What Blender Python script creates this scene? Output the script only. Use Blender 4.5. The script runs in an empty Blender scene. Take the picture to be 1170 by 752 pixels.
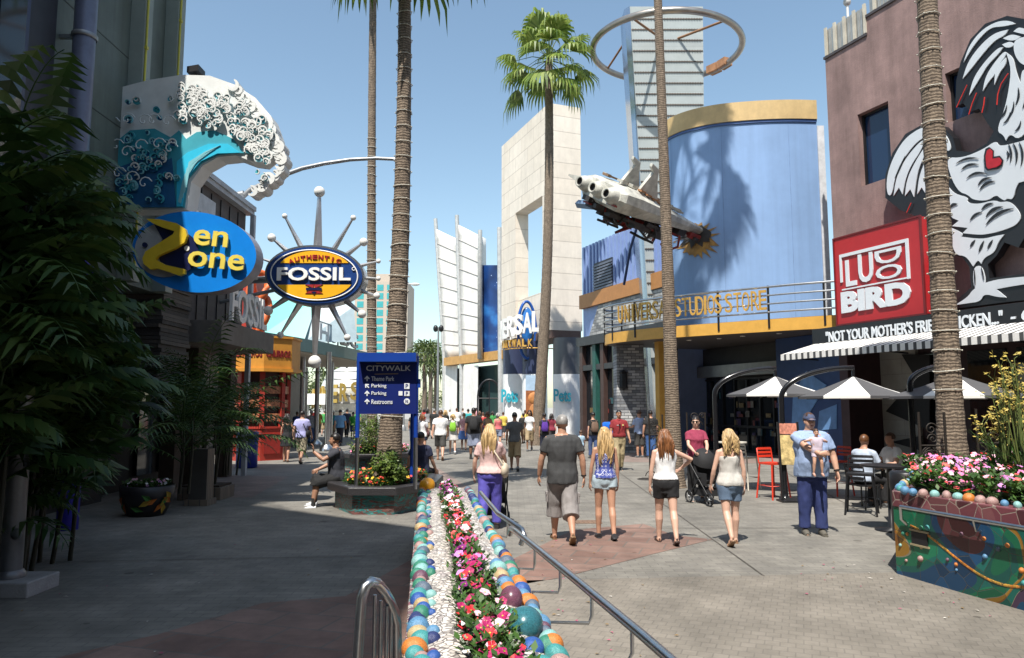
import bpy, bmesh, math, random
from mathutils import Vector, Matrix, noise, Euler
V = Vector
PI = math.pi
rnd = random.Random(7)
SC = bpy.context.scene
COL = SC.collection
HC = 1.93
TH = math.atan(89/850)
CT, ST = math.cos(TH), math.sin(TH)

def ray(px, py):
    a, b = (px-585)/850, (376-py)/850
    return V((a, CT-b*ST, ST+b*CT))
def P(px, py, Y):
    d = ray(px, py)
    t = Y/d.y
    return V((d.x*t, Y, HC+d.z*t))
def G(px, py, z=0.0):
    d = ray(px, py)
    t = (z-HC)/d.z
    return V((d.x*t, d.y*t, z))

# ---------- right-hand street line ----------
RD = V((-.39, 1, 0)).normalized()
RN = V((-1, -.39, 0)).normalized()
R0 = V((11.0, 25, 0))
def R(s, o=0.0, z=0.0):
    p = R0+RD*s+RN*o
    return V((p.x, p.y, z))
def onR(px, py, o=0.0):
    d = ray(px, py)
    p0 = R0+RN*o
    t = p0.dot(RN)/d.dot(RN)
    w = d*t
    return ((w-p0).dot(RD), HC+w.z)

# ---------- scene-graph helpers ----------
WM = {}
def tag(o, label=None, cat=None, group=None, kind=None):
    for k, v in (('label', label), ('category', cat), ('group', group), ('kind', kind)):
        if v: o[k] = v
    return o
def thing(name, label, cat, loc=(0, 0, 0), rz=0, group=None):
    o = bpy.data.objects.new(name, None)
    COL.objects.link(o)
    o.location = loc
    o.rotation_euler = (0, 0, rz)
    WM[o.name] = Matrix.LocRotScale(V(loc), Euler((0, 0, rz)), None)
    o.empty_display_size = .2
    return tag(o, label, cat, group)
def wmat(o):
    return WM.get(o.name, Matrix.Identity(4)) if o else Matrix.Identity(4)
def children(o):
    return [c for c in bpy.data.objects if c.parent == o]
def copy_tree(o, loc, rz=0, label=None, scale=None, kids=None):
    c = o.copy(); COL.objects.link(c)
    c.location = loc; c.rotation_euler = (0, 0, rz)
    if scale: c.scale = scale
    if label: c['label'] = label
    WM[c.name] = Matrix.LocRotScale(V(loc), Euler((0, 0, rz)), None)
    for k in (kids or children(o)):
        d = k.copy(); COL.objects.link(d); d.parent = c
        for g in children(k):
            e = g.copy(); COL.objects.link(e); e.parent = d
    return c

class MB:
    def __init__(s):
        s.v = []; s.f = []; s.m = []; s.sm = []
    def add(s, vs, fs, mi=0, smooth=False):
        b = len(s.v)
        s.v += [tuple(p) for p in vs]
        for f in fs:
            s.f.append([b+i for i in f]); s.m.append(mi); s.sm.append(smooth)
    def box(s, x0, x1, y0, y1, z0, z1, mi=0):
        s.hexa([V((x0,y0,z0)),V((x1,y0,z0)),V((x1,y1,z0)),V((x0,y1,z0)),V((x0,y0,z1)),V((x1,y0,z1)),V((x1,y1,z1)),V((x0,y1,z1))], mi)
    def hexa(s, p, mi=0):
        s.add(p, [(3,2,1,0),(4,5,6,7),(0,1,5,4),(1,2,6,5),(2,3,7,6),(3,0,4,7)], mi)
    def obox(s, c, ux, uy, uz, mi=0):
        c, ux, uy, uz = V(c), V(ux), V(uy), V(uz)
        if ux.cross(uy).dot(uz) < 0: ux = -ux
        s.hexa([c-ux-uy-uz, c+ux-uy-uz, c+ux+uy-uz, c-ux+uy-uz, c-ux-uy+uz, c+ux-uy+uz, c+ux+uy+uz, c-ux+uy+uz], mi)
    def rbox(s, s0, s1, o0, o1, z0, z1, mi=0):     # a box on the right-hand street line
        m = R((s0+s1)/2, (o0+o1)/2, (z0+z1)/2)
        s.obox(m, RD*(s1-s0)/2, RN*(o1-o0)/2, V((0,0,(z1-z0)/2)), mi)
    def prism(s, pts, f, w0, w1, mi=0, mi_side=None):      # pts 2D ccw; f(u,v,w)
        n = len(pts)
        a = sum(pts[i][0]*pts[(i+1)%n][1]-pts[(i+1)%n][0]*pts[i][1] for i in range(n))
        if a < 0: pts = pts[::-1]
        lo = [f(u, v, w0) for u, v in pts]; hi = [f(u, v, w1) for u, v in pts]
        s.add(lo+hi, [list(range(n-1, -1, -1)), list(range(n, 2*n))], mi)
        s.add(lo+hi, [(i, (i+1)%n, n+(i+1)%n, n+i) for i in range(n)], mi if mi_side is None else mi_side)
    def tube(s, path, r, n=8, mi=0, smooth=True, cap=True, closed=False):
        path = [V(p) for p in path]; k = len(path)
        rs = r if isinstance(r, (list, tuple)) else [r]*k
        vs = []; prev = None
        for i, p in enumerate(path):
            if closed: t = path[(i+1)%k]-path[i-1]
            else: t = path[min(i+1, k-1)]-path[max(i-1, 0)]
            t = t.normalized() if t.length > 1e-9 else V((0,0,1))
            if prev is None:
                a = V((0,0,1)) if abs(t.z) < .9 else V((1,0,0))
                x = t.cross(a).normalized()
            else:
                x = prev-t*prev.dot(t)
                x = x.normalized() if x.length > 1e-9 else t.orthogonal().normalized()
            prev = x; y = t.cross(x)
            for j in range(n):
                q = 2*PI*j/n
                vs.append(p+(x*math.cos(q)+y*math.sin(q))*rs[i])
        fs = []
        m = k if closed else k-1
        for i in range(m):
            for j in range(n):
                i2 = (i+1)%k
                fs.append((i*n+j, i*n+(j+1)%n, i2*n+(j+1)%n, i2*n+j))
        s.add(vs, fs, mi, smooth)
        if cap and not closed:
            s.add(vs[:n], [list(range(n-1, -1, -1))], mi); s.add(vs[-n:], [list(range(n))], mi)
    def lathe(s, prof, c=(0,0,0), n=20, mi=0, smooth=True, M=None, a0=0, a1=2*PI):
        c = V(c); vs = []; full = abs(a1-a0-2*PI) < 1e-6
        k = n if full else n+1
        for r, z in prof:
            for j in range(k):
                q = a0+(a1-a0)*j/n
                p = V((r*math.cos(q), r*math.sin(q), z))
                if M is not None: p = M @ p
                vs.append(c+p)
        fs = []
        for i in range(len(prof)-1):
            for j in range(n):
                j2 = (j+1)%k
                fs.append((i*k+j, i*k+j2, (i+1)*k+j2, (i+1)*k+j))
        s.add(vs, fs, mi, smooth)
    def loft(s, rings, mi=0, smooth=True, cap=True, closed=True):
        n = len(rings[0]); vs = [p for r in rings for p in r]; fs = []
        for i in range(len(rings)-1):
            for j in range(n if closed else n-1):
                fs.append((i*n+j, i*n+(j+1)%n, (i+1)*n+(j+1)%n, (i+1)*n+j))
        s.add(vs, fs, mi, smooth)
        if cap:
            s.add(rings[0], [list(range(n-1, -1, -1))], mi); s.add(rings[-1], [list(range(n))], mi)
    def ball(s, c, r, seg=12, rings=8, mi=0, M=None, smooth=True, half=False):
        if not hasattr(r, '__len__'): r = (r, r, r)
        c = V(c); vs = []; fs = []
        lo = 0 if half else -PI/2
        for i in range(rings+1):
            t = lo+(PI/2-lo)*i/rings
            for j in range(seg):
                q = 2*PI*j/seg
                p = V((r[0]*math.cos(t)*math.cos(q), r[1]*math.cos(t)*math.sin(q), r[2]*math.sin(t)))
                if M is not None: p = M @ p
                vs.append(c+p)
        for i in range(rings):
            for j in range(seg):
                fs.append((i*seg+j, i*seg+(j+1)%seg, (i+1)*seg+(j+1)%seg, (i+1)*seg+j))
        s.add(vs, fs, mi, smooth)
    def quad(s, a, b, c, d, mi=0):
        s.add([a, b, c, d], [(0, 1, 2, 3)], mi)
    def build(s, name, mats, parent=None, bevel=0, local=False, kind=None):
        me = bpy.data.meshes.new(name)
        vs = s.v
        if parent is not None and not local:
            W = wmat(parent).inverted()
            vs = [W @ V(p) for p in vs]
        me.from_pydata([tuple(p) for p in vs], [], s.f)
        if not isinstance(mats, (list, tuple)): mats = [mats]
        for m in mats: me.materials.append(m)
        me.polygons.foreach_set('material_index', s.m)
        me.polygons.foreach_set('use_smooth', s.sm)
        me.update()
        o = bpy.data.objects.new(name, me)
        COL.objects.link(o)
        if parent is not None:
            o.parent = parent
            WM[o.name] = wmat(parent)
        if bevel:
            b = o.modifiers.new('Bevel', 'BEVEL'); b.width = bevel; b.segments = 2; b.limit_method = 'ANGLE'
        if kind: o['kind'] = kind
        return o
def eval_mesh(o):
    dg = bpy.context.evaluated_depsgraph_get()
    return bpy.data.meshes.new_from_object(o.evaluated_get(dg))

# ---------- lettering ----------
def text_mb(body, origin, ux, uz, w=None, h=1.0, depth=.02, bold=0.0, mi=0, mb=None, shear=0, squash=None, align='CENTER', bev=0):
    """raised letters centred on origin, ux to the right, uz up, standing out along ux x uz"""
    cu = bpy.data.curves.new('lettering', 'FONT')
    cu.body = body; cu.size = 1; cu.extrude = .05; cu.offset = bold; cu.shear = shear; cu.resolution_u = 3
    cu.bevel_depth = bev
    t = bpy.data.objects.new('lettering', cu); COL.objects.link(t)
    me = eval_mesh(t)
    bpy.data.objects.remove(t); bpy.data.curves.remove(cu)
    xs = [v.co.x for v in me.vertices]; ys = [v.co.y for v in me.vertices]; zs = [v.co.z for v in me.vertices]
    x0, x1, y0, y1, z0, z1 = min(xs), max(xs), min(ys), max(ys), min(zs), max(zs)
    ux, uz, o = V(ux).normalized(), V(uz).normalized(), V(origin)
    n = ux.cross(uz).normalized()*-1
    n = uz.cross(ux)*-1
    n = ux.cross(uz)
    ky = h/(y1-y0)
    kx = (w/(x1-x0)) if w else ky
    mb = mb or MB()
    off = (x0+x1)/2 if align == 'CENTER' else x0
    mb.add([o+ux*(v.co.x-off)*kx+uz*(v.co.y-(y0+y1)/2)*ky+n*((v.co.z-z0)/(z1-z0)*depth) for v in me.vertices],
           [list(p.vertices) for p in me.polygons], mi)
    bpy.data.meshes.remove(me)
    return mb

# ---------- materials ----------
def newmat(name):
    m = bpy.data.materials.new(name); m.use_nodes = True
    return m, m.node_tree.nodes, m.node_tree.links, m.node_tree.nodes['Principled BSDF']
def N(nt, t, **kw):
    n = nt.new(t)
    for k, v in kw.items(): setattr(n, k, v)
    return n
def ramp(nodes, stops, interp='LINEAR'):
    r = nodes.new('ShaderNodeValToRGB'); cr = r.color_ramp; cr.interpolation = interp
    while len(cr.elements) < len(stops): cr.elements.new(.5)
    for e, (p, c) in zip(cr.elements, stops):
        e.position = p; e.color = (*c, 1)
    return r
def c3(h):      # sRGB 0-255 -> linear
    return tuple(((x/255)/12.92 if x/255 <= .04045 else ((x/255+.055)/1.055)**2.4) for x in h)
MC = {}
def mat(name, col, rough=.6, metal=0, var=.18, scale=3.0, bump=0, bscale=40, spec=.5, coat=0, detail=4, stretch=None, alpha=None):
    if name in MC: return MC[name]
    m, nd, lk, b = newmat(name); MC[name] = m
    tc = nd.new('ShaderNodeTexCoord'); src = tc.outputs['Object']
    if stretch:
        mp = nd.new('ShaderNodeMapping'); mp.inputs['Scale'].default_value = stretch
        lk.new(src, mp.inputs[0]); src = mp.outputs[0]
    if var:
        n = N(nd, 'ShaderNodeTexNoise'); n.inputs['Scale'].default_value = scale; n.inputs['Detail'].default_value = detail
        n.inputs['Roughness'].default_value = .65
        lk.new(src, n.inputs['Vector'])
        lo = tuple(max(0, c*(1-var)) for c in col); hi = tuple(min(1, c*(1+var)) for c in col)
        r = ramp(nd, [(.3, lo), (.7, hi)]); lk.new(n.outputs['Fac'], r.inputs[0]); lk.new(r.outputs[0], b.inputs['Base Color'])
    else:
        b.inputs['Base Color'].default_value = (*col, 1)
    b.inputs['Roughness'].default_value = rough; b.inputs['Metallic'].default_value = metal
    b.inputs['Specular IOR Level'].default_value = spec; b.inputs['Coat Weight'].default_value = coat
    if bump:
        n2 = N(nd, 'ShaderNodeTexNoise'); n2.inputs['Scale'].default_value = bscale; n2.inputs['Detail'].default_value = 5
        lk.new(src, n2.inputs['Vector'])
        bp = nd.new('ShaderNodeBump'); bp.inputs['Strength'].default_value = bump; bp.inputs['Distance'].default_value = .02
        lk.new(n2.outputs['Fac'], bp.inputs['Height']); lk.new(bp.outputs[0], b.inputs['Normal'])
    return m
def weather(m, amt=.25, scale=(1.2,1.2,.10), spots=0.0, blotch=.18, bscale=.35):
    """rain streaks, blotches and small spots over a material's own colour"""
    nd, lk = m.node_tree.nodes, m.node_tree.links; b = nd['Principled BSDF']; inp = b.inputs['Base Color']
    tc = nd.new('ShaderNodeTexCoord'); mp = nd.new('ShaderNodeMapping'); mp.inputs['Scale'].default_value = scale; lk.new(tc.outputs['Object'], mp.inputs[0])
    n = N(nd, 'ShaderNodeTexNoise'); n.inputs['Scale'].default_value = 2.2; n.inputs['Detail'].default_value = 7; n.inputs['Roughness'].default_value = .7; lk.new(mp.outputs[0], n.inputs['Vector'])
    r = ramp(nd, [(.3,(1-amt,)*3),(.62,(1.04,)*3)]); lk.new(n.outputs['Fac'], r.inputs[0])
    n2 = N(nd, 'ShaderNodeTexNoise'); n2.inputs['Scale'].default_value = bscale; n2.inputs['Detail'].default_value = 6; n2.inputs['Roughness'].default_value = .75; lk.new(tc.outputs['Object'], n2.inputs['Vector'])
    r2 = ramp(nd, [(.35,(1-blotch,)*3),(.65,(1+blotch*.4,)*3)]); lk.new(n2.outputs['Fac'], r2.inputs[0])
    def mul(a, b_):
        x = N(nd, 'ShaderNodeMix', data_type='RGBA', blend_type='MULTIPLY'); x.inputs['Factor'].default_value = 1; lk.new(a, x.inputs['A']); lk.new(b_, x.inputs['B']); return x.outputs['Result']
    out = mul(r.outputs[0], r2.outputs[0])
    if spots:
        v = nd.new('ShaderNodeTexVoronoi'); v.inputs['Scale'].default_value = spots; lk.new(tc.outputs['Object'], v.inputs['Vector'])
        sp = nd.new('ShaderNodeSeparateColor'); lk.new(v.outputs['Color'], sp.inputs[0])
        th = N(nd, 'ShaderNodeMath', operation='MULTIPLY'); th.inputs[1].default_value = .10; lk.new(sp.outputs[0], th.inputs[0])
        lt = N(nd, 'ShaderNodeMath', operation='GREATER_THAN'); lk.new(v.outputs['Distance'], lt.inputs[0]); lk.new(th.outputs[0], lt.inputs[1])
        r3 = ramp(nd, [(0,(.55,.54,.53)),(1,(1,1,1))]); lk.new(lt.outputs[0], r3.inputs[0]); out = mul(out, r3.outputs[0])
    if inp.is_linked:
        src = inp.links[0].from_socket; out = mul(src, out)
    else:
        rg = nd.new('ShaderNodeRGB'); rg.outputs[0].default_value = inp.default_value[:]; out = mul(rg.outputs[0], out)
    lk.new(out, inp); return m
def leafmat(name, stops, trans=.25, scale=2.0, rough=.45):
    if name in MC: return MC[name]
    m, nd, lk, b = newmat(name); MC[name] = m
    g = nd.new('ShaderNodeNewGeometry')
    n = N(nd, 'ShaderNodeTexNoise'); n.inputs['Scale'].default_value = scale
    tc = nd.new('ShaderNodeTexCoord'); lk.new(tc.outputs['Object'], n.inputs['Vector'])
    mx = N(nd, 'ShaderNodeMath', operation='ADD'); mx.inputs[1].default_value = 0
    sc = N(nd, 'ShaderNodeMath', operation='MULTIPLY'); sc.inputs[1].default_value = .5
    lk.new(g.outputs['Random Per Island'], sc.inputs[0]); lk.new(sc.outputs[0], mx.inputs[0])
    s2 = N(nd, 'ShaderNodeMath', operation='MULTIPLY'); s2.inputs[1].default_value = .5
    lk.new(n.outputs['Fac'], s2.inputs[0]); lk.new(s2.outputs[0], mx.inputs[1])
    r = ramp(nd, stops); lk.new(mx.outputs[0], r.inputs[0]); lk.new(r.outputs[0], b.inputs['Base Color'])
    b.inputs['Roughness'].default_value = rough
    if trans:
        tb = nd.new('ShaderNodeBsdfTranslucent'); lk.new(r.outputs[0], tb.inputs['Color'])
        ms = nd.new('ShaderNodeMixShader'); ms.inputs[0].default_value = trans
        lk.new(b.outputs[0], ms.inputs[1]); lk.new(tb.outputs[0], ms.inputs[2])
        lk.new(ms.outputs[0], nd['Material Output'].inputs['Surface'])
    return m
def brickmat(name, c1, c2, mortar, scale=1.0, bw=.5, bh=.25, ms=.02, rough=.7, rot=(0,0,0), bump=.4, off=.5, noise_amt=.25, coords='Object', bias=0, smooth=.1, facade=False):
    if name in MC: return MC[name]
    m, nd, lk, b = newmat(name); MC[name] = m
    tc = nd.new('ShaderNodeTexCoord'); mp = nd.new('ShaderNodeMapping'); mp.inputs['Rotation'].default_value = rot
    lk.new(tc.outputs[coords], mp.inputs[0])
    if facade:                                  # lay the courses along the right-hand street line
        mp.inputs['Rotation'].default_value = (0, 0, -math.atan2(RD.y, RD.x))
        mp2 = nd.new('ShaderNodeMapping'); mp2.inputs['Rotation'].default_value = (PI/2, 0, 0); lk.new(mp.outputs[0], mp2.inputs[0]); mp = mp2
    br = nd.new('ShaderNodeTexBrick'); lk.new(mp.outputs[0], br.inputs['Vector'])
    br.inputs['Color1'].default_value = (*c1, 1); br.inputs['Color2'].default_value = (*c2, 1); br.inputs['Mortar'].default_value = (*mortar, 1)
    br.inputs['Scale'].default_value = scale; br.inputs['Mortar Size'].default_value = ms; br.inputs['Mortar Smooth'].default_value = smooth
    br.inputs['Brick Width'].default_value = bw; br.inputs['Row Height'].default_value = bh; br.offset = off; br.inputs['Bias'].default_value = bias
    n = N(nd, 'ShaderNodeTexNoise'); n.inputs['Scale'].default_value = 1.7; n.inputs['Detail'].default_value = 6; n.inputs['Roughness'].default_value = .7
    lk.new(tc.outputs['Object'], n.inputs['Vector'])
    r = ramp(nd, [(.25, (1-noise_amt,)*3), (.75, (1+noise_amt*.6,)*3)]); lk.new(n.outputs['Fac'], r.inputs[0])
    mx = N(nd, 'ShaderNodeMix', data_type='RGBA', blend_type='MULTIPLY'); mx.inputs['Factor'].default_value = 1
    lk.new(br.outputs['Color'], mx.inputs['A']); lk.new(r.outputs[0], mx.inputs['B']); lk.new(mx.outputs['Result'], b.inputs['Base Color'])
    b.inputs['Roughness'].default_value = rough
    n2 = N(nd, 'ShaderNodeTexNoise'); n2.inputs['Scale'].default_value = 60; lk.new(tc.outputs['Object'], n2.inputs['Vector'])
    ad = N(nd, 'ShaderNodeMath', operation='MULTIPLY_ADD'); ad.inputs[1].default_value = -1; lk.new(br.outputs['Fac'], ad.inputs[0])
    sm = N(nd, 'ShaderNodeMath', operation='MULTIPLY'); sm.inputs[1].default_value = .3; lk.new(n2.outputs['Fac'], sm.inputs[0]); lk.new(sm.outputs[0], ad.inputs[2])
    bp = nd.new('ShaderNodeBump'); bp.inputs['Strength'].default_value = bump; bp.inputs['Distance'].default_value = .02
    lk.new(ad.outputs[0], bp.inputs['Height']); lk.new(bp.outputs[0], b.inputs['Normal'])
    return m
def glassmat(name='dark_glass', col=(.012,.016,.02), rough=.06):
    if name in MC: return MC[name]
    m, nd, lk, b = newmat(name); MC[name] = m
    b.inputs['Base Color'].default_value = (*col, 1); b.inputs['Roughness'].default_value = rough; b.inputs['Specular IOR Level'].default_value = .6
    tc = nd.new('ShaderNodeTexCoord'); n2 = N(nd, 'ShaderNodeTexNoise'); n2.inputs['Scale'].default_value = .8; lk.new(tc.outputs['Object'], n2.inputs['Vector'])
    bp = nd.new('ShaderNodeBump'); bp.inputs['Strength'].default_value = .05; lk.new(n2.outputs['Fac'], bp.inputs['Height']); lk.new(bp.outputs[0], b.inputs['Normal'])
    return m
WHITE = weather(mat('white_paint', (.74,.73,.70), .45, var=.06, bump=.05), .12)
STEEL = mat('brushed_steel', (.55,.56,.57), .28, 1, var=.12, scale=12)
DKMETAL = mat('black_metal', (.018,.018,.02), .4, .3, var=.2)
GREYMETAL = mat('grey_metal', (.3,.31,.32), .45, .6, var=.15)
GLASS = glassmat()
CONC = mat('concrete', (.36,.34,.31), .85, var=.2, bump=.3)

# ---------- camera, sky, sun ----------
cam = bpy.data.cameras.new('Camera'); co = bpy.data.objects.new('Camera', cam); COL.objects.link(co)
cam.sensor_width = 36; cam.lens = 36*850/1170; cam.clip_end = 3000; cam.clip_start = .05
co.location = (0, 0, HC); co.rotation_euler = (PI/2+TH, 0, 0)
SC.camera = co
SUN_H = V((.30, .954, 0)).normalized(); SUN_EL = math.radians(60)
w = bpy.data.worlds.new('World'); SC.world = w; w.use_nodes = True
nt = w.node_tree
sky = nt.nodes.new('ShaderNodeTexSky'); sky.sky_type = 'NISHITA'; sky.sun_disc = False
sky.sun_elevation = SUN_EL; sky.sun_rotation = math.atan2(-SUN_H.x, -SUN_H.y)
sky.air_density = 1.0; sky.dust_density = .9; sky.ozone_density = .35
tn = nt.nodes.new('ShaderNodeMix'); tn.data_type = 'RGBA'; tn.blend_type = 'MULTIPLY'; tn.inputs['Factor'].default_value = 1; tn.inputs['B'].default_value = (1.05, 1.08, .98, 1)
nt.links.new(sky.outputs[0], tn.inputs['A']); nt.links.new(tn.outputs['Result'], nt.nodes['Background'].inputs[0]); nt.nodes['Background'].inputs[1].default_value = .135
sl = bpy.data.lights.new('Sun', 'SUN'); sl.energy = 4.9; sl.angle = math.radians(.5); sl.color = (1, .95, .87)
so = bpy.data.objects.new('Sun', sl); COL.objects.link(so)
trav = V((SUN_H.x*math.cos(SUN_EL), SUN_H.y*math.cos(SUN_EL), -math.sin(SUN_EL)))
so.rotation_euler = trav.to_track_quat('-Z', 'Y').to_euler(); so.location = (-10, -20, 40)
SC.view_settings.view_transform = 'Standard'; SC.view_settings.look = 'None'; SC.view_settings.exposure = .60; SC.view_settings.gamma = 1
SC.cycles.use_denoising = True
SC.cycles.max_bounces = 6; SC.cycles.transparent_max_bounces = 8
# =============== ground ===============
PAVER = brickmat('grey_pavers', (.205,.192,.170), (.245,.23,.20), (.16,.152,.135), 1, .24, .12, .006, .8, bump=.18, noise_amt=.34)
PAVER_FINE = brickmat('small_pavers', (.215,.192,.160), (.245,.218,.183), (.178,.16,.135), 1, .12, .12, .006, .8, bump=.2, noise_amt=.28, rot=(0,0,.37))
PINK = brickmat('pink_slate', (.20,.115,.09), (.28,.18,.145), (.17,.14,.12), 1, .55, .42, .012, .75, bump=.2, noise_amt=.38, rot=(0,0,.3))
PINK2 = brickmat('rose_pavers', (.25,.18,.155), (.28,.215,.185), (.2,.175,.16), 1, .3, .15, .008, .8, bump=.2, noise_amt=.3)
for m_ in (PAVER, PAVER_FINE, PINK, PINK2): weather(m_, .22, (.5,.5,.5), 1.6, .30, .22)
def sheet(name, pts, z, m):
    mb = MB(); mb.add([(x, y, z) for x, y in pts], [list(range(len(pts)))])
    if sum(pts[i][0]*pts[(i+1)%len(pts)][1]-pts[(i+1)%len(pts)][0]*pts[i][1] for i in range(len(pts))) < 0:
        mb.f = [f[::-1] for f in mb.f]
    o = mb.build(name, m); o['kind'] = 'structure'; return o
def gp(*pp): return [tuple(G(px, py)[:2]) for px, py in pp]
sheet('ground', [(-900,-300),(900,-300),(900,1500),(-900,1500)], 0, mat('far_ground', (.3,.29,.27), .9, var=.2, scale=.05))
sheet('plaza_paving', [(-40,-12),(40,-12),(40,120),(-40,120)], .004, PAVER)
sheet('pink_paving', gp((585,640),(655,606),(735,599),(770,612),(814,617),(745,634),(640,661),(600,668)), .008, PINK)
a = [(.1,8.55),(.35,8.5)]
sheet('small_paver_paving', [(-.2,8.5),(4.6,8.95),(30,12),(30,-8),(.3,-8),(.3,3)], .008, PAVER_FINE)
sheet('pink_paving', gp((180,726),(300,690),(395,682),(470,640),(470,726))+[(-.8,3),(-6,3)], .008, PINK)
sheet('rose_paving', gp((150,572),(205,541),(330,545),(300,562),(288,569),(190,569)), .008, PINK2)
sheet('rose_paving', gp((690,528),(1000,531),(990,519),(690,518)), .008, PINK2)
sheet('rose_paving', gp((478,532),(500,535),(540,560),(520,566)), .008, PINK2)
JN = mat('joint_sand', (.10,.09,.078), .9, var=.3)
for i, (x0, y0, x1, y1) in enumerate(((-1.0,15.3,12,15.0),(-1.6,21.5,9,20.9),(-4,29,6,28.4),(2.88,8.74,3.4,34),(-3.6,17.6,-6.2,34),(-6.8,9.4,-1.9,9.9),(-7,12.9,-3.7,13.4),(1.0,12.1,11,12.2),(6.4,13.8,8.8,26))):
    d = V((x1-x0,y1-y0,0)).normalized(); n_ = V((-d.y,d.x,0))*.009
    sheet('paving_joint', [(x0-n_.x,y0-n_.y),(x1-n_.x,y1-n_.y),(x1+n_.x,y1+n_.y),(x0+n_.x,y0+n_.y)], .0125+.0003*i, JN)
m_ = MB(); rl_ = random.Random(17)
for i in range(150):
    if i < 70: x, y = rl_.gauss(.55,.5)-.1*i/40, rl_.uniform(4.5,11)
    elif i < 110: x, y = rl_.gauss(4.1,.35), rl_.uniform(7,9.6)
    else: x, y = rl_.uniform(-6,-2), rl_.uniform(6,15)
    a = rl_.uniform(0,6.3); s_ = rl_.uniform(.012,.032); c_, d_ = math.cos(a)*s_, math.sin(a)*s_
    m_.add([(x-c_,y-d_,.016),(x+d_*.5,y-c_*.5,.02),(x+c_,y+d_,.018),(x-d_*.5,y+c_*.5,.023)], [(0,1,2,3)], rl_.randrange(3))
tag(m_.build('fallen_petals', [mat('petal_dry', (.35,.08,.14), .8), mat('leaf_dry', (.20,.13,.05), .8), mat('scrap_pale', (.45,.42,.38), .8)]), 'scattered dry leaves and petals on the paving', 'litter', kind='stuff')
mh = thing('manhole_cover', 'round dark iron cover set in the pavers behind the woman in black shorts', 'manhole cover', G(742,548))
m_ = MB(); m_.lathe([(0,.02),(.3,.02),(.33,.014),(.33,.005)], G(742,548), 24)
for k in range(-3, 4):
    hw = math.sqrt(.085-(k*.08)**2) if abs(k*.08) < .29 else .05
    m_.obox(G(742,548)+V((0,k*.08,.024)), (hw,0,0), (0,.014,0), (0,0,.004))
m_.build('cover_plate', mat('cast_iron', (.07,.065,.06), .6, .5), mh)
dc = thing('drain_cover', 'small rusty drain cover in the paving behind the man and girl walking together', 'drain cover', G(672,597))
m_ = MB(); q = G(672,597); m_.box(q.x-.22,q.x+.22,q.y-.16,q.y+.16,.004,.016)
for k in range(5): m_.box(q.x-.17+k*.08,q.x-.15+k*.08,q.y-.12,q.y+.12,.016,.021)
m_.build('grating', mat('rusty_iron', (.2,.13,.09), .8, .2), dc)

# =============== building behind the camera on the left (casts the street's morning shade) ===============
bb = thing('unseen_building', 'tall shaded shop building just outside the frame at left', 'building', (-9,-5,0))
m_ = MB(); fp = [(-4.43,.6),(-10.8,5.5),(-18,5.5),(-18,-16),(-4.43,-16)]
m_.prism(fp, lambda u,v,w: V((u,v,w)), 0, 20); m_.build('wall', mat('dull_stucco', (.2,.19,.17), .8), bb)
m_ = MB(); m_.prism([(x*1.01-.05,y+.1) for x,y in fp], lambda u,v,w: V((u,v,w)), 20.003, 20.25); m_.build('roof_cap', GREYMETAL, bb)

# =============== tall left building with grey-green panels ===============
LG = mat('grey_green_panel', (.14,.17,.152), .55, var=.12, scale=1.2, bump=.05)
weather(LG, .3)
lb = thing('panelled_building', 'tall building clad in grey green panels, at the left edge of the street', 'building', (-9,12,0))
m_ = MB(); m_.box(-14,-7.45,7.5,15.5,4.3,12.6); m_.box(-14,-8.4,7.5,15.5,0,4.3,1)
# panel joints
m_.build('wall', [LG, mat('dark_shopfront', (.02,.02,.022), .4, var=.3)], lb)
TRIM = mat('pale_green_trim', (.26,.30,.27), .5, var=.08)
YEL = mat('yellow_tubing', (.55,.5,.06), .4, var=.05)
for y0, y1 in ((13.82,14.12),(15.2,15.52)):
    m_ = MB(); m_.box(-7.45,-7.16,y0,y1,4.3,12.6); p_ = m_.build('pilaster', TRIM, lb, bevel=.01)
    m_ = MB(); m_.tube([(-7.14,y0+.05,4.5),(-7.14,y0+.05,12.5)], .022, 6)
    for k in range(6): m_.obox((-7.14,y0+.05,5+k*1.3), (.035,0,0), (0,.035,0), (0,0,.03))
    m_.build('yellow_tube', YEL, p_)
m_ = MB()
for k in range(6): m_.box(-7.455,-7.443,7.5,13.82,4.3+k*1.45,4.32+k*1.45)
for y in (9,10.4,12.1): m_.box(-7.455,-7.442,y,y+.02,4.3,12.6)
m_.build('panel_joint', mat('joint_dark', (.07,.08,.075), .8), lb)
m_ = MB(); m_.tube([(-7.05,11.7,1.5),(-7.05,11.7,12.8)], .17, 14); m_.build('drainpipe', mat('blue_grey_pipe', (.16,.18,.26), .4, .2), lb)
for k in (4.5, 8, 11.2):
    m_ = MB(); m_.lathe([(.19,-.04),(.2,-.03),(.2,.03),(.19,.04)], (-7.05,11.7,k), 14); m_.box(-7.45,-7.05,11.66,11.74,k-.03,k+.03); m_.build('pipe_clamp', GREYMETAL, lb)
wf = None
m_ = MB(); m_.box(-7.32,-7.22,9.2,10.6,5.2,12.4,0); wf = m_.build('window_frame', mat('navy_frame', (.03,.04,.1), .4), lb)
m_ = MB(); m_.box(-7.23,-7.20,9.3,9.85,5.3,12.3); m_.box(-7.23,-7.20,9.95,10.5,5.3,12.3); m_.build('pane', GLASS, wf)
m_ = MB(); m_.box(-8.4,-8.3,7.6,12.2,.5,3.6); sw = m_.build('shop_window', GLASS, lb)
m_ = MB()
for y in (7.6,9.1,10.6,12.1): m_.box(-8.3,-8.22,y,y+.08,.4,3.7)
m_.box(-8.3,-8.2,7.6,12.2,.3,.42); m_.build('frame', DKMETAL, sw)
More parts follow.
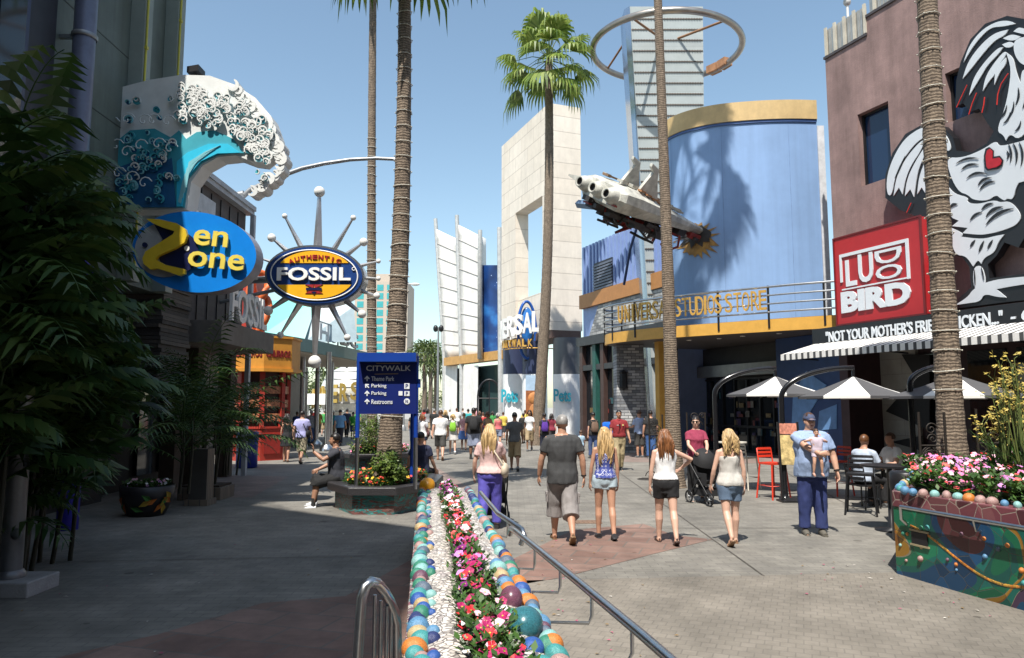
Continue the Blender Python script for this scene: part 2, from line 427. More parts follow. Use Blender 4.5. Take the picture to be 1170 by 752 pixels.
m_ = MB(); m_.tube([(-7.02,12.0,0),(-7.02,12.0,4.3)], .16, 14); m_.build('blue_post', mat('purple_blue_paint', (.025,.02,.28), .35), lb)
m_ = MB(); m_.box(-8.2,-7.3,9.6,11.2,.0,.5); m_.build('plinth', mat('dark_stone', (.05,.045,.05), .7), lb)
m_ = MB(); m_.box(-7.9,-7.30,7.5,11.35,3.6,12.6); m_.build('dark_bay', mat('dark_bay', (.022,.024,.035), .5, var=.2), lb)

# =============== low building: stone, siding, canopy ===============
l2 = thing('store_building', 'low dark sided store with concrete canopy and white letters at left', 'building', (-9,18,0))
SIDING = mat('dark_siding', (.10,.085,.08), .7, var=.25, scale=1, stretch=(1,1,6))
m_ = MB(); m_.box(-16,-7.75,15.52,21.2,3.4,7.5); m_.box(-16,-9.0,15.52,21.2,0,3.4,1); m_.build('wall', [SIDING, mat('dark_shopfront2', (.015,.014,.014), .5)], l2)
m_ = MB(); m_.box(-16,-7.55,15.52,21.35,7.5,7.62); m_.box(-7.6,-7.5,15.52,21.35,7.62,7.75)
m_.box(-7.62,-7.5,21.2,21.35,0,7.5); m_.build('roof_trim', mat('pale_grey_trim', (.42,.44,.47), .5), l2)
m_ = MB()
for k in range(9): m_.box(-7.75,-7.72,15.6+k*.62,15.62+k*.62,3.6,7.4)
m_.build('siding_joint', DKMETAL, l2)
m_ = MB(); m_.box(-7.76,-7.7,17.4,18.9,5.7,7.2); pf = m_.build('sign_panel', mat('pale_panel', (.5,.52,.55), .5), l2)
m_ = MB()                                   # stacked ledger stone pier
for k in range(34):
    z = 2.4+k*.085; d = rnd.uniform(0, .09)
    m_.box(-8.6-d,-7.35+rnd.uniform(-.05,.05),15.55-d,16.9+rnd.uniform(-.06,.06),z+.004,z+.08,rnd.randrange(3))
m_.build('stone_pier', [mat('ledger_a', (.09,.08,.07), .85, bump=.4), mat('ledger_b', (.12,.105,.09), .85, bump=.4), mat('ledger_c', (.065,.06,.055), .85, bump=.4)], l2)
m_ = MB(); m_.box(-9,-6.75,17.2,21.0,3.42,3.95); cn = m_.build('canopy', mat('canopy_concrete', (.16,.145,.13), .8, var=.2, bump=.2), l2, bevel=.01)
m_ = text_mb('FOSSIL', (-6.9,19.3,4.45), (0,1,0), (0,0,1), 2.6, .85, .08, .02); m_.build('lettering', mat('sign_white', (.8,.8,.8), .4, var=0), cn)
for y in (17.5,18.6,20.8):
    m_ = MB(); m_.box(-8.2,-7.85,y,y+.35,0,3.4); m_.build('pier', mat('tan_pier', (.09,.065,.05), .8), l2)
m_ = MB()
for y in (17.9,19.1,20.0): m_.box(-8.98,-8.9,y,y+.75,.3,3.0)
m_.build('shop_window', GLASS, l2)

# =============== wave sign and oval sign ===============
YW = 13.7
def W(px, py, dy=0):
    return P(px, py, YW)+V((0, dy, 0))
def signprism(mb, pts, y0, y1, mi=0, mi_side=None, f=W):
    mb.prism([(p[0], -p[1]) for p in pts], lambda u,v,w: f(u, -v, w), y1, y0, mi, mi_side)
def ell(cx, cy, rx, ry, n=40, rot=0, a0=0, a1=2*PI):
    full = abs(a1-a0-2*PI) < 1e-6
    k = n if full else n+1
    out = []
    for i in range(k):
        q = a0+(a1-a0)*i/n; x, y = rx*math.cos(q), ry*math.sin(q)
        out.append((cx+x*math.cos(rot)-y*math.sin(rot), cy+x*math.sin(rot)+y*math.cos(rot)))
    return out
ws = thing('wave_sign', 'large cut out cresting wave in white, teal and blue above the blue oval sign', 'sign', (-7,YW,4))
WW = mat('wave_white', (.70,.71,.69), .5, var=.08); TE = mat('wave_teal', (.05,.34,.42), .4, var=.1); TD = mat('wave_deep', (.012,.10,.24), .45, var=.2)
CY = mat('wave_cyan', (.03,.50,.72), .4, var=.1); PT = mat('wave_pale', (.22,.52,.58), .4, var=.1)
m_ = MB()
signprism(m_, [(128,103),(170,92),(208,86),(240,87),(268,97),(292,112),(310,133),(318,155),(312,176),(300,186),(286,184),(270,178),(250,180),(232,190),(219,208),(214,240),(128,240)], -.02, .42)
m_.build('board', WW, ws, bevel=.012)
m_ = MB()
signprism(m_, [(128,168),(150,150),(178,148),(196,158),(206,150),(214,160),(226,152),(246,150),(268,160),(280,176),(268,176),(250,178),(232,187),(216,206),(212,238),(128,238)], -.05, -.022, 1)
signprism(m_, [(128,196),(156,186),(180,190),(198,182),(203,238),(128,238)], -.075, -.052, 0)
signprism(m_, [(204,186),(216,176),(240,166),(262,166),(276,176),(250,177),(231,186),(215,205),(210,237),(204,237)], -.08, -.052, 2)
for k in range(4):
    signprism(m_, [(206+k*2.2,232-k*6),(211+k*2.4,208-k*7),(222+k*5,190-k*5),(236+k*6,180-k*4),(222+k*5,192-k*5),(213+k*2.4,212-k*7),(209+k*2.2,234-k*6)], -.094-k*.002, -.081, 3)
m_.build('wave_body', [TD, TE, CY, PT], ws)
r2 = random.Random(3)
def blob(mb, cx, cy, r, y0, y1, mi):
    n = 9; ph = r2.uniform(0, 6)
    signprism(mb, [(cx+r*math.cos(2*PI*i/n+ph)*(1+.28*math.sin(3*2*PI*i/n)), cy+r*math.sin(2*PI*i/n+ph)*(1+.28*math.sin(3*2*PI*i/n))) for i in range(n)], y0, y1, mi)
def crescent(mb, cx, cy, r, a0, sweep, y0, y1, mi, th=.34):
    out, inn = [], []
    for i in range(11):
        q = a0+sweep*i/10; t = math.sin(PI*(i+.6)/11.2)**.7*th
        out.append((cx+r*math.cos(q), cy+r*math.sin(q))); inn.append((cx+r*(1-t)*math.cos(q), cy+r*(1-t)*math.sin(q)))
    signprism(mb, out+inn[::-1], y0, y1, mi)
def foam(x, y, r, d, disc, cres, dirn):
    signprism(m_, ell(x, y, r*.86, r*.8, 12), -.10-d, -.08-d, disc)
    crescent(m_, x, y, r, dirn-2.1, 4.2, -.135-d, -.101-d, cres)
    if r > 3.5: crescent(m_, x+r*.25*math.cos(dirn), y+r*.25*math.sin(dirn), r*.45, dirn+1.2, 3.6, -.128-d, -.101-d, cres, .5)
m_ = MB()
for i in range(185):
    t = r2.random(); x, y = 205+t*106, 113+34*t*t+r2.uniform(-19, 27)+8*t
    if t > .75: y += r2.uniform(0, 34)
    if t < .9 and y < 99+26*t: continue
    foam(x, y, r2.uniform(2.6, 5.8), r2.uniform(0,.02), r2.choice((2,1,1,2)), 0, r2.uniform(-2.4,.6))
for i in range(44):                     # ragged right rim
    t = i/43; x, y = 268+54*math.sin(t*2.1), 99+t*120
    if t > .8: x -= (t-.8)*110
    crescent(m_, x+r2.uniform(-4,1), y, r2.uniform(4, 7.5), r2.uniform(-2.2,-1.2), 4.4, -.05-r2.uniform(0,.03), .25+r2.uniform(0,.05), 0, .7)
for i in range(95):                     # left foam, its shade put in with deeper disc colours
    x, y = r2.uniform(136, 206), r2.uniform(116, 234)
    if y < 190-.5*(x-134) and r2.random() < .6: continue
    foam(x, y, r2.uniform(2.6, 5.5), r2.uniform(0,.03), r2.choice((3,3,2)), r2.choice((1,2,1,0)), r2.uniform(-2.6,.2))
m_.build('foam', [WW, PT, TE, TD], ws)
m_ = MB()
for i in range(13):
    x, y = 138+(i%5)*15+r2.uniform(-4,4), 140+(i//5)*34+r2.uniform(-6,6)
    m_.tube([W(x+9*math.cos(q)*q/6, y+9*math.sin(q)*q/6, -.2) for q in [j*.6 for j in range(11)]], .012, 5)
m_.build('neon_tube', mat('neon_tube_white', (.75,.78,.78), .3, var=0), ws)
m_ = MB(); m_.tube([W(219,80,.2),W(219,88,.2)], .03, 6); m_.obox(W(219,77,.2), (.11,0,.02), (0,.16,0), (0,0,.06)); m_.build('floodlight', DKMETAL, ws)
m_ = MB()
for z in (235,130): m_.tube([W(134,z,.25), V((-7.9,YW+.25,W(134,z).z))], .05, 8)
m_.build('bracket', GREYMETAL, ws)

os_ = thing('oval_sign', 'blue oval projecting sign with a gold Z and the word Zone', 'sign', P(221,288,13.4))
YW = 13.3
OB = mat('oval_blue', (.006,.20,.66), .3, var=.12, scale=1.2); GOLD = mat('gold_paint', (.72,.50,.03), .35, var=.12); NAVY = mat('sign_navy', (.008,.012,.06), .35, var=.1)
rot = math.radians(6)
m_ = MB(); signprism(m_, ell(222,288,71,46,56,rot), 0, .4, 0, 1); m_.build('oval_board', [OB, mat('oval_edge', (.22,.22,.27), .4)], os_, bevel=.015)
m_ = MB(); e = ell(188,286,33,31,40,0); signprism(m_, e, -.03, -.004, 0)
signprism(m_, ell(188,286,33,31,24,0,-1.9,1.1)+[(196,290)], -.045, -.031, 1)
signprism(m_, ell(205,289,23,24,30), -.043, -.031, 1)
signprism(m_, ell(167,280.5,2.9,2.9,16), -.06, -.031, 1); signprism(m_, ell(215,284.5,3,3,16), -.06, -.046, 2)
m_.build('yin_yang', [mat('sign_grey', (.36,.37,.38), .5), NAVY, WHITE], os_)
m_ = MB(); signprism(m_, [(171,252),(186,252.5),(205,257),(215,263.5),(217,271),(214,279),(203,285.5),(184,294),(181,298),(192,304),(214,309),(214.5,314),(208,316.5),(196,312),(182,308),(176,309.5),(168,303),(166.5,297),(170,289),(186,279),(201,269.5),(203,266),(190,262),(178,257)], -.13, -.046)
m_.build('gold_letter', GOLD, os_, bevel=.012)
XX = V((1,0,0)); ZZ = V((0,0,1))
tiltx = V((math.cos(-.09),0,math.sin(-.09)))
m_ = MB()
for body, cx, cy, wd, hh in (('en',243,273.5,39,18),('one',249,299,64,18)):
    text_mb(body, W(cx,cy,-.075+.03), tiltx, V((.09,0,1)), wd/850*13.6, hh/850*13.6, .045, .016, mb=m_)
m_.build('lettering', mat('pale_gold', (.75,.60,.10), .35, var=.1), os_)
m_ = MB(); m_.tube([W(160,288,.2), V((-7.8,YW+.2,W(160,288).z))], .06, 8); m_.tube([W(221,244,.2), W(221,238,.2)], .05, 8); m_.build('bracket', GREYMETAL, os_)

# =============== starburst oval sign ===============
YW = 19.3
fs = thing('starburst_sign', 'navy and yellow oval sign on a steel starburst of ball tipped spokes', 'sign', P(360,315,YW))
m_ = MB(); signprism(m_, ell(360,315,57,34.5,56,math.radians(3)), -.04, .45); m_.build('rim', mat('polished_rim', (.42,.43,.45), .25, .9, var=.08), fs, bevel=.03)
m_ = MB(); signprism(m_, ell(360,315,54.5,32,56,math.radians(3)), -.07, -.041); m_.build('oval_face', mat('fossil_navy', (.012,.045,.18), .3, var=.06), fs)
def seg_of(cx, cy, rx, ry, y0, up):
    pts = [p for p in ell(cx, cy, rx, ry, 120) if (p[1] < y0 if up else p[1] > y0)]
    pts.sort(key=lambda p: p[0]); return pts
YF = mat('fossil_yellow', (.80,.42,.015), .35, var=.08)
m_ = MB(); signprism(m_, seg_of(360,315,45,27.5,302.5,True), -.09, -.071); signprism(m_, seg_of(360,315,46,27,325.5,False), -.09, -.071); m_.build('yellow_field', YF, fs)
m_ = MB()
m_.tube([W(*p,-.085) for p in ell(360,315,49.5,28.5,60,math.radians(3))], .018, 5, closed=True)
text_mb('FOSSIL', W(360,314,-.071), XX, ZZ, 85/850*YW, 15.5/850*YW, .07, .025, mb=m_)
m_.lathe([(.05,0),(.05,.02),(.035,.02),(.035,0)], W(405,308,-.08), 12, M=Matrix.Rotation(PI/2,3,'X'))
m_.build('white_lettering', mat('sign_white2', (.82,.82,.80), .4, var=0), fs)
m_ = MB()
for i, ch in enumerate('AUTHENTIC'):
    u = (i-4)/4; px = 361+u*27; py = 294.6+u*u*4.6
    sl_ = -u*.30
    text_mb(ch, W(px,py,-.091), V((math.cos(sl_),0,math.sin(sl_))), V((-math.sin(sl_),0,math.cos(sl_))), (5.6 if ch != 'I' else 1.6)/850*YW, 5.2/850*YW, .03, .03, mb=m_)
for dx in (-5, 5):
    signprism(m_, [(360+dx-5,326),(360+dx+5,326),(360+dx*.2,330)], -.11, -.091); signprism(m_, [(360+dx-5,336),(360+dx+5,336),(360+dx*.2,331)], -.11, -.091)
m_.build('red_lettering', mat('sign_maroon', (.33,.02,.02), .4, var=0), fs)
m_ = MB(); signprism(m_, [(351,329.5),(369,329.5),(369,332.5),(351,332.5)], -.12, -.111); signprism(m_, [(357,334),(360,337),(363,334)], -.12, -.111); m_.build('navy_emblem', NAVY, fs)
SPK = mat('spoke_steel', (.5,.5,.5), .35, .8, var=.1); BALL = mat('pearl_ball', (.72,.71,.68), .3, var=.04)
for ex, ey, br, w0 in ((363,217,6.5,11),(323,245,3.2,7),(402,247,3.4,7),(308,270,5,7),(414,275,5,7),(431,297,2.8,5),(431,317,2.8,5),(429,337,4,6),(412,358,5,7.5),(395,385,4,8),(357.5,413,7.5,12),(318,382,4,8),(304,354,5.5,8),(293,293,2.8,5),(290,316,3,6)):
    dx, dy = ex-360, ey-315; k = 1/math.sqrt((dx/52)**2+(dy/30)**2)
    a_ = W(360+dx*k, 315+dy*k, .18); b_ = W(ex, ey, .18)
    m_ = MB(); r0 = w0/2/850*YW
    m_.tube([a_, b_], [r0, r0*.35], 4, smooth=False); s_ = m_.build('spoke', SPK, fs)
    m_ = MB(); m_.ball(b_, br/850*YW, 14, 10); m_.build('ball', BALL, s_)
m_ = MB(); m_.tube([W(330,318,.3), V((-7.9,YW+.3,W(330,318).z))], .09, 8); m_.tube([W(330,325,.3), V((-7.9,YW+.3,W(330,345).z))], .05, 8); m_.build('mounting_arm', GREYMETAL, fs)

# =============== curved lamp arm ===============
YW = 20.9
la = thing('street_lamp', 'long grey lamp arm arching over the street above the starburst sign', 'street lamp', W(278,224))
m_ = MB(); m_.tube([W(276,226),W(286,217),(W(300,210.5)),W(320,201.5),W(345,192.5),W(370,187),W(400,182.5),W(430,181),W(452,182)], [.075,.075,.07,.07,.065,.06,.055,.05,.05], 10); m_.tube([W(276,226)-V((.35,0,0)),W(279,222)], .12, 8)
m_.build('arm', GREYMETAL, la)
m_ = MB(); m_.ball(W(457,183), (.2,.13,.085), 12, 8); m_.build('lamp_head', mat('lamp_white', (.6,.6,.6), .4), la)

# =============== churro kiosk ===============
kc = V((-9.45,28,0))
ck = thing('churro_kiosk', 'small red snack kiosk with an orange fascia beyond the concrete canopy', 'kiosk', kc)
RED = mat('kiosk_red', (.36,.035,.022), .5, var=.15)
def octo(r, n=8, ph=PI/8): return [(kc.x+r*math.cos(ph+2*PI*i/n), kc.y+r*math.sin(ph+2*PI*i/n)) for i in range(n)]
ff = lambda u,v,w: V((u,v,w))
m_ = MB(); m_.prism(octo(1.12), ff, 0, 1.15); m_.prism(octo(.95), ff, 1.15, 3.2, 1); m_.prism(octo(1.16), ff, 1.15, 1.22); m_.build('body', [RED, mat('kiosk_dark', (.04,.012,.01), .4)], ck)
for i in range(8):
    q = PI/8+2*PI*i/8
    m_ = MB(); c_ = kc+V((1.03*math.cos(q),1.03*math.sin(q),2.2)); m_.obox(c_, V((math.cos(q),math.sin(q),0))*.07, V((-math.sin(q),math.cos(q),0))*.09, (0,0,1.0)); m_.build('post', RED, ck)
m_ = MB()
for i in range(8):
    q = 2*PI*i/8
    c_ = kc+V((1.12*.955*math.cos(q),1.12*.955*math.sin(q),0)); t = V((-math.sin(q),math.cos(q),0)); nn = V((math.cos(q),math.sin(q),0))
    m_.obox(c_+V((0,0,.6)), t*.32, nn*.02, (0,0,.35))
    for k in range(3): m_.obox(c_+nn*-.1+V((0,0,1.55+k*.5)), t*.34, nn*.01, (0,0,.14), 1)
m_.build('panel', [mat('kiosk_red2', (.26,.02,.015), .5), mat('menu_card', (.4,.16,.08), .5, var=.6, scale=14)], ck)
m_ = MB(); m_.prism(octo(1.5), ff, 3.2, 3.32); m_.prism(octo(1.42), ff, 3.32, 4.42); m_.prism(octo(1.48), ff, 4.42, 4.5); fa = m_.build('fascia', mat('fascia_orange', (.55,.24,.03), .55, var=.12), ck, bevel=.01)
q = -PI/2+.0
m_ = MB()
for q, wd, body in ((-PI/2+PI/4*0, .95, 'CHURROS'), (-PI/4, .95, 'CHURROS')):
    nn = V((math.cos(q), math.sin(q), 0)); t = V((-nn.y, nn.x, 0))
    text_mb(body, kc+nn*1.315+V((0,0,3.85)), t, ZZ, wd, .26, .03, .02, mb=m_)
m_.build('lettering', mat('maroon_letter', (.2,.01,.015), .5, var=0), fa)
sg = thing('pretzel_sign', 'orange twisted dough sculpture on a red panel above the snack kiosk', 'sign', V((-9.6,27.2,4.52)))
m_ = MB(); m_.box(-9.9,-9.55,26.9,28.6,4.52,7.0); m_.build('backing_panel', RED, sg)
ORG = mat('dough_orange', (.62,.13,.03), .5, var=.2, bump=.3)
m_ = MB()
for cx, cz, r in ((-9.2,6.3,.38),(-9.15,5.4,.42),(-9.25,5.0,.3)):
    m_.tube([V((cx+r*math.cos(t)*.7,26.85+.15*math.sin(2*t),cz+r*1.35*math.sin(t))) for t in [2*PI*i/20 for i in range(20)]], .13, 8, closed=True)
m_.tube([V((-9.45+.1*math.sin(i),26.8,4.6+i*.3)) for i in range(9)], .16, 8); m_.build('dough_twist', ORG, sg)

# =============== diner with the round teal canopy ===============
dn = thing('diner_building', 'teal roofed diner with a wide rounded canopy on steel columns', 'diner', (-12,38,0))
TEALF = mat('teal_fascia', (.06,.16,.17), .35, .2, var=.1)
cp = [(-10.6,29.5),(-9.6,33),(-8.7,38),(-8.3,42),(-8.6,44),(-9.6,45.5),(-17,46),(-17,29.5)]
m_ = MB(); m_.prism(cp, ff, 4.35, 4.42, 1); m_.prism([(x+.12,y) for x,y in cp], ff, 4.42, 5.0, 0); m_.build('canopy', [TEALF, mat('cream_soffit', (.5,.44,.36), .7, var=.06)], dn, bevel=.03)
m_ = MB()
for x,y in cp[:6]: m_.ball((x-.5,y,4.34), .07, 8, 4)
m_.build('downlight', BALL, dn)
for px, D in ((345,36),(362,38),(378,40),(374.5,33)):
    p_ = P(px,465,D); m_ = MB(); m_.tube([(p_.x,p_.y,0),(p_.x,p_.y,4.36)], .12, 12); m_.lathe([(.32,0),(.32,.12),(.14,.3)], (p_.x,p_.y,0), 14); m_.build('column', STEEL, dn)
m_ = MB(); m_.box(-17,-12.6,30,46,0,4.34); m_.build('wall', mat('diner_wall', (.08,.07,.07), .5), dn)
m_ = MB()
m_.hexa([P(285,392,36),P(345,392,36),P(345,392,42),P(285,392,42),P(304,344,37.5),P(362,341,37.5),P(362,341,40),P(304,344,40)])
m_.build('roof', mat('teal_roof', (.03,.33,.30), .4, var=.12), dn)
m_ = MB()
m_.hexa([P(347,391,36.5),P(408,391,37),P(408,391,42),P(347,391,42),P(364,341,37.5),P(404,350,37.5),P(404,350,40),P(364,341,40)])
m_.build('skylight', mat('grey_glass_roof', (.30,.38,.42), .2, var=.1), dn)
m_ = MB(); a_ = P(363,384,35.2); b_ = P(406,396,41)
def D2(t, z): 
    p_ = a_.lerp(b_, t); return V((p_.x, p_.y, 4.95+z))
for t in (0,.25,.5,.75,1): m_.tube([D2(t,0),D2(t,1.05)], .04, 6)
for z in (.08,1.05): m_.tube([D2(0,z),D2(1,z)], .04, 6)
fr = m_.build('sign_frame', GREYMETAL, dn)
dxy = (b_-a_); dxy.z = 0
m_ = text_mb('H ABC', D2(.5,.56)+V((dxy.y,-dxy.x,0)).normalized()*.06, dxy, ZZ, 6.0, .8, .08, .02); m_.build('lettering', mat('sign_grey_letter', (.55,.58,.6), .4), fr)

# =============== litter bins, far left things ===============
BIN = mat('bin_blue', (.006,.02,.22), .4, var=.15)
def litter_bin(loc, h=1.05, r=.3, label='', m=BIN, name='litter_bin'):
    t = thing(name, label, 'litter bin', loc)
    m_ = MB(); m_.lathe([(0,0),(r*.92,0),(r,.05),(r,h*.72),(r*.97,h*.74)], loc, 22); m_.build('body', m, t)
    m_ = MB(); m_.lathe([(r*1.03,h*.74),(r*1.06,h*.77),(r*1.05,h*.97),(r*.9,h),(0,h*1.01)], loc, 22); m_.build('lid', m, t)
    m_ = MB(); m_.obox(V(loc)+V((0,-r*1.03,h*.86)), (r*.55,0,0), (0,.03,0), (0,0,h*.06)); m_.build('flap', DKMETAL, t)
litter_bin(V((-8.45,24,0)), 1.15, .33, 'blue cylindrical litter bin beside the red kiosk')
litter_bin(P(702,520,34)-V((0,0,P(702,520,34).z)), 1.25, .5, 'bright blue bin beside the stone pillar near the guard', mat('bright_blue', (.01,.12,.55), .4))
# far tower
ft = thing('office_tower', 'distant beige office tower with teal windows behind the palm trunks', 'tower', P(436,465,230)-V((0,0,HC)))
x0, x1 = P(404,400,230).x, P(465,400,230).x; zt = P(430,322,230).z
m_ = MB(); m_.box(x0,x1,230,245,0,zt); m_.box(x0+3,x1-3,233,242,zt,zt+3); m_.build('wall', mat('tower_beige', (.42,.36,.30), .7, var=.06), ft)
wn = None
nfl = 14; fh = (zt-4)/nfl
for i in range(nfl):
    for j in range(5):
        xa = x0+.8+(x1-x0-1.2)*j/5
        if wn is None:
            m_ = MB(); m_.box(0,2.0,-.08,.06,0,1.9); wn = m_.build('window', mat('tower_teal', (.05,.32,.34), .2, var=.25, scale=.2), ft, local=True)
            k_ = wn
        else:
            k_ = wn.copy(); COL.objects.link(k_); k_.parent = ft
        k_.location = V((xa, 230, 3+i*fh+.8))-ft.location
# globe
gl = thing('globe_fountain', 'silver globe ringed with gold letters far down the street', 'globe', P(398,465,58)-V((0,0,HC-1)))
gc = P(400,455,58); gr = 34/850*58
m_ = MB(); m_.ball(gc+V((0,0,.2)), gr, 28, 18); m_.build('sphere', mat('globe_silver', (.62,.62,.58), .35, .3, var=.35, scale=.9), gl)
m_ = MB()
for k in range(-3, 4):
    z = k*gr*.26; rr = math.sqrt(max(.01, gr*gr-z*z))+.02
    m_.tube([gc+V((rr*math.cos(t),rr*math.sin(t),z+.2)) for t in [2*PI*i/32 for i in range(32)]], .04, 5, closed=True)
m_.build('lattice', GREYMETAL, gl)
m_ = MB()
for i, ch in enumerate('UNIVERSAL'):
    q = -PI/2-1.35+i*.28; nn = V((math.cos(q),math.sin(q),0))
    text_mb(ch, gc+nn*(gr+.35)+V((0,0,-.1+.10*i)), V((-nn.y,nn.x,0)), ZZ, .62, 1.35, .2, .03, mb=m_)
m_.build('lettering', mat('gold_letter', (.55,.38,.10), .3, .6, var=.1), gl)
m_ = MB(); m_.lathe([(1.6,0),(1.5,.4),(.7,.8),(.5,gc.z-gr+.3)], V((gc.x,gc.y,0)), 20); m_.build('base', CONC, gl)
# white marquee tent and awning far left
tn = thing('marquee_tent', 'long low white marquee roof behind the crowd beneath the diner canopy', 'tent', P(330,465,55)-V((0,0,HC)))
a_, b_ = P(310,462,55), P(372,462,55)
m_ = MB(); m_.hexa([V((a_.x,55,2.1)),V((b_.x,55,2.1)),V((b_.x,58,2.1)),V((a_.x,58,2.1)),V((a_.x,55.2,2.9)),V((b_.x,55.2,2.9)),V((b_.x,57.8,2.9)),V((a_.x,57.8,2.9))]); m_.build('roof', WHITE, tn)
m_ = MB()
for t in (0,.33,.66,1): m_.tube([(a_.x+(b_.x-a_.x)*t,55.3,0),(a_.x+(b_.x-a_.x)*t,55.3,2.1)], .05, 6)
m_.build('pole', STEEL, tn)
# lamp posts
def lamp_post(px, py, D, label, arm):
    p_ = P(px,465,D); zt = P(px,py,D).z
    t = thing('street_lamp', label, 'street lamp', (p_.x,p_.y,0))
    m_ = MB(); m_.tube([(p_.x,p_.y,0),(p_.x,p_.y,zt)], [.11,.07], 8); m_.lathe([(.25,0),(.25,.3),(.12,.5)], (p_.x,p_.y,0), 10)
    if arm: m_.tube([(p_.x,p_.y,zt),(p_.x+arm,p_.y,zt+.05)], .05, 6)
    m_.build('pole', GREYMETAL, t)
    for k in ((0,) if arm else (-1, 1)):
        m_ = MB(); m_.ball((p_.x+(arm or k*.22),p_.y,zt+(0 if arm else -.1)), (.4,.22,.12) if arm else (.2,.2,.28), 10, 6); m_.build('lamp_head', BALL if arm else DKMETAL, t)
lamp_post(500,374,58,'thin grey lamp post with twin dark heads left of the white sails',0)
lamp_post(461,325,60,'pale lamp head on a short arm showing right of the thick palm trunk',.8)
# =============== helpers on the right-hand line ===============
def sz(px, py, o=0): return onR(px, py, o)
def facade(mb, s0, s1, z0, z1, o, holes=(), depth=.3, mi=0, mi_rev=None, cut=None):
    H_ = list(holes)+([cut] if cut else [])
    ss = sorted({s0, s1, *[h[0] for h in H_], *[h[1] for h in H_]}); zs = sorted({z0, z1, *[h[2] for h in H_], *[h[3] for h in H_]})
    for a, b in zip(ss, ss[1:]):
        for c, d in zip(zs, zs[1:]):
            if any(h[0] <= a and b <= h[1] and h[2] <= c and d <= h[3] for h in H_): continue
            mb.add([R(b,o,c),R(a,o,c),R(a,o,d),R(b,o,d)], [(0,1,2,3)], mi)
    for h in holes:
        a, b, c, d = h; i = o-depth
        for q in ([R(a,o,c),R(a,i,c),R(a,i,d),R(a,o,d)],[R(b,i,c),R(b,o,c),R(b,o,d),R(b,i,d)],[R(a,o,d),R(a,i,d),R(b,i,d),R(b,o,d)],[R(b,o,c),R(b,i,c),R(a,i,c),R(a,o,c)]):
            mb.add(q, [(0,1,2,3)], mi if mi_rev is None else mi_rev)
def rprism(mb, pts, o0, o1, mi=0, om=None):
    """outline in photograph pixels carried onto the facade plane at offset om"""
    om = o1 if om is None else om
    q = [sz(px, py, om) for px, py in pts]
    mb.prism([(-a, b) for a, b in q], lambda u,v,w: R(-u, w, v), o0, o1, mi)
# =============== brown stucco restaurant building ===============
STUC = weather(mat('mauve_stucco', (.29,.19,.175), .85, var=.22, scale=.9, bump=.35, bscale=25, detail=7), .28, (1.2,1.2,.12), 0, .2, .5)
rb_ = thing('restaurant_building', 'mauve stucco corner building carrying the big white rooster', 'building', R(-6,-4))
zt0 = sz(945,67)[1]; s1 = sz(991,41)[0]; zt1 = sz(991,20)[1]
z_g = 4.75
w1 = (sz(1017,160)[0], sz(981,160)[0], sz(1000,208)[1], sz(1000,122)[1])
w2 = (sz(1135,110)[0], sz(1081,110)[0], sz(1085,140)[1], sz(1085,82)[1])
m_ = MB(); facade(m_, -18, 0, z_g, zt1, 0, [w1, w2], .3, cut=(s1, 0, zt0, zt1))
m_.add([R(0,0,0),R(0,-9,0),R(0,-9,zt0),R(0,0,zt0)], [(3,2,1,0)]); m_.add([R(s1,0,zt0),R(s1,-9,zt0),R(s1,-9,zt1),R(s1,0,zt1)], [(0,1,2,3)])
m_.add([R(s1,0,zt0),R(0,0,zt0),R(0,-9,zt0),R(s1,-9,zt0)], [(0,1,2,3)]); m_.add([R(-18,0,zt1),R(s1,0,zt1),R(s1,-9,zt1),R(-18,-9,zt1)], [(0,1,2,3)])
m_.add([R(-18,0,z_g),R(0,0,z_g),R(0,-1.5,z_g),R(-18,-1.5,z_g)], [(3,2,1,0)])
m_.build('wall', STUC, rb_)
for h in (w1, w2):
    m_ = MB(); m_.rbox(h[0],h[1],-.3,-.27,h[2],h[3]); g_ = m_.build('window', glassmat('blue_glass',(.012,.03,.075),.05), rb_)
    m_ = MB(); t_ = .07
    m_.rbox(h[0],h[0]+t_,-.268,-.2,h[2],h[3]); m_.rbox(h[1]-t_,h[1],-.268,-.2,h[2],h[3]); m_.rbox(h[0]+t_,h[1]-t_,-.268,-.2,h[2],h[2]+t_); m_.rbox(h[0]+t_,h[1]-t_,-.268,-.2,h[3]-t_,h[3])
    m_.build('frame', DKMETAL, g_)
m_ = MB(); m_.rbox(s1,.04,-.2,.05,zt0+.002,zt0+.09); m_.rbox(-18,s1,-.2,.05,zt1+.002,zt1+.09); m_.build('coping', mat('dark_coping', (.06,.05,.05), .5), rb_)
TIN = mat('tin_panel', (.40,.40,.38), .45, .5, var=.15)
m_ = MB(); ph = .95
k = s1+.05
pts = []
while k < -.02:
    m_.rbox(k, k+.07, -.08, -.02, zt0+.1, zt0+.1+ph); m_.rbox(k+.07, k+.14, -.11, -.05, zt0+.1, zt0+.1+ph); k += .14
k = s1-2.2
while k < s1-.1:
    m_.rbox(k, k+.07, -.08, -.02, zt1+.1, zt1+.1+ph); m_.rbox(k+.07, k+.14, -.11, -.05, zt1+.1, zt1+.1+ph); k += .14
tp = m_.build('tin_parapet', TIN, rb_)
m_ = MB()
for t in (.05,.27,.5,.73,.97): m_.rbox(s1*t-.05, s1*t+.05, -.015, .05, zt0+.1, zt0+ph+.16)
for t in (.35, 1.3, 2.1): m_.rbox(s1-t-.05, s1-t+.05, -.015, .05, zt1+.1, zt1+ph+.16)
m_.build('parapet_post', mat('cream_post', (.5,.46,.38), .6), tp)
cc = thing('security_camera', 'pale dome camera on a thin mast at the roof corner of the mauve building', 'security camera', R(s1*.28,-.6,zt0))
q = R(s1*.28,-.6,zt0); zq = sz(957,3,-.6)[1]
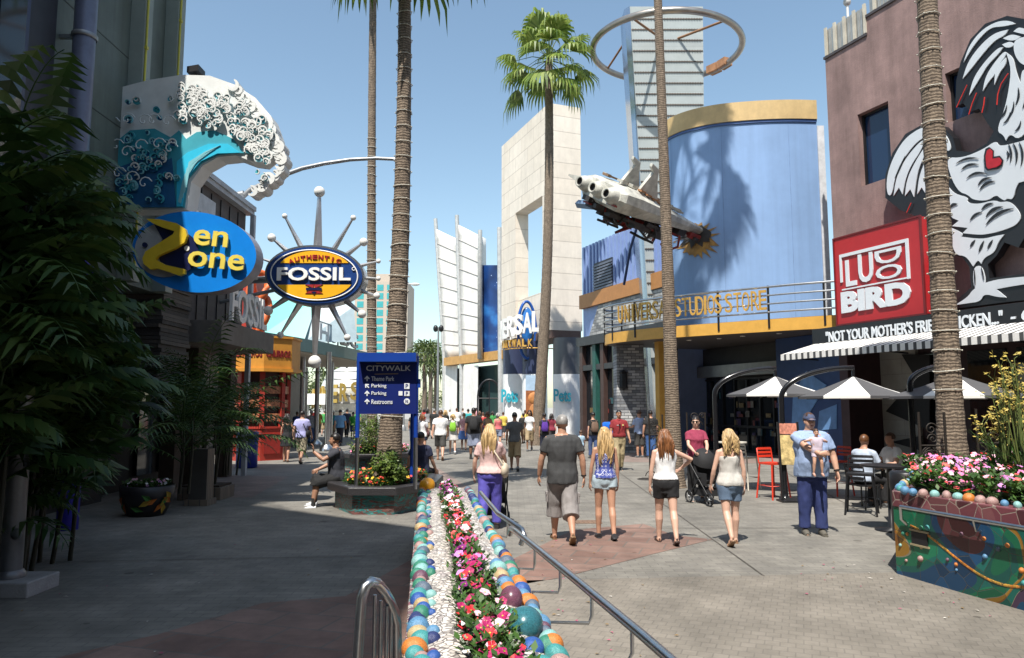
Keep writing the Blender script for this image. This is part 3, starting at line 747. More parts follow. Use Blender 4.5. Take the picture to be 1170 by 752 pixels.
m_ = MB(); m_.tube([q, V((q.x,q.y,zq-.15))], .045, 8); m_.build('mast', WHITE, cc)
m_ = MB(); m_.ball((q.x,q.y,zq-.2), (.13,.13,.16), 12, 8); m_.obox((q.x-.15,q.y-.1,zq+.05), (.28,.05,0), (0,.1,0), (0,0,.09)); m_.build('camera_body', mat('camera_grey', (.5,.49,.47), .4), cc)
# ground floor recess
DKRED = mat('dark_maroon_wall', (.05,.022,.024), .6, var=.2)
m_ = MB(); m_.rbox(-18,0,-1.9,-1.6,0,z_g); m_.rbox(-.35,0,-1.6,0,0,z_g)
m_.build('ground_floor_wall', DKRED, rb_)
sa, sb = sz(1050,460,-1.5)[0], sz(985,460,-1.5)[0]
STONEP = brickmat('pale_slab', (.34,.31,.27), (.38,.35,.31), (.24,.22,.2), 1, 1.6, .5, .008, .7, facade=True, noise_amt=.2)
m_ = MB(); m_.rbox(sa,sb,-1.598,-1.45,0,4.1); pn = m_.build('stone_panel', STONEP, rb_)
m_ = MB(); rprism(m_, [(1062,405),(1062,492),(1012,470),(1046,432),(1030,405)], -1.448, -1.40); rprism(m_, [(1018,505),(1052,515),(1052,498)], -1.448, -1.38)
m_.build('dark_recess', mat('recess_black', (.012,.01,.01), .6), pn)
m_ = MB(); m_.rbox(sb+.02,sb+.75,-1.598,-1.3,0,z_g-.02); m_.build('maroon_pier', mat('maroon_pier', (.10,.035,.04), .6), rb_)
m_ = MB()
for k in range(7): m_.rbox(sa-1.4-k*1.5, sa-.2-k*1.5, -1.598, -1.56, .9, 3.6)
m_.build('shop_window', GLASS, rb_)
# rooster
ro = thing('rooster_sign', 'huge black and white rooster cutout with red heart on the mauve wall', 'sign', R(-6,.3,6))
BLK = mat('sign_black', (.012,.012,.014), .35, var=.1); RWH = mat('rooster_white', (.62,.66,.70), .4, var=.05, scale=1.2); HRT = mat('heart_red', (.42,.012,.02), .35, var=.15)
m_ = MB()
rprism(m_, [(1011,226),(1011,200),(1019,175),(1034,153),(1050,144),(1060,142),(1076,144),(1088,157),(1092,172),(1110,174),(1127,164),(1135,150),(1127,140),(1118,124),(1108,128),(1100,118),(1091,122),(1092,92),(1097,71),(1108,45),(1125,27),(1150,18),(1172,22),(1235,28),(1240,150),(1235,240),(1185,262),(1172,268),(1163,283),(1147,277),(1138,292),(1128,302),(1130,318),(1170,313),(1240,308),(1240,336),(1150,345),(1088,353),(1088,346),(1109,329),(1107,305),(1099,294),(1089,292),(1083,262),(1064,251),(1046,247),(1028,240)], .12, .38, om=.40)
m_.build('backing', BLK, ro, bevel=.008)
whites = [
 [(1013.5,222),(1013,203),(1020,181),(1033,159),(1050,147),(1057,146),(1057,156),(1046,163),(1030,184),(1022,204),(1018.5,224)],
 [(1021,224),(1024,203),(1034,182),(1050,163),(1057,159),(1052,172),(1040,190),(1034,206),(1031,222),(1027,214)],
 [(1034,224),(1036,206),(1044,188),(1055,170),(1060,164),(1056,178),(1048,196),(1044,225),(1040,216)],
 [(1048,222),(1050,202),(1058,182),(1066,168),(1076,163),(1068,178),(1062,195),(1058,222),(1053,214)],
 [(1060,146),(1073,147),(1083,157),(1087,171),(1081,173),(1076,160),(1060,156)],
 [(1062,220),(1066,196),(1074,176),(1079,174),(1076,196),(1074,216),(1068,208)],
 [(1081,180),(1100,181),(1124,171),(1138,161),(1141,168),(1160,164),(1180,158),(1237,148),(1237,206),(1166,205),(1160,214),(1157,228),(1150,226),(1148,229),(1143,226),(1138,222),(1128,229),(1112,228),(1106,222),(1096,219),(1087,203)],
 [(1084,214),(1090,222),(1106,226),(1104,232),(1118,234),(1136,229),(1142,232),(1154,230),(1167,246),(1162,256),(1148,262),(1133,266),(1120,268),(1100,266),(1106,260),(1088,258),(1096,252),(1084,247)],
 [(1085,260),(1100,267),(1098,271),(1122,274),(1138,270),(1147,268),(1140,276),(1136,288),(1124,294),(1121,301),(1117,296),(1112,304),(1104,292),(1092,291),(1087,275)],
 [(1112,306),(1121,303),(1126,321),(1122,330),(1113,331)],
 [(1092,348.5),(1106,340),(1112,331),(1126,323),(1150,318),(1236,312),(1236,318),(1170,324),(1138,330),(1149,340),(1140,339),(1124,335),(1120,344),(1106,346)],
 [(1150,60),(1156,78),(1153,104),(1148,126),(1139,150),(1147,154),(1149,160),(1154,152),(1164,160),(1180,140),(1236,124),(1236,80),(1180,84),(1168,78),(1166,96),(1160,82),(1157,66)],
 [(1158,50),(1163,44),(1176,42),(1236,44),(1236,72),(1182,76),(1168,74),(1160,64)],
 [(1101,71),(1107,53),(1121,35),(1138,25),(1152,23.5),(1160,27),(1146,30),(1132,31),(1120,42),(1110,55)],
 [(1100,90),(1106,71),(1120,52),(1136,38),(1152,34),(1148,40),(1136,46),(1122,62),(1108,80)],
 [(1107,109),(1112,90),(1124,72),(1140,55),(1146,54),(1140,62),(1128,74),(1120,88)],
 [(1123,104),(1126,88),(1136,72),(1148,58),(1150,62),(1142,72),(1136,86),(1130,92)],
 [(1136,97),(1137,82),(1143,72),(1149,66),(1149,74),(1142,82)],
 [(1146,44),(1156,39),(1166,42),(1160,46),(1152,46)],[(1145,51),(1155,47),(1159,52),(1150,55)],[(1158,36),(1164,31),(1172,34),(1176,40),(1166,38)]]
m_ = MB()
def grow(p, k):
    n = len(p); A_ = sum(p[i][0]*p[(i+1)%n][1]-p[(i+1)%n][0]*p[i][1] for i in range(n)); sg = 1 if A_ > 0 else -1; o = []
    for i in range(n):
        (ax, ay), (bx, by), (cx, cy) = p[i-1], p[i], p[(i+1)%n]; nx, ny = (by-ay)+(cy-by), -((bx-ax)+(cx-bx)); L = math.hypot(nx, ny) or 1
        o.append((bx+sg*nx/L*k, by+sg*ny/L*k))
    return o
def chaikin(p):
    o = []; n = len(p)
    for i in range(n):
        a, b, c = p[i-1], p[i], p[(i+1)%n]; u, v = (a[0]-b[0], a[1]-b[1]), (c[0]-b[0], c[1]-b[1]); cs = (u[0]*v[0]+u[1]*v[1])/((math.hypot(*u)*math.hypot(*v)) or 1)
        if cs > .35: o.append(b)
        else: o += [(b[0]+u[0]*.25, b[1]+u[1]*.25), (b[0]+v[0]*.25, b[1]+v[1]*.25)]
    return o
for i, wp in enumerate(whites): rprism(m_, chaikin(chaikin(grow(wp, .12 if i < 6 else (.25 if i > 12 else .55)))), .385, .41+.0006*i)
m_.build('white_feathers', RWH, ro)
m_ = MB()
def stroke(a, b, w, bow=3):
    (ax, ay), (bx, by) = a, b; dx, dy = bx-ax, by-ay; L = math.hypot(dx, dy); nx, ny = -dy/L, dx/L; pts = []; back = []
    for i in range(7):
        t = i/6; c = bow*4*t*(1-t); x, y = ax+dx*t+nx*c, ay+dy*t+ny*c; h = w*(1-abs(2*t-1))**.6/2+.05
        pts.append((x+nx*h, y+ny*h)); back.append((x-nx*h, y-ny*h))
    rprism(m_, pts+back[::-1], .425, .44)
for a, b, w_, c in (((1092,187),(1118,181),2,-3),((1098,194),(1118,188),2.4,-3),((1104,204),(1128,199),2.4,-4),((1117,212),(1133,203),2.4,-3),((1119,217),(1137,207),2.8,-3),((1152,164),(1154,186),2.2,-2),((1157,163),(1160,188),2.4,-3),((1164,162),(1166,190),2.4,-3),((1172,162),(1172,192),2.4,-3),((1121,240),(1135,232),2.8,-2),((1126,248),(1146,236),3.4,-3),((1126,257),(1158,238),3.6,-4),((1108,252),(1122,242),2.4,-2),((1085,238),(1094,233),3,-2),((1108,282),(1114,274),2.6,0),((1118,288),(1124,275),2.8,0),((1128,284),(1134,274),2.6,0),((1142,135),(1150,120),2,2),((1146,141),(1154,128),2,2),((1152,134),(1158,116),2,2),((1160,120),(1163,100),2.4,2),((1168,124),(1172,100),2.6,2),((1159,150),(1166,138),2,2),((1114,326),(1113,308),1.2,0),((1124,320),(1121,305),1.2,0),((1172,60),(1180,52),4,-2),((1022,204),(1034,178),1.2,0),((1150,172),(1150,182),2,-2)):
    stroke(a, b, w_, c)
m_.build('feather_stroke', BLK, ro)
m_ = MB(); rprism(m_, [(1125,192),(1124,178),(1126,170),(1130,168),(1135,172),(1135,179),(1142,178),(1146,183),(1145,189),(1139,193),(1128,195)], .426, .45); m_.build('heart_outline', BLK, ro)
m_ = MB(); rprism(m_, [(1127,190.5),(1126,179),(1127.5,172),(1130.5,170),(1133.5,173),(1133.5,181.5),(1141,180),(1144,184),(1143,188),(1138,191),(1129,193)], .452, .475); m_.build('heart', HRT, ro, bevel=.015)
m_ = MB(); NEON = mat('neon_red', (.65,.04,.03), .3, var=0)
for pl in ([(1093,123),(1098,112),(1105,97)],[(1107,131),(1111,118),(1116,106)],[(1122,129),(1124,120),(1125,111)],[(1139,120),(1140,108),(1144,96),(1152,84)],[(1036,243),(1041,232)]):
    q_ = [sz(px, py, .45) for px, py in pl]; m_.tube([R(a, .45, b) for a, b in q_], .016, 5)
m_.build('neon_tube', NEON, ro)
# ludo sign
lu = thing('square_sign', 'red square sign with white framed lettering ending in BIRD', 'sign', R(sz(1005,320,1.1)[0],.7,4.9))
A_ = sz(954.5,322,1.1); B_ = sz(1054,303,1.1); zl0 = (sz(957,373,1.1)[1]+sz(1056,357,1.1)[1])/2; zl1 = (sz(953,272,1.1)[1]+sz(1052,248.5,1.1)[1])/2
m_ = MB(); m_.rbox(B_[0],A_[0],.45,1.1,zl0,zl1); m_.build('sign_box', mat('ludo_red', (.40,.018,.022), .4, var=.1, scale=1), lu, bevel=.01)
m_ = MB()
for a, b, c, d in ((B_[0]-.03,A_[0]+.03,zl0-.03,zl0+.02),(B_[0]-.03,A_[0]+.03,zl1-.02,zl1+.03),(B_[0]-.03,B_[0]+.02,zl0+.02,zl1-.02),(A_[0]-.02,A_[0]+.03,zl0+.02,zl1-.02)): m_.rbox(a,b,1.06,1.125,c,d)
m_.build('edge_trim', mat('trim_maroon', (.14,.01,.012), .4), lu)
ws_, hs_ = A_[0]-B_[0], zl1-zl0
def L2(u, v, o=1.102): return R(A_[0]-u*ws_, o, zl1-v*hs_)      # u to the right, v down, 0..1
m_ = MB(); RX = -RD
def bar(u0, v0, u1, v1): m_.rbox(A_[0]-u1*ws_, A_[0]-u0*ws_, 1.102, 1.14, zl1-v1*hs_, zl1-v0*hs_)
bar(.075,.20,.10,.52); bar(.10,.20,.875,.225+.01); bar(.845,.236,.875,.62); bar(.09,.60,.845,.615)
text_mb('L', L2(.21,.43), RX, ZZ, .13*ws_, .30*hs_, .04, .02, mb=m_); text_mb('U', L2(.39,.41), RX, ZZ, .17*ws_, .32*hs_, .04, .02, mb=m_)
text_mb('D', L2(.65,.335), V((0,0,-1)), RX, .15*hs_, .29*ws_, .04, .01, mb=m_); text_mb('O', L2(.65,.505), V((0,0,-1)), RX, .15*hs_, .29*ws_, .04, .01, mb=m_)
text_mb('BIRD', L2(.475,.755), RX, ZZ, .80*ws_, .24*hs_, .05, .055, mb=m_)
m_.build('lettering', mat('ludo_white', (.66,.70,.74), .4, var=0), lu)
# black slogan band
bd = thing('slogan_band', 'long black fascia with a quoted chicken slogan in white capitals', 'sign', R(-6,1,4.4))
s_l = sz(928,388,1.3)[0]; zb0 = sz(1000,391,1.3)[1]; zb1 = zl0-.06
m_ = MB(); m_.rbox(-18,s_l,.02,1.3,zb0,zb1); m_.build('fascia', BLK, bd, bevel=.01)
m_ = MB(); a_, b_ = sz(944,382,1.302)[0], sz(1146,362,1.302)[0]; zc_ = (zb0+zb1)/2
text_mb('"NOT YOUR MOTHER\'S FRIED CHICKEN..."', R((a_+b_)/2,1.302,zc_), RX, ZZ, a_-b_, (zb1-zb0)*.56, .03, .02, mb=m_)
text_mb('- CHEF', R(b_-.85,1.302,zc_), RX, ZZ, 1.3, (zb1-zb0)*.5, .03, .02, shear=.3, mb=m_)
m_.build('lettering', mat('ludo_white', (1,1,1)), bd)
# awning
aw = thing('awning', 'black and white striped awning under the slogan band', 'awning', R(-6,2,4))
oA, oB = 1.32, 2.7
s_a = sz(893,412,oB)[0]; za0 = sz(893,412,oB)[1]; za1 = zb0+.1
m_ = MB(); k = s_a; i = 0
while k > -18:
    c = i % 2; j = k-(.15 if i % 2 == 0 else .10)
    p = [R(j,oA,za1),R(k,oA,za1),R(k,oB,za0+.16),R(j,oB,za0+.16)]
    m_.hexa([p[0],p[1],p[2],p[3]]+[x+V((0,0,.03)) for x in p], c)
    m_.rbox(j,k,oB,oB+.03,za0,za0+.19,c)
    k = j; i += 1
m_.build('striped_canvas', [mat('awning_white', (.74,.72,.69), .8, var=.06), mat('awning_black', (.07,.07,.072), .8)], aw)
m_ = MB(); m_.tube([R(s_a,oB-.03,za0+.12),R(-18,oB-.03,za0+.12)], .03, 6)
for k in (s_a-.1, s_a-3.5, s_a-7): m_.tube([R(k,oA-.02,za1-.5),R(k,oB-.05,za0+.1)], .025, 6)
m_.build('awning_frame', DKMETAL, aw)
# =============== blue drum store ===============
st = thing('curved_store', 'blue curved store with gold cornice, railed balcony and gold letters', 'store', (13.75,32.5,0))
dr = 0
BLUE = weather(mat('drum_blue', (.215,.345,.575), .6, var=.04, scale=.35, bump=.05), .08, (1.5,1.5,.06), 0, .07)
zd1 = P(935,115.5,27.9).z; zd0 = P(935,137,27.9).z
def smooth_path(p, k=3):
    out = []
    for i in range(len(p)-1):
        p0, p1, p2, p3 = p[max(i-1,0)], p[i], p[i+1], p[min(i+2,len(p)-1)]
        for j in range(k):
            t = j/k; out.append(.5*((2*p1)+(p2-p0)*t+(2*p0-5*p1+4*p2-p3)*t*t+(3*p1-p0-3*p2+p3)*t**3))
    return out+[p[-1]]
dpl = smooth_path([V((x,y,0)) for x,y in ((8.2,36.5),(7.0,33.2),(6.52,31.2),(6.45,30.1),(6.95,29.1),(8.0,28.35),(9.4,27.98),(10.7,27.85),(11.82,27.9))], 6)
def dn_(i):
    t = dpl[min(i+1,len(dpl)-1)]-dpl[max(i-1,0)]; t.normalize(); return V((-t.y,t.x,0))*-1
def dpo(d): 
    o = []
    for i, p in enumerate(dpl):
        n_ = dn_(i); n_ = n_ if n_.dot(V((-1,-1,0))) > 0 else -n_
        o.append(p+n_*d)
    return o
def arcband(mb, d, z0, z1, mi=0, thick=1.0):
    o, i_ = dpo(d), dpo(d-thick)
    mb.loft([[a+V((0,0,z0)), a+V((0,0,z1)), b+V((0,0,z1)), b+V((0,0,z0))] for a, b in zip(o, i_)], mi, smooth=False)
m_ = MB(); arcband(m_, 0, 4.9, zd0); m_.build('drum_wall', BLUE, st)
m_ = MB(); arcband(m_, .09, zd0+.002, zd1); m_.build('gold_cornice', weather(mat('cornice_gold', (.60,.42,.19), .55, var=.08), .14, (1,1,.2)), st)
m_ = MB(); arcband(m_, .05, zd0-.10, zd0-.003, thick=.04); m_.build('cornice_under_rail', mat('blue_rail', (.05,.10,.25), .5), st)  # narrow dark blue rail just below the gold cornice
m_ = MB(); e_ = dpl[-1]; m_.box(e_.x+.004, e_.x+.26, e_.y-.05, e_.y+1.2, 4.9, zd0-.25); m_.build('end_pilaster', mat('pale_end', (.55,.56,.58), .6), st)
m_ = MB(); D8 = dpo(0)
for k in range(20, len(D8)-1, 11):
    n_ = dn_(k); n_ = n_ if n_.dot(V((-1,-1,0))) > 0 else -n_; m_.obox(D8[k]+V((0,0,(zd0+4.9)/2)), n_*.006, V((-n_.y,n_.x,0))*.010, (0,0,(zd0-5.2)/2))
m_.build('wall_joint', mat('joint_blue', (.16,.26,.45), .6), st)
# balcony path (world xy)
bz0 = 4.57; bz1 = 5.0
bp = [V((10.85,24.72,0)),V((9.75,25.4,0)),V((8.7,26.2,0)),V((7.6,27.05,0)),V((6.5,27.95,0)),V((5.5,28.9,0)),V((4.75,29.8,0)),V((4.25,30.7,0)),V((4.05,31.5,0)),V((4.25,32.3,0)),V((5.0,32.9,0))]
bps = smooth_path(bp)
nb = len(bps)
def bnorm(i):
    t = bps[min(i+1,nb-1)]-bps[max(i-1,0)]; t.normalize(); return V((-t.y, t.x, 0))*1
in_c = [R(sz(5+0,0)[0] if 0 else 0, -3)]
slab = [(p.x,p.y) for p in bps]+[(R(9.5,-3).x,R(9.5,-3).y),(R(0,-3).x,R(0,-3).y)]
m_ = MB(); m_.prism(slab, ff, bz0, bz0+.06, 1); m_.prism([(x,y) for x,y in slab], ff, bz0+.064, bz1-.004, 0); m_.build('balcony_slab', [mat('slab_dark', (.05,.045,.045), .6), mat('soffit_grey', (.10,.09,.085), .5, var=.1)], st)
FG = mat('fascia_gold', (.60,.33,.065), .45, var=.10)
m_ = MB(); rings = []
for i, p in enumerate(bps[:-4]):
    n_ = bnorm(i); n_ = n_ if n_.dot(V((-1,-1,0))) > 0 else -n_
    rings.append([p+n_*.01+V((0,0,bz0-.02)), p+n_*.09+V((0,0,bz0-.02)), p+n_*.09+V((0,0,bz1-.02)), p+n_*.01+V((0,0,bz1-.02))])
m_.loft(rings, smooth=False); m_.build('gold_fascia', FG, st)
for D_, X_ in ((27.6,8.6),(26.6,9.6),(29.3,7.0),(30.5,5.9),(28.6,8.0)):
    m_ = MB(); m_.lathe([(.1,-.015),(.09,-.03),(0,-.03)], (X_,D_,bz0), 12); m_.build('downlight', mat('downlight_white', (.8,.78,.7), .3, var=0), st)
rails = None
m_ = MB()
def off(i, d, z):
    n_ = bnorm(i); n_ = n_ if n_.dot(V((-1,-1,0))) > 0 else -n_
    return bps[i]+n_*d+V((0,0,z))
for z in (.22,.52,.82,1.12): m_.tube([off(i,.12,bz1+z) for i in range(nb)], .042 if z > 1 else .032, 8)
rl = m_.build('railing', STEEL, st)
for i in range(1, nb, 4):
    m_ = MB(); n_ = off(i,.12,0)-off(i,0,0); n_.normalize(); m_.obox(off(i,.10,bz0+.85), n_*.02, V((-n_.y,n_.x,0))*.035, (0,0,.75)); m_.build('rail_post', DKMETAL, rl)
# gold letters along the balcony
def on_path(px):
    d = ray(px, 350); best = None
    for i in range(nb-1):
        a, b = bps[i], bps[i+1]
        fa_, fb_ = a.x*d.y-a.y*d.x, b.x*d.y-b.y*d.x
        if fa_*fb_ <= 0 and a.y < 32.2:
            t = fa_/(fa_-fb_); p = a.lerp(b, t)
            if best is None or p.y < best[0].y: best = (p, (a-b).normalized())
    return best
m_ = MB(); lw = None
for word, xs in (('UNIVERSAL',(713,720.5,727,732.5,739,745.5,752,759.5,766)),('STUDIOS',(777.5,786,794.5,802.5,808.5,815,823)),('STORE',(835,845,854.5,865,874))):
    for ch, px in zip(word, xs):
        r_ = on_path(px)
        if not r_: continue
        p, t = r_; n_ = V((t.y,-t.x,0)); n_ = n_ if n_.dot(V((-1,-1,0))) > 0 else -n_
        text_mb(ch, p+n_*.17+V((0,0,bz1+.66)), t, ZZ, (.09 if ch == 'I' else .27), .70, .06, .0, mb=m_)
m_.build('gold_lettering', mat('letter_gold', (.62,.36,.08), .35, .3, var=.12), st)
m_ = MB(); m_.rbox(sz(858,345,-.3)[0],sz(826,345,-.3)[0],-1.2,-.2,bz1+.01,bz1+.95); m_.build('vent_box', DKMETAL, st)
# store front under the balcony
so_ = -1.6
m_ = MB(); m_.rbox(.02,9.6,so_-.3,so_,0,bz0-.01); m_.build('shop_glass', GLASS, st)
m_ = MB()
for k in range(12): m_.rbox(.1+k*.82,.18+k*.82,so_+.002,so_+.08,0,3.1)
for z in (0,1.05,3.1): m_.rbox(.02,9.6,so_+.003,so_+.07,z,z+.09)
m_.build('mullion', DKMETAL, st)
m_ = MB(); m_.rbox(.02,9.6,so_+.004,so_+.5,3.25,3.75); m_.rbox(.02,9.6,so_+.004,so_+.15,3.75,bz0-.02,1); m_.build('metal_header', [mat('header_metal', (.28,.27,.26), .35, .8, var=.1), mat('header_dark', (.03,.03,.03), .5)], st)
MERCH = [mat('merch_'+n, c, .5, var=.4, scale=8) for n, c in (('red',(.16,.03,.025)),('gold',(.16,.11,.04)),('purple',(.05,.025,.08)),('teal',(.03,.08,.09)),('cream',(.16,.145,.12)))]
m_ = MB()
for i in range(70):
    s_, z_ = rnd.uniform(.3,9.3), rnd.choice((.4,.75,1.15,1.5,1.9,2.3)); m_.rbox(s_,s_+rnd.uniform(.08,.3),so_+.082,so_+.1,z_,z_+rnd.uniform(.1,.3),rnd.randrange(5))
m_.build('display_goods', MERCH, st)
p_ = P(756,465,30.2); m_ = MB(); m_.obox((p_.x,p_.y,2.3), (.17,.05,0), (-.05,.15,0), (0,0,2.27)); m_.build('gold_column', FG, st)
m_ = MB(); a_, b_ = sz(960,450,-.9)[0], sz(893,450,-.9)[0]
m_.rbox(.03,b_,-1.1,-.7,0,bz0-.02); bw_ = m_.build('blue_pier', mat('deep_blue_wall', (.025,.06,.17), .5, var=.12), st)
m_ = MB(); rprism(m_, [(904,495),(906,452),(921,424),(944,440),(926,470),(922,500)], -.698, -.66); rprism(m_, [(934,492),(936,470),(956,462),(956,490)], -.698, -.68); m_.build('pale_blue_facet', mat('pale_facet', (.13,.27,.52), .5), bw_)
# brick pillar with lantern
D_ = 31.6
xl, xr = P(705,430,D_).x, P(737,430,D_).x
PB = brickmat('grey_stone_brick', (.16,.17,.19), (.62,.62,.61), (.10,.10,.11), 1, .34, .12, .012, .75, rot=(PI/2,0,0), bump=.7, noise_amt=.45, bias=-.1)
m_ = MB(); m_.hexa([V((xl-.02,D_,0)),V((xr+.12,D_,0)),V((xr+.12,D_+1.1,0)),V((xl-.02,D_+1.1,0)),V((xl,D_,bz0-.01)),V((xr-.05,D_,bz0-.01)),V((xr-.05,D_+1.1,bz0-.01)),V((xl,D_+1.1,bz0-.01))]); pl_ = m_.build('brick_pillar', PB, st)
c_ = P(712.5,434,D_-.1); m_ = MB(); m_.lathe([(.04,-.42),(.16,-.36),(.17,-.3),(.15,.25),(.2,.3),(.04,.42)], c_, 6, smooth=False); m_.tube([c_+V((0,0,.4)),c_+V((0,.2,.3))], .03, 6); m_.build('lantern', DKMETAL, pl_)
m_ = MB(); m_.lathe([(.135,-.28),(.13,.24)], c_, 6, smooth=False); m_.build('lantern_glass', mat('lantern_pane', (.6,.6,.56), .2, var=0), pl_)
# =============== blue corrugated block with orange band ===============
cb = thing('corrugated_building', 'pale blue corrugated block with a louvre and an orange band', 'building', R(11,-3))
sA, sB = sz(664,330)[0], 9.65
zc1 = (sz(668,288)[1]+sz(716,254)[1])/2; zo1 = (sz(668,336)[1]+sz(728,320)[1])/2; zo0 = (sz(668,352)[1]+sz(728,337)[1])/2
CB = mat('corrugated_blue', (.24,.33,.58), .5, .1, var=.08)
m_ = MB(); m_.rbox(sB,sA,-6,-.12,0,zc1-.1)
k = sB
while k < sA-.1:
    m_.rbox(k,k+.2,-.118,-.02,zo1,zc1); k += .4
m_.build('wall', CB, cb)
v0, v1 = sz(679,312)[0], sz(700,312)[0]; vz0 = (sz(679,334)[1]+sz(700,326)[1])/2; vz1 = (sz(679,302)[1]+sz(700,293)[1])/2
m_ = MB(); m_.rbox(v1,v0,-.1,.02,vz0,vz1)
lv = m_.build('louvre', mat('louvre_dark', (.02,.02,.03), .5), cb)
m_ = MB()
for k in range(9):
    z = vz0+.05+(vz1-vz0-.1)*k/9; m_.hexa([R(v1,.022,z),R(v0,.022,z),R(v0,.09,z-.03),R(v1,.09,z-.03),R(v1,.022,z+.1),R(v0,.022,z+.1),R(v0,.09,z+.07),R(v1,.09,z+.07)])
m_.build('slat', mat('louvre_slat', (.13,.15,.2), .5), lv)
m_ = MB(); m_.rbox(sB-.02,sA,-.1,.14,zo0,zo1-.002); m_.build('orange_band', mat('band_orange', (.42,.19,.06), .55, var=.1), cb)
RB = brickmat('pale_stone_course', (.16,.17,.18), (.55,.55,.53), (.1,.1,.1), 1, .5, .16, .012, .75, facade=True, bump=.6, noise_amt=.4)
zs0 = sz(690,382)[1]
m_ = MB(); m_.hexa([R(sB,.05,zs0),R(sA-1,.05,zs0),R(sA-1,-.1,zs0),R(sB,-.1,zs0),R(sB,.05,zo0-.004),R(sA-2.2,.05,zo0-.004),R(sA-2.2,-.1,zo0-.004),R(sB,-.1,zo0-.004)]); m_.build('stone_course', RB, cb)
m_ = MB(); m_.rbox(sB-.3,sA,-.1,.35,zs0-.5,zs0-.004); m_.rbox(sB,sA,-.1,.2,zs0-1.9,zs0-1.6); m_.build('steel_beam', mat('beam_dark', (.05,.05,.055), .4, .5), cb)
m_ = MB(); m_.rbox(sB,sA,-.118,-.05,0,zs0-.5); m_.build('shop_glass', GLASS, cb)
for px, c in ((668,0),(683,1),(692,0)):
    k = sz(px,450,.0)[0]; m_ = MB(); m_.rbox(k-.18,k+.18,-.04,.22,0,zs0-.51); m_.build('column', [mat('brown_pier', (.06,.035,.03), .5), mat('green_pier', (.02,.09,.075), .5)][c], cb)
m_ = MB()
for i in range(24):
    s_, z_ = rnd.uniform(sB,sA-.4), rnd.choice((.5,1.0,1.6,2.1)); m_.rbox(s_,s_+rnd.uniform(.1,.4),-.048,-.03,z_,z_+rnd.uniform(.1,.4),rnd.randrange(5))
m_.build('display_goods', MERCH, cb)
# =============== panelled metal tower with ring ===============
tw = thing('metal_tower', 'tall tapering metal clad tower rising behind the blue drum', 'tower', P(757,465,36))
MT = brickmat('metal_cladding', (.33,.365,.365), (.36,.395,.395), (.28,.31,.31), 1, 60, .78, .01, .42, rot=(PI/2,0,0), bump=.25, noise_amt=.12)
def tface(y): return None
D0 = 35.6; zt = 22.0
def xat(px, py): 
    p = P(px, py, D0); return p.x, p.z
(xa1, za1_), (xa0, za0_) = xat(719,0), xat(739,330)
(xb1, zb1_), (xb0, zb0_) = xat(803,0), xat(805,200)
def lerpx(x1, z1, x0, z0, z): return x0+(x1-x0)*(z-z0)/(z1-z0)
def LX(z): return lerpx(xa1, za1_, xa0, za0_, z)
def RX_(z): return lerpx(xb1, zb1_, xb0, zb0_, z)
m_ = MB()
m_.hexa([V((LX(0),D0,0)),V((RX_(0),D0,0)),V((RX_(0),D0+2,0)),V((LX(0),D0+2,0)),V((LX(zt),D0,zt)),V((RX_(zt),D0,zt)),V((RX_(zt),D0+2,zt)),V((LX(zt),D0+2,zt))])
m_.build('cladding', MT, tw)
m_ = MB(); e0 = .24
m_.hexa([V((LX(0)-e0*.6,D0+.25,0)),V((LX(0)-.01,D0-.06,0)),V((LX(0)-.01,D0+1.6,0)),V((LX(0)-e0*.6,D0+1.6,0)),V((LX(zt)-e0,D0+.25,zt)),V((LX(zt)-.01,D0-.06,zt)),V((LX(zt)-.01,D0+1.6,zt)),V((LX(zt)-e0,D0+1.6,zt))]); m_.build('edge_fin', mat('polished_blue_steel', (.42,.48,.56), .22, .9, var=.2, scale=.8, stretch=(1,1,.3)), tw)
m_ = MB()
zz = 6.2
while zz < 21.5:
    m_.box(LX(zz)+.02,RX_(zz)-.02,D0-.03,D0-.003,zz,zz+.04)
    n_ = 26
    for j in range(n_): 
        x = LX(zz)+.06+(RX_(zz)-LX(zz)-.12)*j/n_; m_.box(x,x+.05,D0-.05,D0-.031,zz-.025,zz+.05)
    zz += .56
m_.build('bolted_seam', mat('rusty_seam', (.12,.10,.085), .6, .5), tw)
rg = thing('tower_ring', 'big tubular steel ring around the metal tower', 'ring', P(760,57,D0+.8))
c_ = P(761,56,D0+.8); rr = 84/850*math.hypot(D0+.8, c_.z-2)*.93
m_ = MB(); TLT = Matrix.Rotation(math.radians(2),3,'Y')
m_.tube([c_+TLT @ V((rr*math.cos(t),rr*math.sin(t),0)) for t in [2*PI*i/72 for i in range(72)]], .165, 12, closed=True); m_.build('ring_tube', mat('ring_steel', (.34,.31,.28), .35, .85, var=.2, scale=1.5), rg)
m_ = MB()
for q in (-2.2,-.9): m_.tube([c_+V((rr*math.cos(q),rr*math.sin(q),0)), c_+V((.7*math.cos(q),-.8,.15))], .06, 6)
for q in (2.4,): m_.tube([c_+V((rr*math.cos(q),rr*math.sin(q),0)), c_+V((-1.4,.5,1.6))], .06, 6)
m_.build('strut', mat('rust_strut', (.28,.15,.08), .6, .4), rg)
m_ = MB()
for q in (.42,.62): m_.obox(c_+V((rr*math.cos(q),rr*math.sin(q),-.05)), V((-math.sin(q),math.cos(q),0))*.32, V((math.cos(q),math.sin(q),0))*.26, (0,0,.2))
m_.build('light_box', mat('rust_box', (.40,.20,.10), .6, .2, var=.3), rg)
bm = thing('steel_beam', 'blue grey horizontal beam bridging the stone portal and the tower', 'beam', P(690,238,35))
m_ = MB(); a_, b_ = P(660,233,39), P(735,241,35.9); m_.tube([a_,b_], .22, 4, smooth=False); m_.build('girder', mat('girder_blue', (.15,.22,.33), .4, .4), bm)
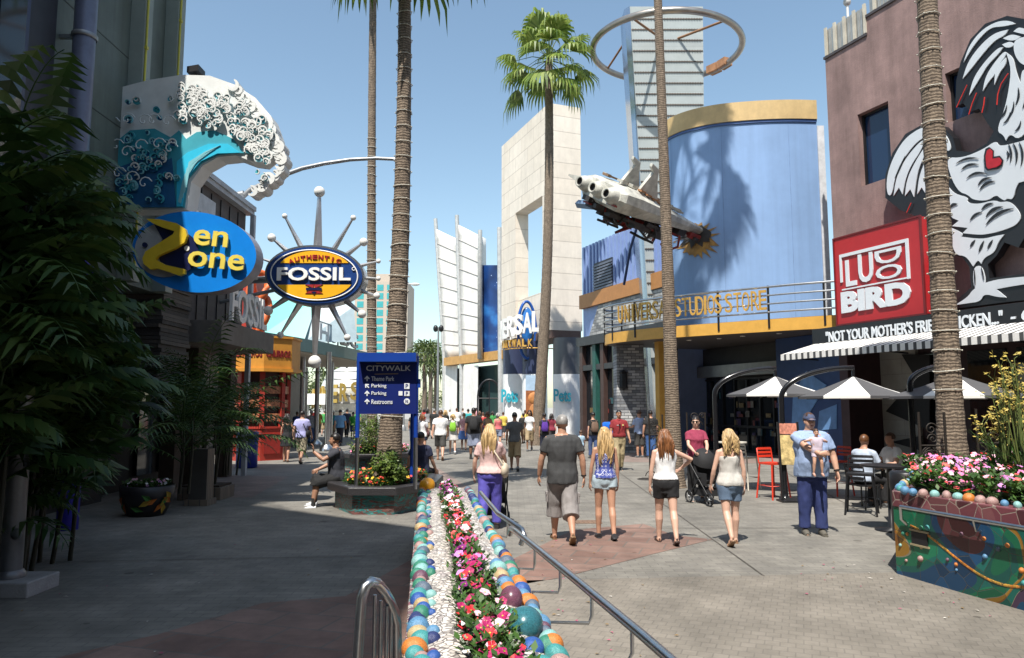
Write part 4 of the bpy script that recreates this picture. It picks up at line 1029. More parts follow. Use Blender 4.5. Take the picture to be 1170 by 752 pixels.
# =============== crashed spacecraft and burst hole ===============
sp = thing('crashed_spacecraft', 'white finned spacecraft prop crashed nose first into the blue drum', 'spacecraft', P(735,235,29))
tl, tr_, nz = P(653,203,25.4), P(714,230,24.5), P(803,264,28.9)
ax = (nz-(tl+tr_)/2); Ls = ax.length; ax.normalize()
lat = (tr_-tl); lat -= ax*lat.dot(ax); Wd = (tr_-tl).length; lat.normalize()
up = lat.cross(ax)
if up.z < 0: up = -up
SPW = weather(mat('ship_white', (.54,.53,.47), .5, var=.3, scale=2.4, bump=.3), .35, (1,1,1), 0, .2, 1.5); SPD = mat('ship_dark', (.03,.026,.024), .6, var=.4, scale=4); SPR = mat('ship_red', (.25,.03,.025), .5)
mid = (tl+tr_)/2
def S(a, b, c): return mid+ax*a+lat*b+up*c
hw = Wd/2
m_ = MB(); rings = []
for a, wsc, h0, h1 in ((.12,.98,-.34,.32),(.3,1.12,-.44,.42),(1.0,1.16,-.42,.48),(2.4,1.02,-.34,.40),(Ls*.6,.62,-.26,.3),(Ls*.85,.3,-.2,.16),(Ls+.3,.1,-.1,.05)):
    ring = []
    for x, y in ((1,-.1),(.95,.55),(.6,.97),(.12,1.0),(-.12,1.0),(-.6,.97),(-.95,.55),(-1,-.1),(-.72,-1),(.72,-1)):
        ring.append(S(a, hw*wsc*x, (h1 if y > 0 else -h0)*y))
    rings.append(ring)
m_.loft(rings, smooth=False); hl_ = m_.build('hull', SPW, sp)
m_ = MB(); r4 = random.Random(9)
for i in range(26):
    a, b = r4.uniform(.6,Ls*.7), r4.uniform(-.75,.75)*hw*.8
    b *= 1-a/Ls*.5; m_.obox(S(a,b,(.56-.5*max(0,a-1.5)/Ls)), ax*r4.uniform(.08,.35), lat*r4.uniform(.05,.16), up*r4.uniform(.03,.07), r4.choice((0,0,1)))
m_.build('hull_panel', [mat('ship_panel', (.42,.41,.36), .5, var=.3, scale=4), mat('ship_brown', (.20,.12,.07), .6)], hl_)
m_ = MB(); m_.hexa([S(.1,-hw*.9,-.1),S(.9,-hw*.9,-.1),S(.6,-hw*1.5,.0),S(.0,-hw*1.55,.0),S(.1,-hw*.9,.2),S(.9,-hw*.9,.2),S(.6,-hw*1.5,.06),S(.0,-hw*1.55,.06)]); m_.build('wing_tip', SPW, sp)
for k in (-.66,0,.66):
    m_ = MB(); Mx = Matrix((lat, up, ax)).transposed()
    m_.lathe([(.13,-.36),(.18,-.40),(.26,-.15),(.36,.25),(.36,.9)], S(.1,k*hw,0), 18, M=Mx); e_ = m_.build('engine_nozzle', SPW, sp)
    m_ = MB(); m_.lathe([(.0,-.25),(.14,-.25),(.14,-.37)], S(.1,k*hw,0), 16, M=Mx); m_.build('engine_bore', SPD, e_)
for k, f_ in ((-.25,1.0),(.62,1.0)):
    m_ = MB(); b = k*hw
    pr = [(1.1,.45),(2.15,.45),(1.75,1.05),(1.6,1.4),(1.2,1.5),(1.2,1.38),(1.42,1.25)]
    m_.prism(pr, lambda u,v,w: S(u, w, v), b-.06, b+.06); m_.build('fin', SPW, sp, bevel=.015)
m_ = MB()
for k in range(5): m_.obox(S(1.2+k*.35,hw*.72,.52-.05*k), ax*.12, lat*.1, up*.03)
m_.build('hatch', mat('hatch_brown', (.30,.14,.06), .6), sp)
m_ = MB(); r3 = random.Random(5)
for i in range(60):
    a = r3.uniform(.2, Ls*.9); b = r3.uniform(-.8,.8)*hw*(1-a/Ls*.7); m_.obox(S(max(a,.5),b,-.28*(1-.6*a/Ls)-r3.uniform(0,.6)*(1-abs(a/Ls-.45))), ax*r3.uniform(.1,.5), lat*r3.uniform(.05,.2), up*r3.uniform(.03,.14), r3.choice((0,0,0,1)))
for i in range(14):
    a = r3.uniform(.6, Ls*.8); b = r3.uniform(-.7,.7)*hw; p0 = S(a,b,-.35)
    m_.tube([p0, p0+V((r3.uniform(-.3,.3),r3.uniform(-.3,.3),-.5)), p0+V((r3.uniform(-.6,.6),0,-.75)), p0+V((r3.uniform(-.8,.8),.2,-.4))], .05, 6, mi=r3.choice((0,0,1)))
m_.build('torn_underside', [SPD, SPR], sp)
m_ = MB()
for i in range(3): m_.tube([S(1.2+.5*i,.2,-.55)+V((.14*math.cos(t)+.1*i,-.1+.06*i,-.12+.22*math.sin(t))) for t in [2*PI*j/14 for j in range(14)]], .05, 5, closed=True)
m_.build('hanging_hose', SPD, sp)
m_ = MB(); b_ = P(686,318,32.5); a_ = P(683,285,29); m_.tube([P(727,262,29.3),P(720,285,30),P(713,325,31.5)], .06, 6); m_.build('support_rod', mat('rod_blue', (.03,.06,.16), .4, .3), sp)
bh = thing('burst_hole', 'jagged gold burst painted round the charred crash hole on the blue drum', 'wall decoration', P(806,268,28.5))
def on_drum(px, py, r):
    d = ray(px, py); pl = dpo(r); best = None
    for p, q in zip(pl, pl[1:]):
        fa_, fb_ = p.x*d.y-p.y*d.x, q.x*d.y-q.y*d.x
        if fa_*fb_ <= 0:
            w = p.lerp(q, fa_/(fa_-fb_))
            if best is None or w.y < best.y: best = w
    if best is None: best = min(pl, key=lambda p: abs(p.x/p.y-d.x/d.y))
    return V((best.x, best.y, HC+d.z*best.y/d.y))
def burst(pts, r, name, m, par, cen):
    mb = MB(); c = on_drum(*cen, r); n = len(pts); vs = [c]
    ring = [on_drum(px, py, r) for px, py in pts]
    mid_ = [on_drum((px+cen[0])/2, (py+cen[1])/2, r) for px, py in pts]
    inn = [on_drum((px+cen[0])/2, (py+cen[1])/2, r-.06) for px, py in pts]
    vs = [c]+mid_+ring; fs = []
    for i in range(n):
        j = (i+1)%n; fs += [(0,1+j,1+i),(1+i,1+j,1+n+j,1+n+i)]
    mb.add(vs, fs); return mb.build(name, m, par)
star = []
for i in range(34):
    q = 2*PI*i/34; rr_ = (1.0 if i % 2 else .62)*(1+.18*math.sin(i*2.7)); star.append((796+27*rr_*math.cos(q)*.9, 268+20*rr_*math.sin(q)+ (9 if math.sin(q) > 0 else 3)))
star = [(max(x,768),y) for x,y in star]
burst(star, dr+.03, 'gold_burst', mat('burst_gold', (.30,.165,.04), .6, var=.5, scale=2.5), bh, (796,268))
ch = []
for i in range(22):
    q = 2*PI*i/22; rr_ = .8+.3*math.sin(i*3.3); ch.append((max(769,793+24*rr_*math.cos(q)), 269+15*rr_*math.sin(q)))
burst(ch, dr+.06, 'charred_hole', SPD, bh, (792,268))
# =============== stone portal with columns ===============
po = thing('stone_portal', 'tall white stone portal frame standing on round columns', 'portal', P(628,465,46)-V((0,0,HC)))
pS = sz(628,300)[0]; pE = sz(573,300)[0]; thk = 2.3
zp1 = (sz(628,120)[1]+sz(575,163)[1])/2; zp0 = sz(628,377)[1]
o0, o1 = -thk, 0
hS, hE = sz(620,300)[0], sz(589,300)[0]; hz = sz(616,226)[1]
SP = brickmat('portal_stone', (.70,.625,.53), (.74,.67,.58), (.46,.40,.34), 1, 2.3, 1.05, .022, .7, facade=True, bump=.25, noise_amt=.10, off=.5); weather(SP, .08, (1,1,.1), 0, .08)
m_ = MB(); m_.rbox(pS,hS,o0,o1,zp0,zp1); m_.rbox(hE,pE,-1.0,o1,zp0,zp1); m_.rbox(hS,hE,-1.0,o1,hz,zp1); m_.build('frame', SP, po)
m_ = MB(); m_.rbox(hS,hE,-.8,-.3,zp0,sz(610,335)[1]); m_.build('infill_panel', SP, po)
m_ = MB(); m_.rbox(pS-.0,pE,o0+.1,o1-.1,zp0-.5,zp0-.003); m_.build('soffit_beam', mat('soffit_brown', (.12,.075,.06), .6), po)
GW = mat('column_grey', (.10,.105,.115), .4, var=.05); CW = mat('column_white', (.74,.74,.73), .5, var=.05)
col_m = [GW, CW]
def col(px, D, r, ztop, label=None, m0=None):
    p_ = P(px,465,D); z_ = P(px,428,D).z
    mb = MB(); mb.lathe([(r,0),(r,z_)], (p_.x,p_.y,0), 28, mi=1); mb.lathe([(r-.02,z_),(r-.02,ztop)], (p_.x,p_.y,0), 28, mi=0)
    return mb.build('column', [m0 or GW, CW], po), p_, z_
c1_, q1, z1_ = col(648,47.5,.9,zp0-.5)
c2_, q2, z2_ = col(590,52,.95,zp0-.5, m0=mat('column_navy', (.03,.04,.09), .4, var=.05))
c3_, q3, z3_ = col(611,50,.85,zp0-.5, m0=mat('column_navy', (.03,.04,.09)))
TL_ = mat('teal_letter', (.03,.33,.42), .4, var=0)
m_ = text_mb('Pets', q1+V((-.35,-.93,.72)), V((.95,-.3,0)), ZZ, 1.1, .8, .06, .02); m_.build('lettering', TL_, c1_)
m_ = text_mb('Pets', q2+V((-.45,-.98,.75)), V((.95,-.3,0)), ZZ, 1.2, .9, .06, .03); m_.build('lettering', TL_, c2_)
pb = thing('poster_panel', 'tall plain brown and pale poster panel between the portal columns', 'poster', q3+V((0,-1.0,0)))
m_ = MB(); x_, y_ = q3.x, q3.y-1.05; m_.box(x_-.62,x_+.62,y_-.04,y_+.04,.0,.55,2); m_.box(x_-.62,x_+.62,y_-.04,y_+.04,.55,3.0,0); m_.box(x_-.62,x_+.62,y_-.04,y_+.04,3.0,4.0,1)
m_.build('panel', [mat('poster_brown', (.30,.10,.03), .6, var=.5, scale=2.5), mat('poster_sky', (.33,.45,.58), .6), WHITE], pb)
m_ = MB(); m_.ball((x_,y_-.02,2.5), (.5,.1,.42), 14, 8); m_.ball((x_,y_-.02,1.6), (.45,.08,.6), 14, 8); m_.build('brown_shape', mat('poster_tan', (.42,.17,.05), .7, var=.3, scale=4), pb)
# globe sign with curved letters
us = thing('globe_sign', 'blue ringed oval sign with curved white 3D letters ending in ERSAL', 'sign', P(600,375,45.5))
c_ = P(602,377,49.3)
m_ = MB()
m_.tube([c_+V((.56*math.cos(t)*1.05,.25*math.cos(t),1.9*math.sin(t))) for t in [2*PI*i/40 for i in range(40)]], .10, 8, closed=True); m_.build('ring', mat('ring_blue', (.012,.08,.33), .25, var=.15), us)
m_ = MB(); m_.ball(c_+V((0,.1,.35)), (.46,.18,1.2), 20, 12); m_.build('globe', mat('globe_blue', (.02,.13,.40), .3, var=.6, scale=2), us)
m_ = MB(); C2 = c_+V((-.55,.4,.3))
C2 = V((P(608,372,50.2).x, 50.2, c_.z+.3))
for i, ch_ in enumerate('UNIVERSAL'):
    q = PI+.52+(i-4)*.29; nn = V((math.cos(q),math.sin(q),0)); text_mb(ch_, C2+nn*1.9+V((0,0,-.05+.09*(i-6))), V((-nn.y,nn.x,0)), ZZ, .24 if ch_ == 'I' else .60, 1.35, .25, .03, mb=m_)
m_.build('white_lettering', mat('sign_white3', (.72,.72,.70), .4, var=0), us)
m_ = MB()
for i, ch_ in enumerate('CITYWALK'):
    q = PI+.15+i*.19; nn = V((math.cos(q),math.sin(q),0)); text_mb(ch_, C2+nn*1.9+V((0,0,-1.25)), V((-nn.y,nn.x,0)), ZZ, .3, .5, .15, .03, mb=m_)
m_.lathe([(1.86,-1.62),(1.95,-1.62),(1.95,-1.56),(1.86,-1.56)], C2, 30, a0=PI+.2, a1=PI+2.5); m_.build('gold_lettering', mat('letter_gold', (1,1,1)), us)
m_ = MB(); m_.tube([c_+V((0,.1,-1.9)), c_+V((-.05,.5,-2.2)), V((c_.x,c_.y+.6,0))], .16, 8); m_.tube([c_+V((0,.1,1.2)), c_+V((.2,2.2,1.2))], .09, 6); m_.build('support', DKMETAL, us)
# =============== white sail fronted cinema ===============
ci = thing('cinema_building', 'cinema front of tall white sail panels above a gold band', 'cinema', P(535,465,63)-V((0,0,HC)))
SAIL = weather(mat('sail_white', (.72,.71,.68), .5, var=.05, scale=.5), .16, (.6,.6,.08))
def sail(tl, tr_, bl, br, bulge):
    mb = MB(); nu, nv = 10, 14; front = []; n0 = (tr_-tl).cross(V((0,0,-1))).normalized()
    if n0.y > 0: n0 = -n0
    for j in range(nv+1):
        v = j/nv; row = []
        for i in range(nu+1):
            u = i/nu; p = tl.lerp(tr_, u).lerp(bl.lerp(br, u), v)
            sag = -.5*math.sin(PI*u)*(1-v)*.9
            row.append(p+n0*(-bulge*math.sin(PI*u))+V((0,0,sag)))
        front.append(row)
    back = [[p-n0*.14 for p in row] for row in front]
    V_ = [p for r in front for p in r]+[p for r in back for p in r]; F = []; K = nu+1; O = K*(nv+1)
    for j in range(nv):
        for i in range(nu):
            a = j*K+i; F.append((a,a+K,a+K+1,a+1)); F.append((O+a,O+a+1,O+a+K+1,O+a+K))
    for j in range(nv): F += [(j*K,O+j*K,O+j*K+K,j*K+K),(j*K+nu,j*K+K+nu,O+j*K+K+nu,O+j*K+nu)]
    for i in range(nu): F += [(i,i+1,O+i+1,O+i),(nv*K+i,O+nv*K+i,O+nv*K+i+1,nv*K+i+1)]
    mb.add(V_, F, 0, True); so = mb.build('sail_panel', SAIL, ci)
    mb = MB()
    for v in range(1, 9):
        jj = v/9*nv; j = int(jj); f = jj-j
        mb.tube([front[j][i].lerp(front[min(j+1,nv)][i], f)+n0*.02 for i in range(nu+1)], .05, 4)
    mb.build('seam', mat('sail_seam', (.35,.34,.33), .6), so)
sail(P(498.5,262,69),P(521,268,66),P(508.5,410,69),P(524,410,66),1.0)
sail(P(523.5,257,65),P(549,271,61),P(528.5,410,65),P(548,410,61),1.3)
sail(P(569,268,59),P(590,275,57),P(571,410,59),P(590,410,57),.6)
for t_, b_, D in (((497.5,250),(508,470),69.2),((522,246),(527.5,470),65.2),((548.5,263),(548.5,410),60.8),((570.5,260),(572,470),58.6)):
    m_ = MB(); a_ = P(*t_,D); c_ = P(*b_,D); m_.tube([c_ if b_[1] < 460 else V((c_.x,c_.y,0)), P(b_[0],410,D), a_], [.2,.22,.18], 8); m_.build('mast', mat('mast_grey', (.5,.5,.49), .4, .3), ci)
m, nd, lk, b = newmat('starry_blue')
tc = nd.new('ShaderNodeTexCoord'); vo = nd.new('ShaderNodeTexVoronoi'); vo.inputs['Scale'].default_value = 2.2; lk.new(tc.outputs['Object'], vo.inputs['Vector'])
r_ = ramp(nd, [(0,(.8,.85,.9)),(.06,(.5,.6,.8)),(.10,(0,0,0))]); lk.new(vo.outputs['Distance'], r_.inputs[0])
no = nd.new('ShaderNodeTexNoise'); no.inputs['Scale'].default_value = .35; no.inputs['Detail'].default_value = 5; lk.new(tc.outputs['Object'], no.inputs['Vector'])
r2_ = ramp(nd, [(.35,(.004,.012,.05)),(.55,(.01,.05,.2)),(.72,(.04,.25,.65))]); lk.new(no.outputs['Fac'], r2_.inputs[0])
mx = N(nd, 'ShaderNodeMix', data_type='RGBA', blend_type='ADD'); mx.inputs['Factor'].default_value = 1; lk.new(r2_.outputs[0], mx.inputs['A']); lk.new(r_.outputs[0], mx.inputs['B']); lk.new(mx.outputs['Result'], b.inputs['Base Color']); b.inputs['Roughness'].default_value = .3
a_, b_, c_, d_ = P(546,410,61.5), P(572,410,60.5), P(572,303,60.5), P(546,303,61.5)
m_ = MB(); m_.hexa([a_,b_,b_+V((0,.3,0)),a_+V((0,.3,0)),d_,c_,c_+V((0,.3,0)),d_+V((0,.3,0))]); m_.build('starry_panel', m, ci)
m_ = MB()
pa, pb_, pc = P(507,413,68), P(526,413,64.5), P(574,413,58.3)
m_.hexa([V((pa.x,pa.y,P(507,418,68).z)),V((pc.x,pc.y,P(507,418,68).z)),V((pc.x+.5,pc.y+1,P(507,418,68).z)),V((pa.x+.5,pa.y+1,P(507,418,68).z)),V((pa.x,pa.y,P(507,409,68).z)),V((pc.x,pc.y,P(507,409,68).z)),V((pc.x+.5,pc.y+1,P(507,409,68).z)),V((pa.x+.5,pa.y+1,P(507,409,68).z))]); m_.build('gold_band', mat('band_gold', (.50,.28,.09), .5), ci)
for px0, px1, D in ((508,522,68.5),(529,546,64)):
    a_, b_ = P(px0,465,D), P(px1,465,D-1.5); zt_ = P(px0,418,D).z-.05
    m_ = MB(); m_.hexa([V((a_.x,a_.y,0)),V((b_.x,b_.y,0)),V((b_.x,b_.y+1.5,0)),V((a_.x,a_.y+1.5,0)),V((a_.x,a_.y,zt_)),V((b_.x,b_.y,zt_)),V((b_.x,b_.y+1.5,zt_)),V((a_.x,a_.y+1.5,zt_))]); m_.build('white_pier', WHITE, ci)
m_ = MB(); a_, b_ = P(510,465,69.5), P(575,465,60.5); m_.hexa([V((a_.x,a_.y,0)),V((b_.x,b_.y,0)),V((b_.x+3,b_.y+6,0)),V((a_.x+3,a_.y+6,0)),V((a_.x,a_.y,5.4)),V((b_.x,b_.y,5.4)),V((b_.x+3,b_.y+6,5.4)),V((a_.x+3,a_.y+6,5.4))]); m_.build('glass_front', glassmat('teal_glass',(.03,.06,.06),.1), ci)
m_ = MB(); q = P(559,465,59.6)
m_.tube([V((q.x-.9,q.y,0)),V((q.x-.9,q.y,2.8))]+[V((q.x-.9*math.cos(t),q.y,2.8+1.3*math.sin(t))) for t in [PI*i/10 for i in range(11)]]+[V((q.x+.9,q.y,0))], .1, 6); m_.tube([V((q.x,q.y,0)),V((q.x,q.y,4))], .06, 6); m_.tube([V((q.x-.9,q.y,2.6)),V((q.x+.9,q.y,2.6))], .06, 6); m_.build('arched_door_frame', DKMETAL, ci)
# =============== palms ===============
BARK = None
def barkmat(name, c0, c1, sc):
    m, nd, lk, b = newmat(name)
    tc = nd.new('ShaderNodeTexCoord'); wv = nd.new('ShaderNodeTexWave'); wv.wave_type = 'BANDS'; wv.bands_direction = 'Z'
    wv.inputs['Scale'].default_value = sc; wv.inputs['Distortion'].default_value = 5; wv.inputs['Detail'].default_value = 3; wv.inputs['Detail Scale'].default_value = 2
    lk.new(tc.outputs['Object'], wv.inputs['Vector'])
    no = nd.new('ShaderNodeTexNoise'); no.inputs['Scale'].default_value = 9; no.inputs['Detail'].default_value = 6; no.inputs['Roughness'].default_value = .75
    mp = nd.new('ShaderNodeMapping'); mp.inputs['Scale'].default_value = (2.2,2.2,.6); lk.new(tc.outputs['Object'], mp.inputs[0]); lk.new(mp.outputs[0], no.inputs['Vector'])
    ad = N(nd, 'ShaderNodeMath', operation='MULTIPLY'); lf = N(nd, 'ShaderNodeMapRange'); lf.inputs['To Min'].default_value = .55; lk.new(wv.outputs['Fac'], lf.inputs['Value']); lk.new(lf.outputs[0], ad.inputs[0]); lk.new(no.outputs['Fac'], ad.inputs[1])
    r = ramp(nd, [(.2, c0), (.62, c1)]); lk.new(ad.outputs[0], r.inputs[0]); lk.new(r.outputs[0], b.inputs['Base Color']); b.inputs['Roughness'].default_value = .9
    bp = nd.new('ShaderNodeBump'); bp.inputs['Strength'].default_value = .9; bp.inputs['Distance'].default_value = .03; lk.new(ad.outputs[0], bp.inputs['Height']); lk.new(bp.outputs[0], b.inputs['Normal'])
    return m
BARK = barkmat('palm_bark', (.055,.041,.031), (.31,.24,.175), 5.5)
PALMG = leafmat('palm_green', [(.15,(.05,.10,.016)),(.5,(.17,.25,.04)),(.85,(.34,.38,.10))], .38, 1.5)
PALMD = leafmat('palm_dry', [(.2,(.16,.10,.04)),(.8,(.34,.25,.12))], .15, 1.5)
def fan_leaf(mb, c, az, el, pet, rad, nseg, R_, mi=0, spread=108):
    d = V((math.cos(az)*math.cos(el), math.sin(az)*math.cos(el), math.sin(el))); side = V((-math.sin(az), math.cos(az), 0)); upv = side.cross(d)*-1
    upv = d.cross(side)*-1
    if upv.z < 0: upv = -upv
    tip = c+d*pet+V((0,0,-.12*pet*pet))
    mb.tube([c, c+d*pet*.5+V((0,0,-.02)), tip], [.03,.022,.016], 4, mi)
    for k in range(nseg):
        a = (k/(nseg-1)-.5)*2*math.radians(spread); L = rad*(1-.30*abs(a)/1.9)*R_.uniform(.88,1.06)
        dd = (d*math.cos(a)+side*math.sin(a)).normalized(); sd = (side*math.cos(a)-d*math.sin(a)).normalized()
        fold = upv*.10*math.cos(a*.5); w_ = rad*.062
        p1 = tip+dd*L*.55+fold*L+V((0,0,-.03*L)); p2 = tip+dd*L*.84+fold*.5*L+V((0,0,-.20*L)); p3 = tip+dd*L*.93+V((0,0,-.55*L*R_.uniform(.6,1.4)))
        mb.add([tip-sd*w_*.25, tip+sd*w_*.25, p1+sd*w_+upv*.01, p1-sd*w_-upv*.01, p2+sd*w_*.6, p2-sd*w_*.6, p3], [(0,1,2,3),(3,2,4,5),(5,4,6)], mi)
def palm(label, base, top, r0, r1, nleaf=30, rad=1.1, seed=1, lights=False, crown=True, bow=.25, zlit=11, flare=1.25, tp_x=.8, spread=108, petk=1.0):
    R_ = random.Random(seed); base, top = V(base), V(top); h = (top-base).length
    t = thing('palm_tree', label, 'palm tree', base, group='tall fan palms along the street')
    n = int(h/.13); path, rs = [], []
    for i in range(n+1):
        u = i/n; p = base.lerp(top, u)+V((bow*math.sin(PI*u), 0, 0)); path.append(p)
        r = r0+(r1-r0)*u**tp_x
        if u*h < 1.2: r *= 1+(flare-1)*(1-u*h/1.2)**2
        rs.append(r*(1+.035*(i % 2)+R_.uniform(-.02,.02)))
    m_ = MB(); m_.tube(path, rs, 16); tk = m_.build('trunk', BARK, t)
    if lights:
        m_ = MB(); pts = []; z = 1.3
        zl = z
        while zl < zlit:
            u = zl/h; p = base.lerp(top, u)+V((bow*math.sin(PI*u),0,0)); r = (r0+(r1-r0)*u**tp_x)*1.06+.01; ph = R_.uniform(0,6); sl = R_.uniform(-.03,.03)
            m_.tube([p+V((r*math.cos(q),r*math.sin(q),sl*math.cos(q+ph))) for q in [2*PI*j/18 for j in range(18)]], .0075, 4, closed=True)
            for j in range(7):
                q = ph+j*.9; m_.ball(p+V(((r+.01)*math.cos(q),(r+.01)*math.sin(q),sl*math.cos(q+ph))), .014, 5, 3)
            zl += .32
        m_.build('light_string', mat('string_white', (.6,.58,.5), .4, var=0), tk)
    if crown:
        m_ = MB(); c = path[-1]
        for i in range(nleaf):
            az = i*2.39996+R_.uniform(-.2,.2); f = i/nleaf; el = 1.45-f*2.25+R_.uniform(-.12,.12)
            fan_leaf(m_, c+V((0,0,.25*(1-f))), az, el, petk*rad*R_.uniform(.55,1.05), rad*R_.uniform(.70,1.0), 17, R_, 1 if (f > .97) else 0, spread)
        m_.build('crown', [PALMG, PALMD], t)
    return t
palm('thick palm trunk rising behind the blue direction sign', (-2.5,15.2,.45), (-2.36,15.3,12.45), .275, .12, 26, 1.25, 2, True, bow=.12, tp_x=.52, flare=1.12)
palm('slender bare palm trunk left of the thick one, beyond the second planter', P(427,465,24.2)-V((0,0,HC)), P(416,465,24.2)+V((0,0,15.9)), .17, .115, 24, 1.3, 3, True, bow=-.05)
ptop = P(627,70,38)
palm('full crowned palm in front of the white stone portal', P(613,465,38)-V((0,0,HC)), ptop, .31, .20, 32, 1.65, 4, bow=.25, spread=80, petk=1.12)
palm('tall palm before the blue drum, its crown above the frame', (3.92,18.2,0), (3.6,18.9,28.4), .24, .055, 19, 1.75, 5, bow=.05, flare=1.2, tp_x=.4, spread=80, petk=1.3)
palm('palm in the mosaic planter by the restaurant, its crown above the frame', (7.02,12.0,.9), (7.32,12.3,15.5), .205, .125, 24, 1.2, 6, True, bow=-.03, zlit=13)
# distant palms and trees
LEAFF = leafmat('far_leaf', [(.2,(.04,.07,.015)),(.8,(.14,.18,.05))], .2, 1)
for i, (px, D, h) in enumerate(((484,80,7.5),(491,88,8.2),(497,92,7.0),(380,70,6.0))):
    R_ = random.Random(40+i); b_ = P(px,465,D); b_.z = 0
    t = thing('palm_tree', ['short far palm beside the blue direction sign','middle far palm of the trio under the far lamp post','far palm nearest the white sails','far palm beside the silver globe'][i], 'palm tree', b_, group='small far palms')
    m_ = MB(); m_.tube([b_, b_+V((.1,0,h*.5)), b_+V((0,0,h))], [.3,.24,.2], 8); m_.build('trunk', BARK, t)
    m_ = MB()
    for k in range(26): fan_leaf(m_, b_+V((0,0,h)), k*2.4, 1.2-k/26*2.0, 1.2, 1.5, 9, R_)
    m_.build('crown', LEAFF, t)
def leaf_cloud(mb, c, r, n, size, R_, mi=0, squash=1.0, clumps=9):
    cl = []
    for i in range(clumps):
        d = V((R_.gauss(0,1),R_.gauss(0,1),R_.gauss(0,1))).normalized(); cl.append((V((d.x*r*.6,d.y*r*.6,d.z*r*.6*squash)), r*R_.uniform(.35,.6)))
    for i in range(n):
        o, cr = R_.choice(cl); d = V((R_.gauss(0,1),R_.gauss(0,1),R_.gauss(0,1))).normalized()
        p = V(c)+o+d*cr*R_.uniform(.55,1.08); a = V((R_.gauss(0,1),R_.gauss(0,1),R_.gauss(0,.6))).normalized(); b = a.cross(d+V((.01,.02,.3))).normalized(); s = size*R_.uniform(.6,1.3)
        mb.add([p-a*s, p+b*s*.42, p+a*s, p-b*s*.42], [(0,1,2,3)], mi)
for i, (px, D, z, r) in enumerate(((285,75,3.2,2.6),(305,72,2.8,2.4),(330,76,3.4,2.6),(350,74,3.0,2.3),(487,105,3,3.2),(378,78,3.6,2.2))):
    R_ = random.Random(60+i); b_ = P(px,465,D); b_.z = 0
    t = thing('tree', ['rounded tree at far left beyond the kiosk','low tree beyond the marquee roof','tree behind the white marquee roof','tree beyond the diner columns','leafy tree under the far palms','tree rising left of the silver globe'][i], 'tree', b_, group='trees far down the street')
    m_ = MB(); m_.tube([b_, b_+V((0,0,z))], [.2,.12], 6); m_.build('trunk', BARK, t)
    m_ = MB(); leaf_cloud(m_, b_+V((0,0,z)), r, 900, .22, R_, squash=.8); m_.build('crown', LEAFF, t)

# =============== flowers ===============
PET = {n: mat('petal_'+n, c, .6, var=.1, scale=20) for n, c in (('magenta',(.36,.006,.10)),('pink',(.72,.18,.38)),('palepink',(.80,.45,.55)),('white',(.78,.76,.76)),('red',(.55,.02,.03)),('purple',(.20,.01,.16)),('lilac',(.55,.22,.55)),('orange',(.75,.22,.02)),('yellow',(.8,.5,.03)),('coral',(.75,.10,.10)))}
PK = list(PET); PM = [PET[k] for k in PK]; EYE = mat('flower_eye', (.7,.5,.05), .6, var=0)
BEDLEAF = leafmat('bed_leaf', [(.2,(.02,.055,.012)),(.8,(.07,.15,.025))], .2, 3)
def blossom(mb, p, n, r, mi, R_):
    n = n.normalized(); a = n.orthogonal().normalized(); a = a*math.cos(1)+n.cross(a)*math.sin(1); b = n.cross(a); ph = R_.uniform(0,6)
    vs = [p]; fs = []
    for k in range(5):
        q = ph+2*PI*k/5
        for da, rr, hh in ((-.60,.80,.16),(0,1.0,.10),(.60,.80,.16)):
            vs.append(p+(a*math.cos(q+da)+b*math.sin(q+da))*r*rr+n*r*hh)
        fs.append((0,1+k*3,2+k*3,3+k*3))
    mb.add(vs, fs, mi)
    e = p+n*r*.10; mb.add([e+a*r*.16, e+b*r*.16, e-a*r*.16, e-b*r*.16], [(0,1,2,3)], len(PM))
def leaf_tuft(mb, p, R_, s=.05, n=5):
    for k in range(n):
        az = R_.uniform(0,2*PI); d = V((math.cos(az),math.sin(az),R_.uniform(.1,1.2))).normalized(); sd = V((-math.sin(az),math.cos(az),0)); L = s*R_.uniform(.7,1.4); q = p+V((R_.uniform(-.04,.04),R_.uniform(-.04,.04),R_.uniform(-.02,.03)))
        mb.add([q, q+d*L*.5+sd*L*.24, q+d*L, q+d*L*.5-sd*L*.24], [(0,1,2,3)])
def bed(name_f, label_f, pts_fn, n, pick, r=.028, hmin=.03, hmax=.12, seed=1, leaves=1.6, ls=.055):
    R_ = random.Random(seed); mb, ml = MB(), MB()
    for i in range(n):
        p, tag_ = pts_fn(R_); h = R_.uniform(hmin, hmax); d = V((R_.uniform(-.6,.6),R_.uniform(-1.0,.25),R_.uniform(.6,1.3)))
        blossom(mb, p+V((0,0,h)), d, r*R_.uniform(.8,1.2), PK.index(pick(tag_, R_)), R_)
    for i in range(int(n*leaves)):
        p, _ = pts_fn(R_); leaf_tuft(ml, p+V((0,0,R_.uniform(0,hmax*.75))), R_, ls)
    f = mb.build('flowers', PM+[EYE]); tag(f, label_f, 'flowers', kind='stuff')
    l = ml.build('foliage', BEDLEAF); tag(l, label_f.replace('blossoms','leaves'), 'foliage', kind='stuff')

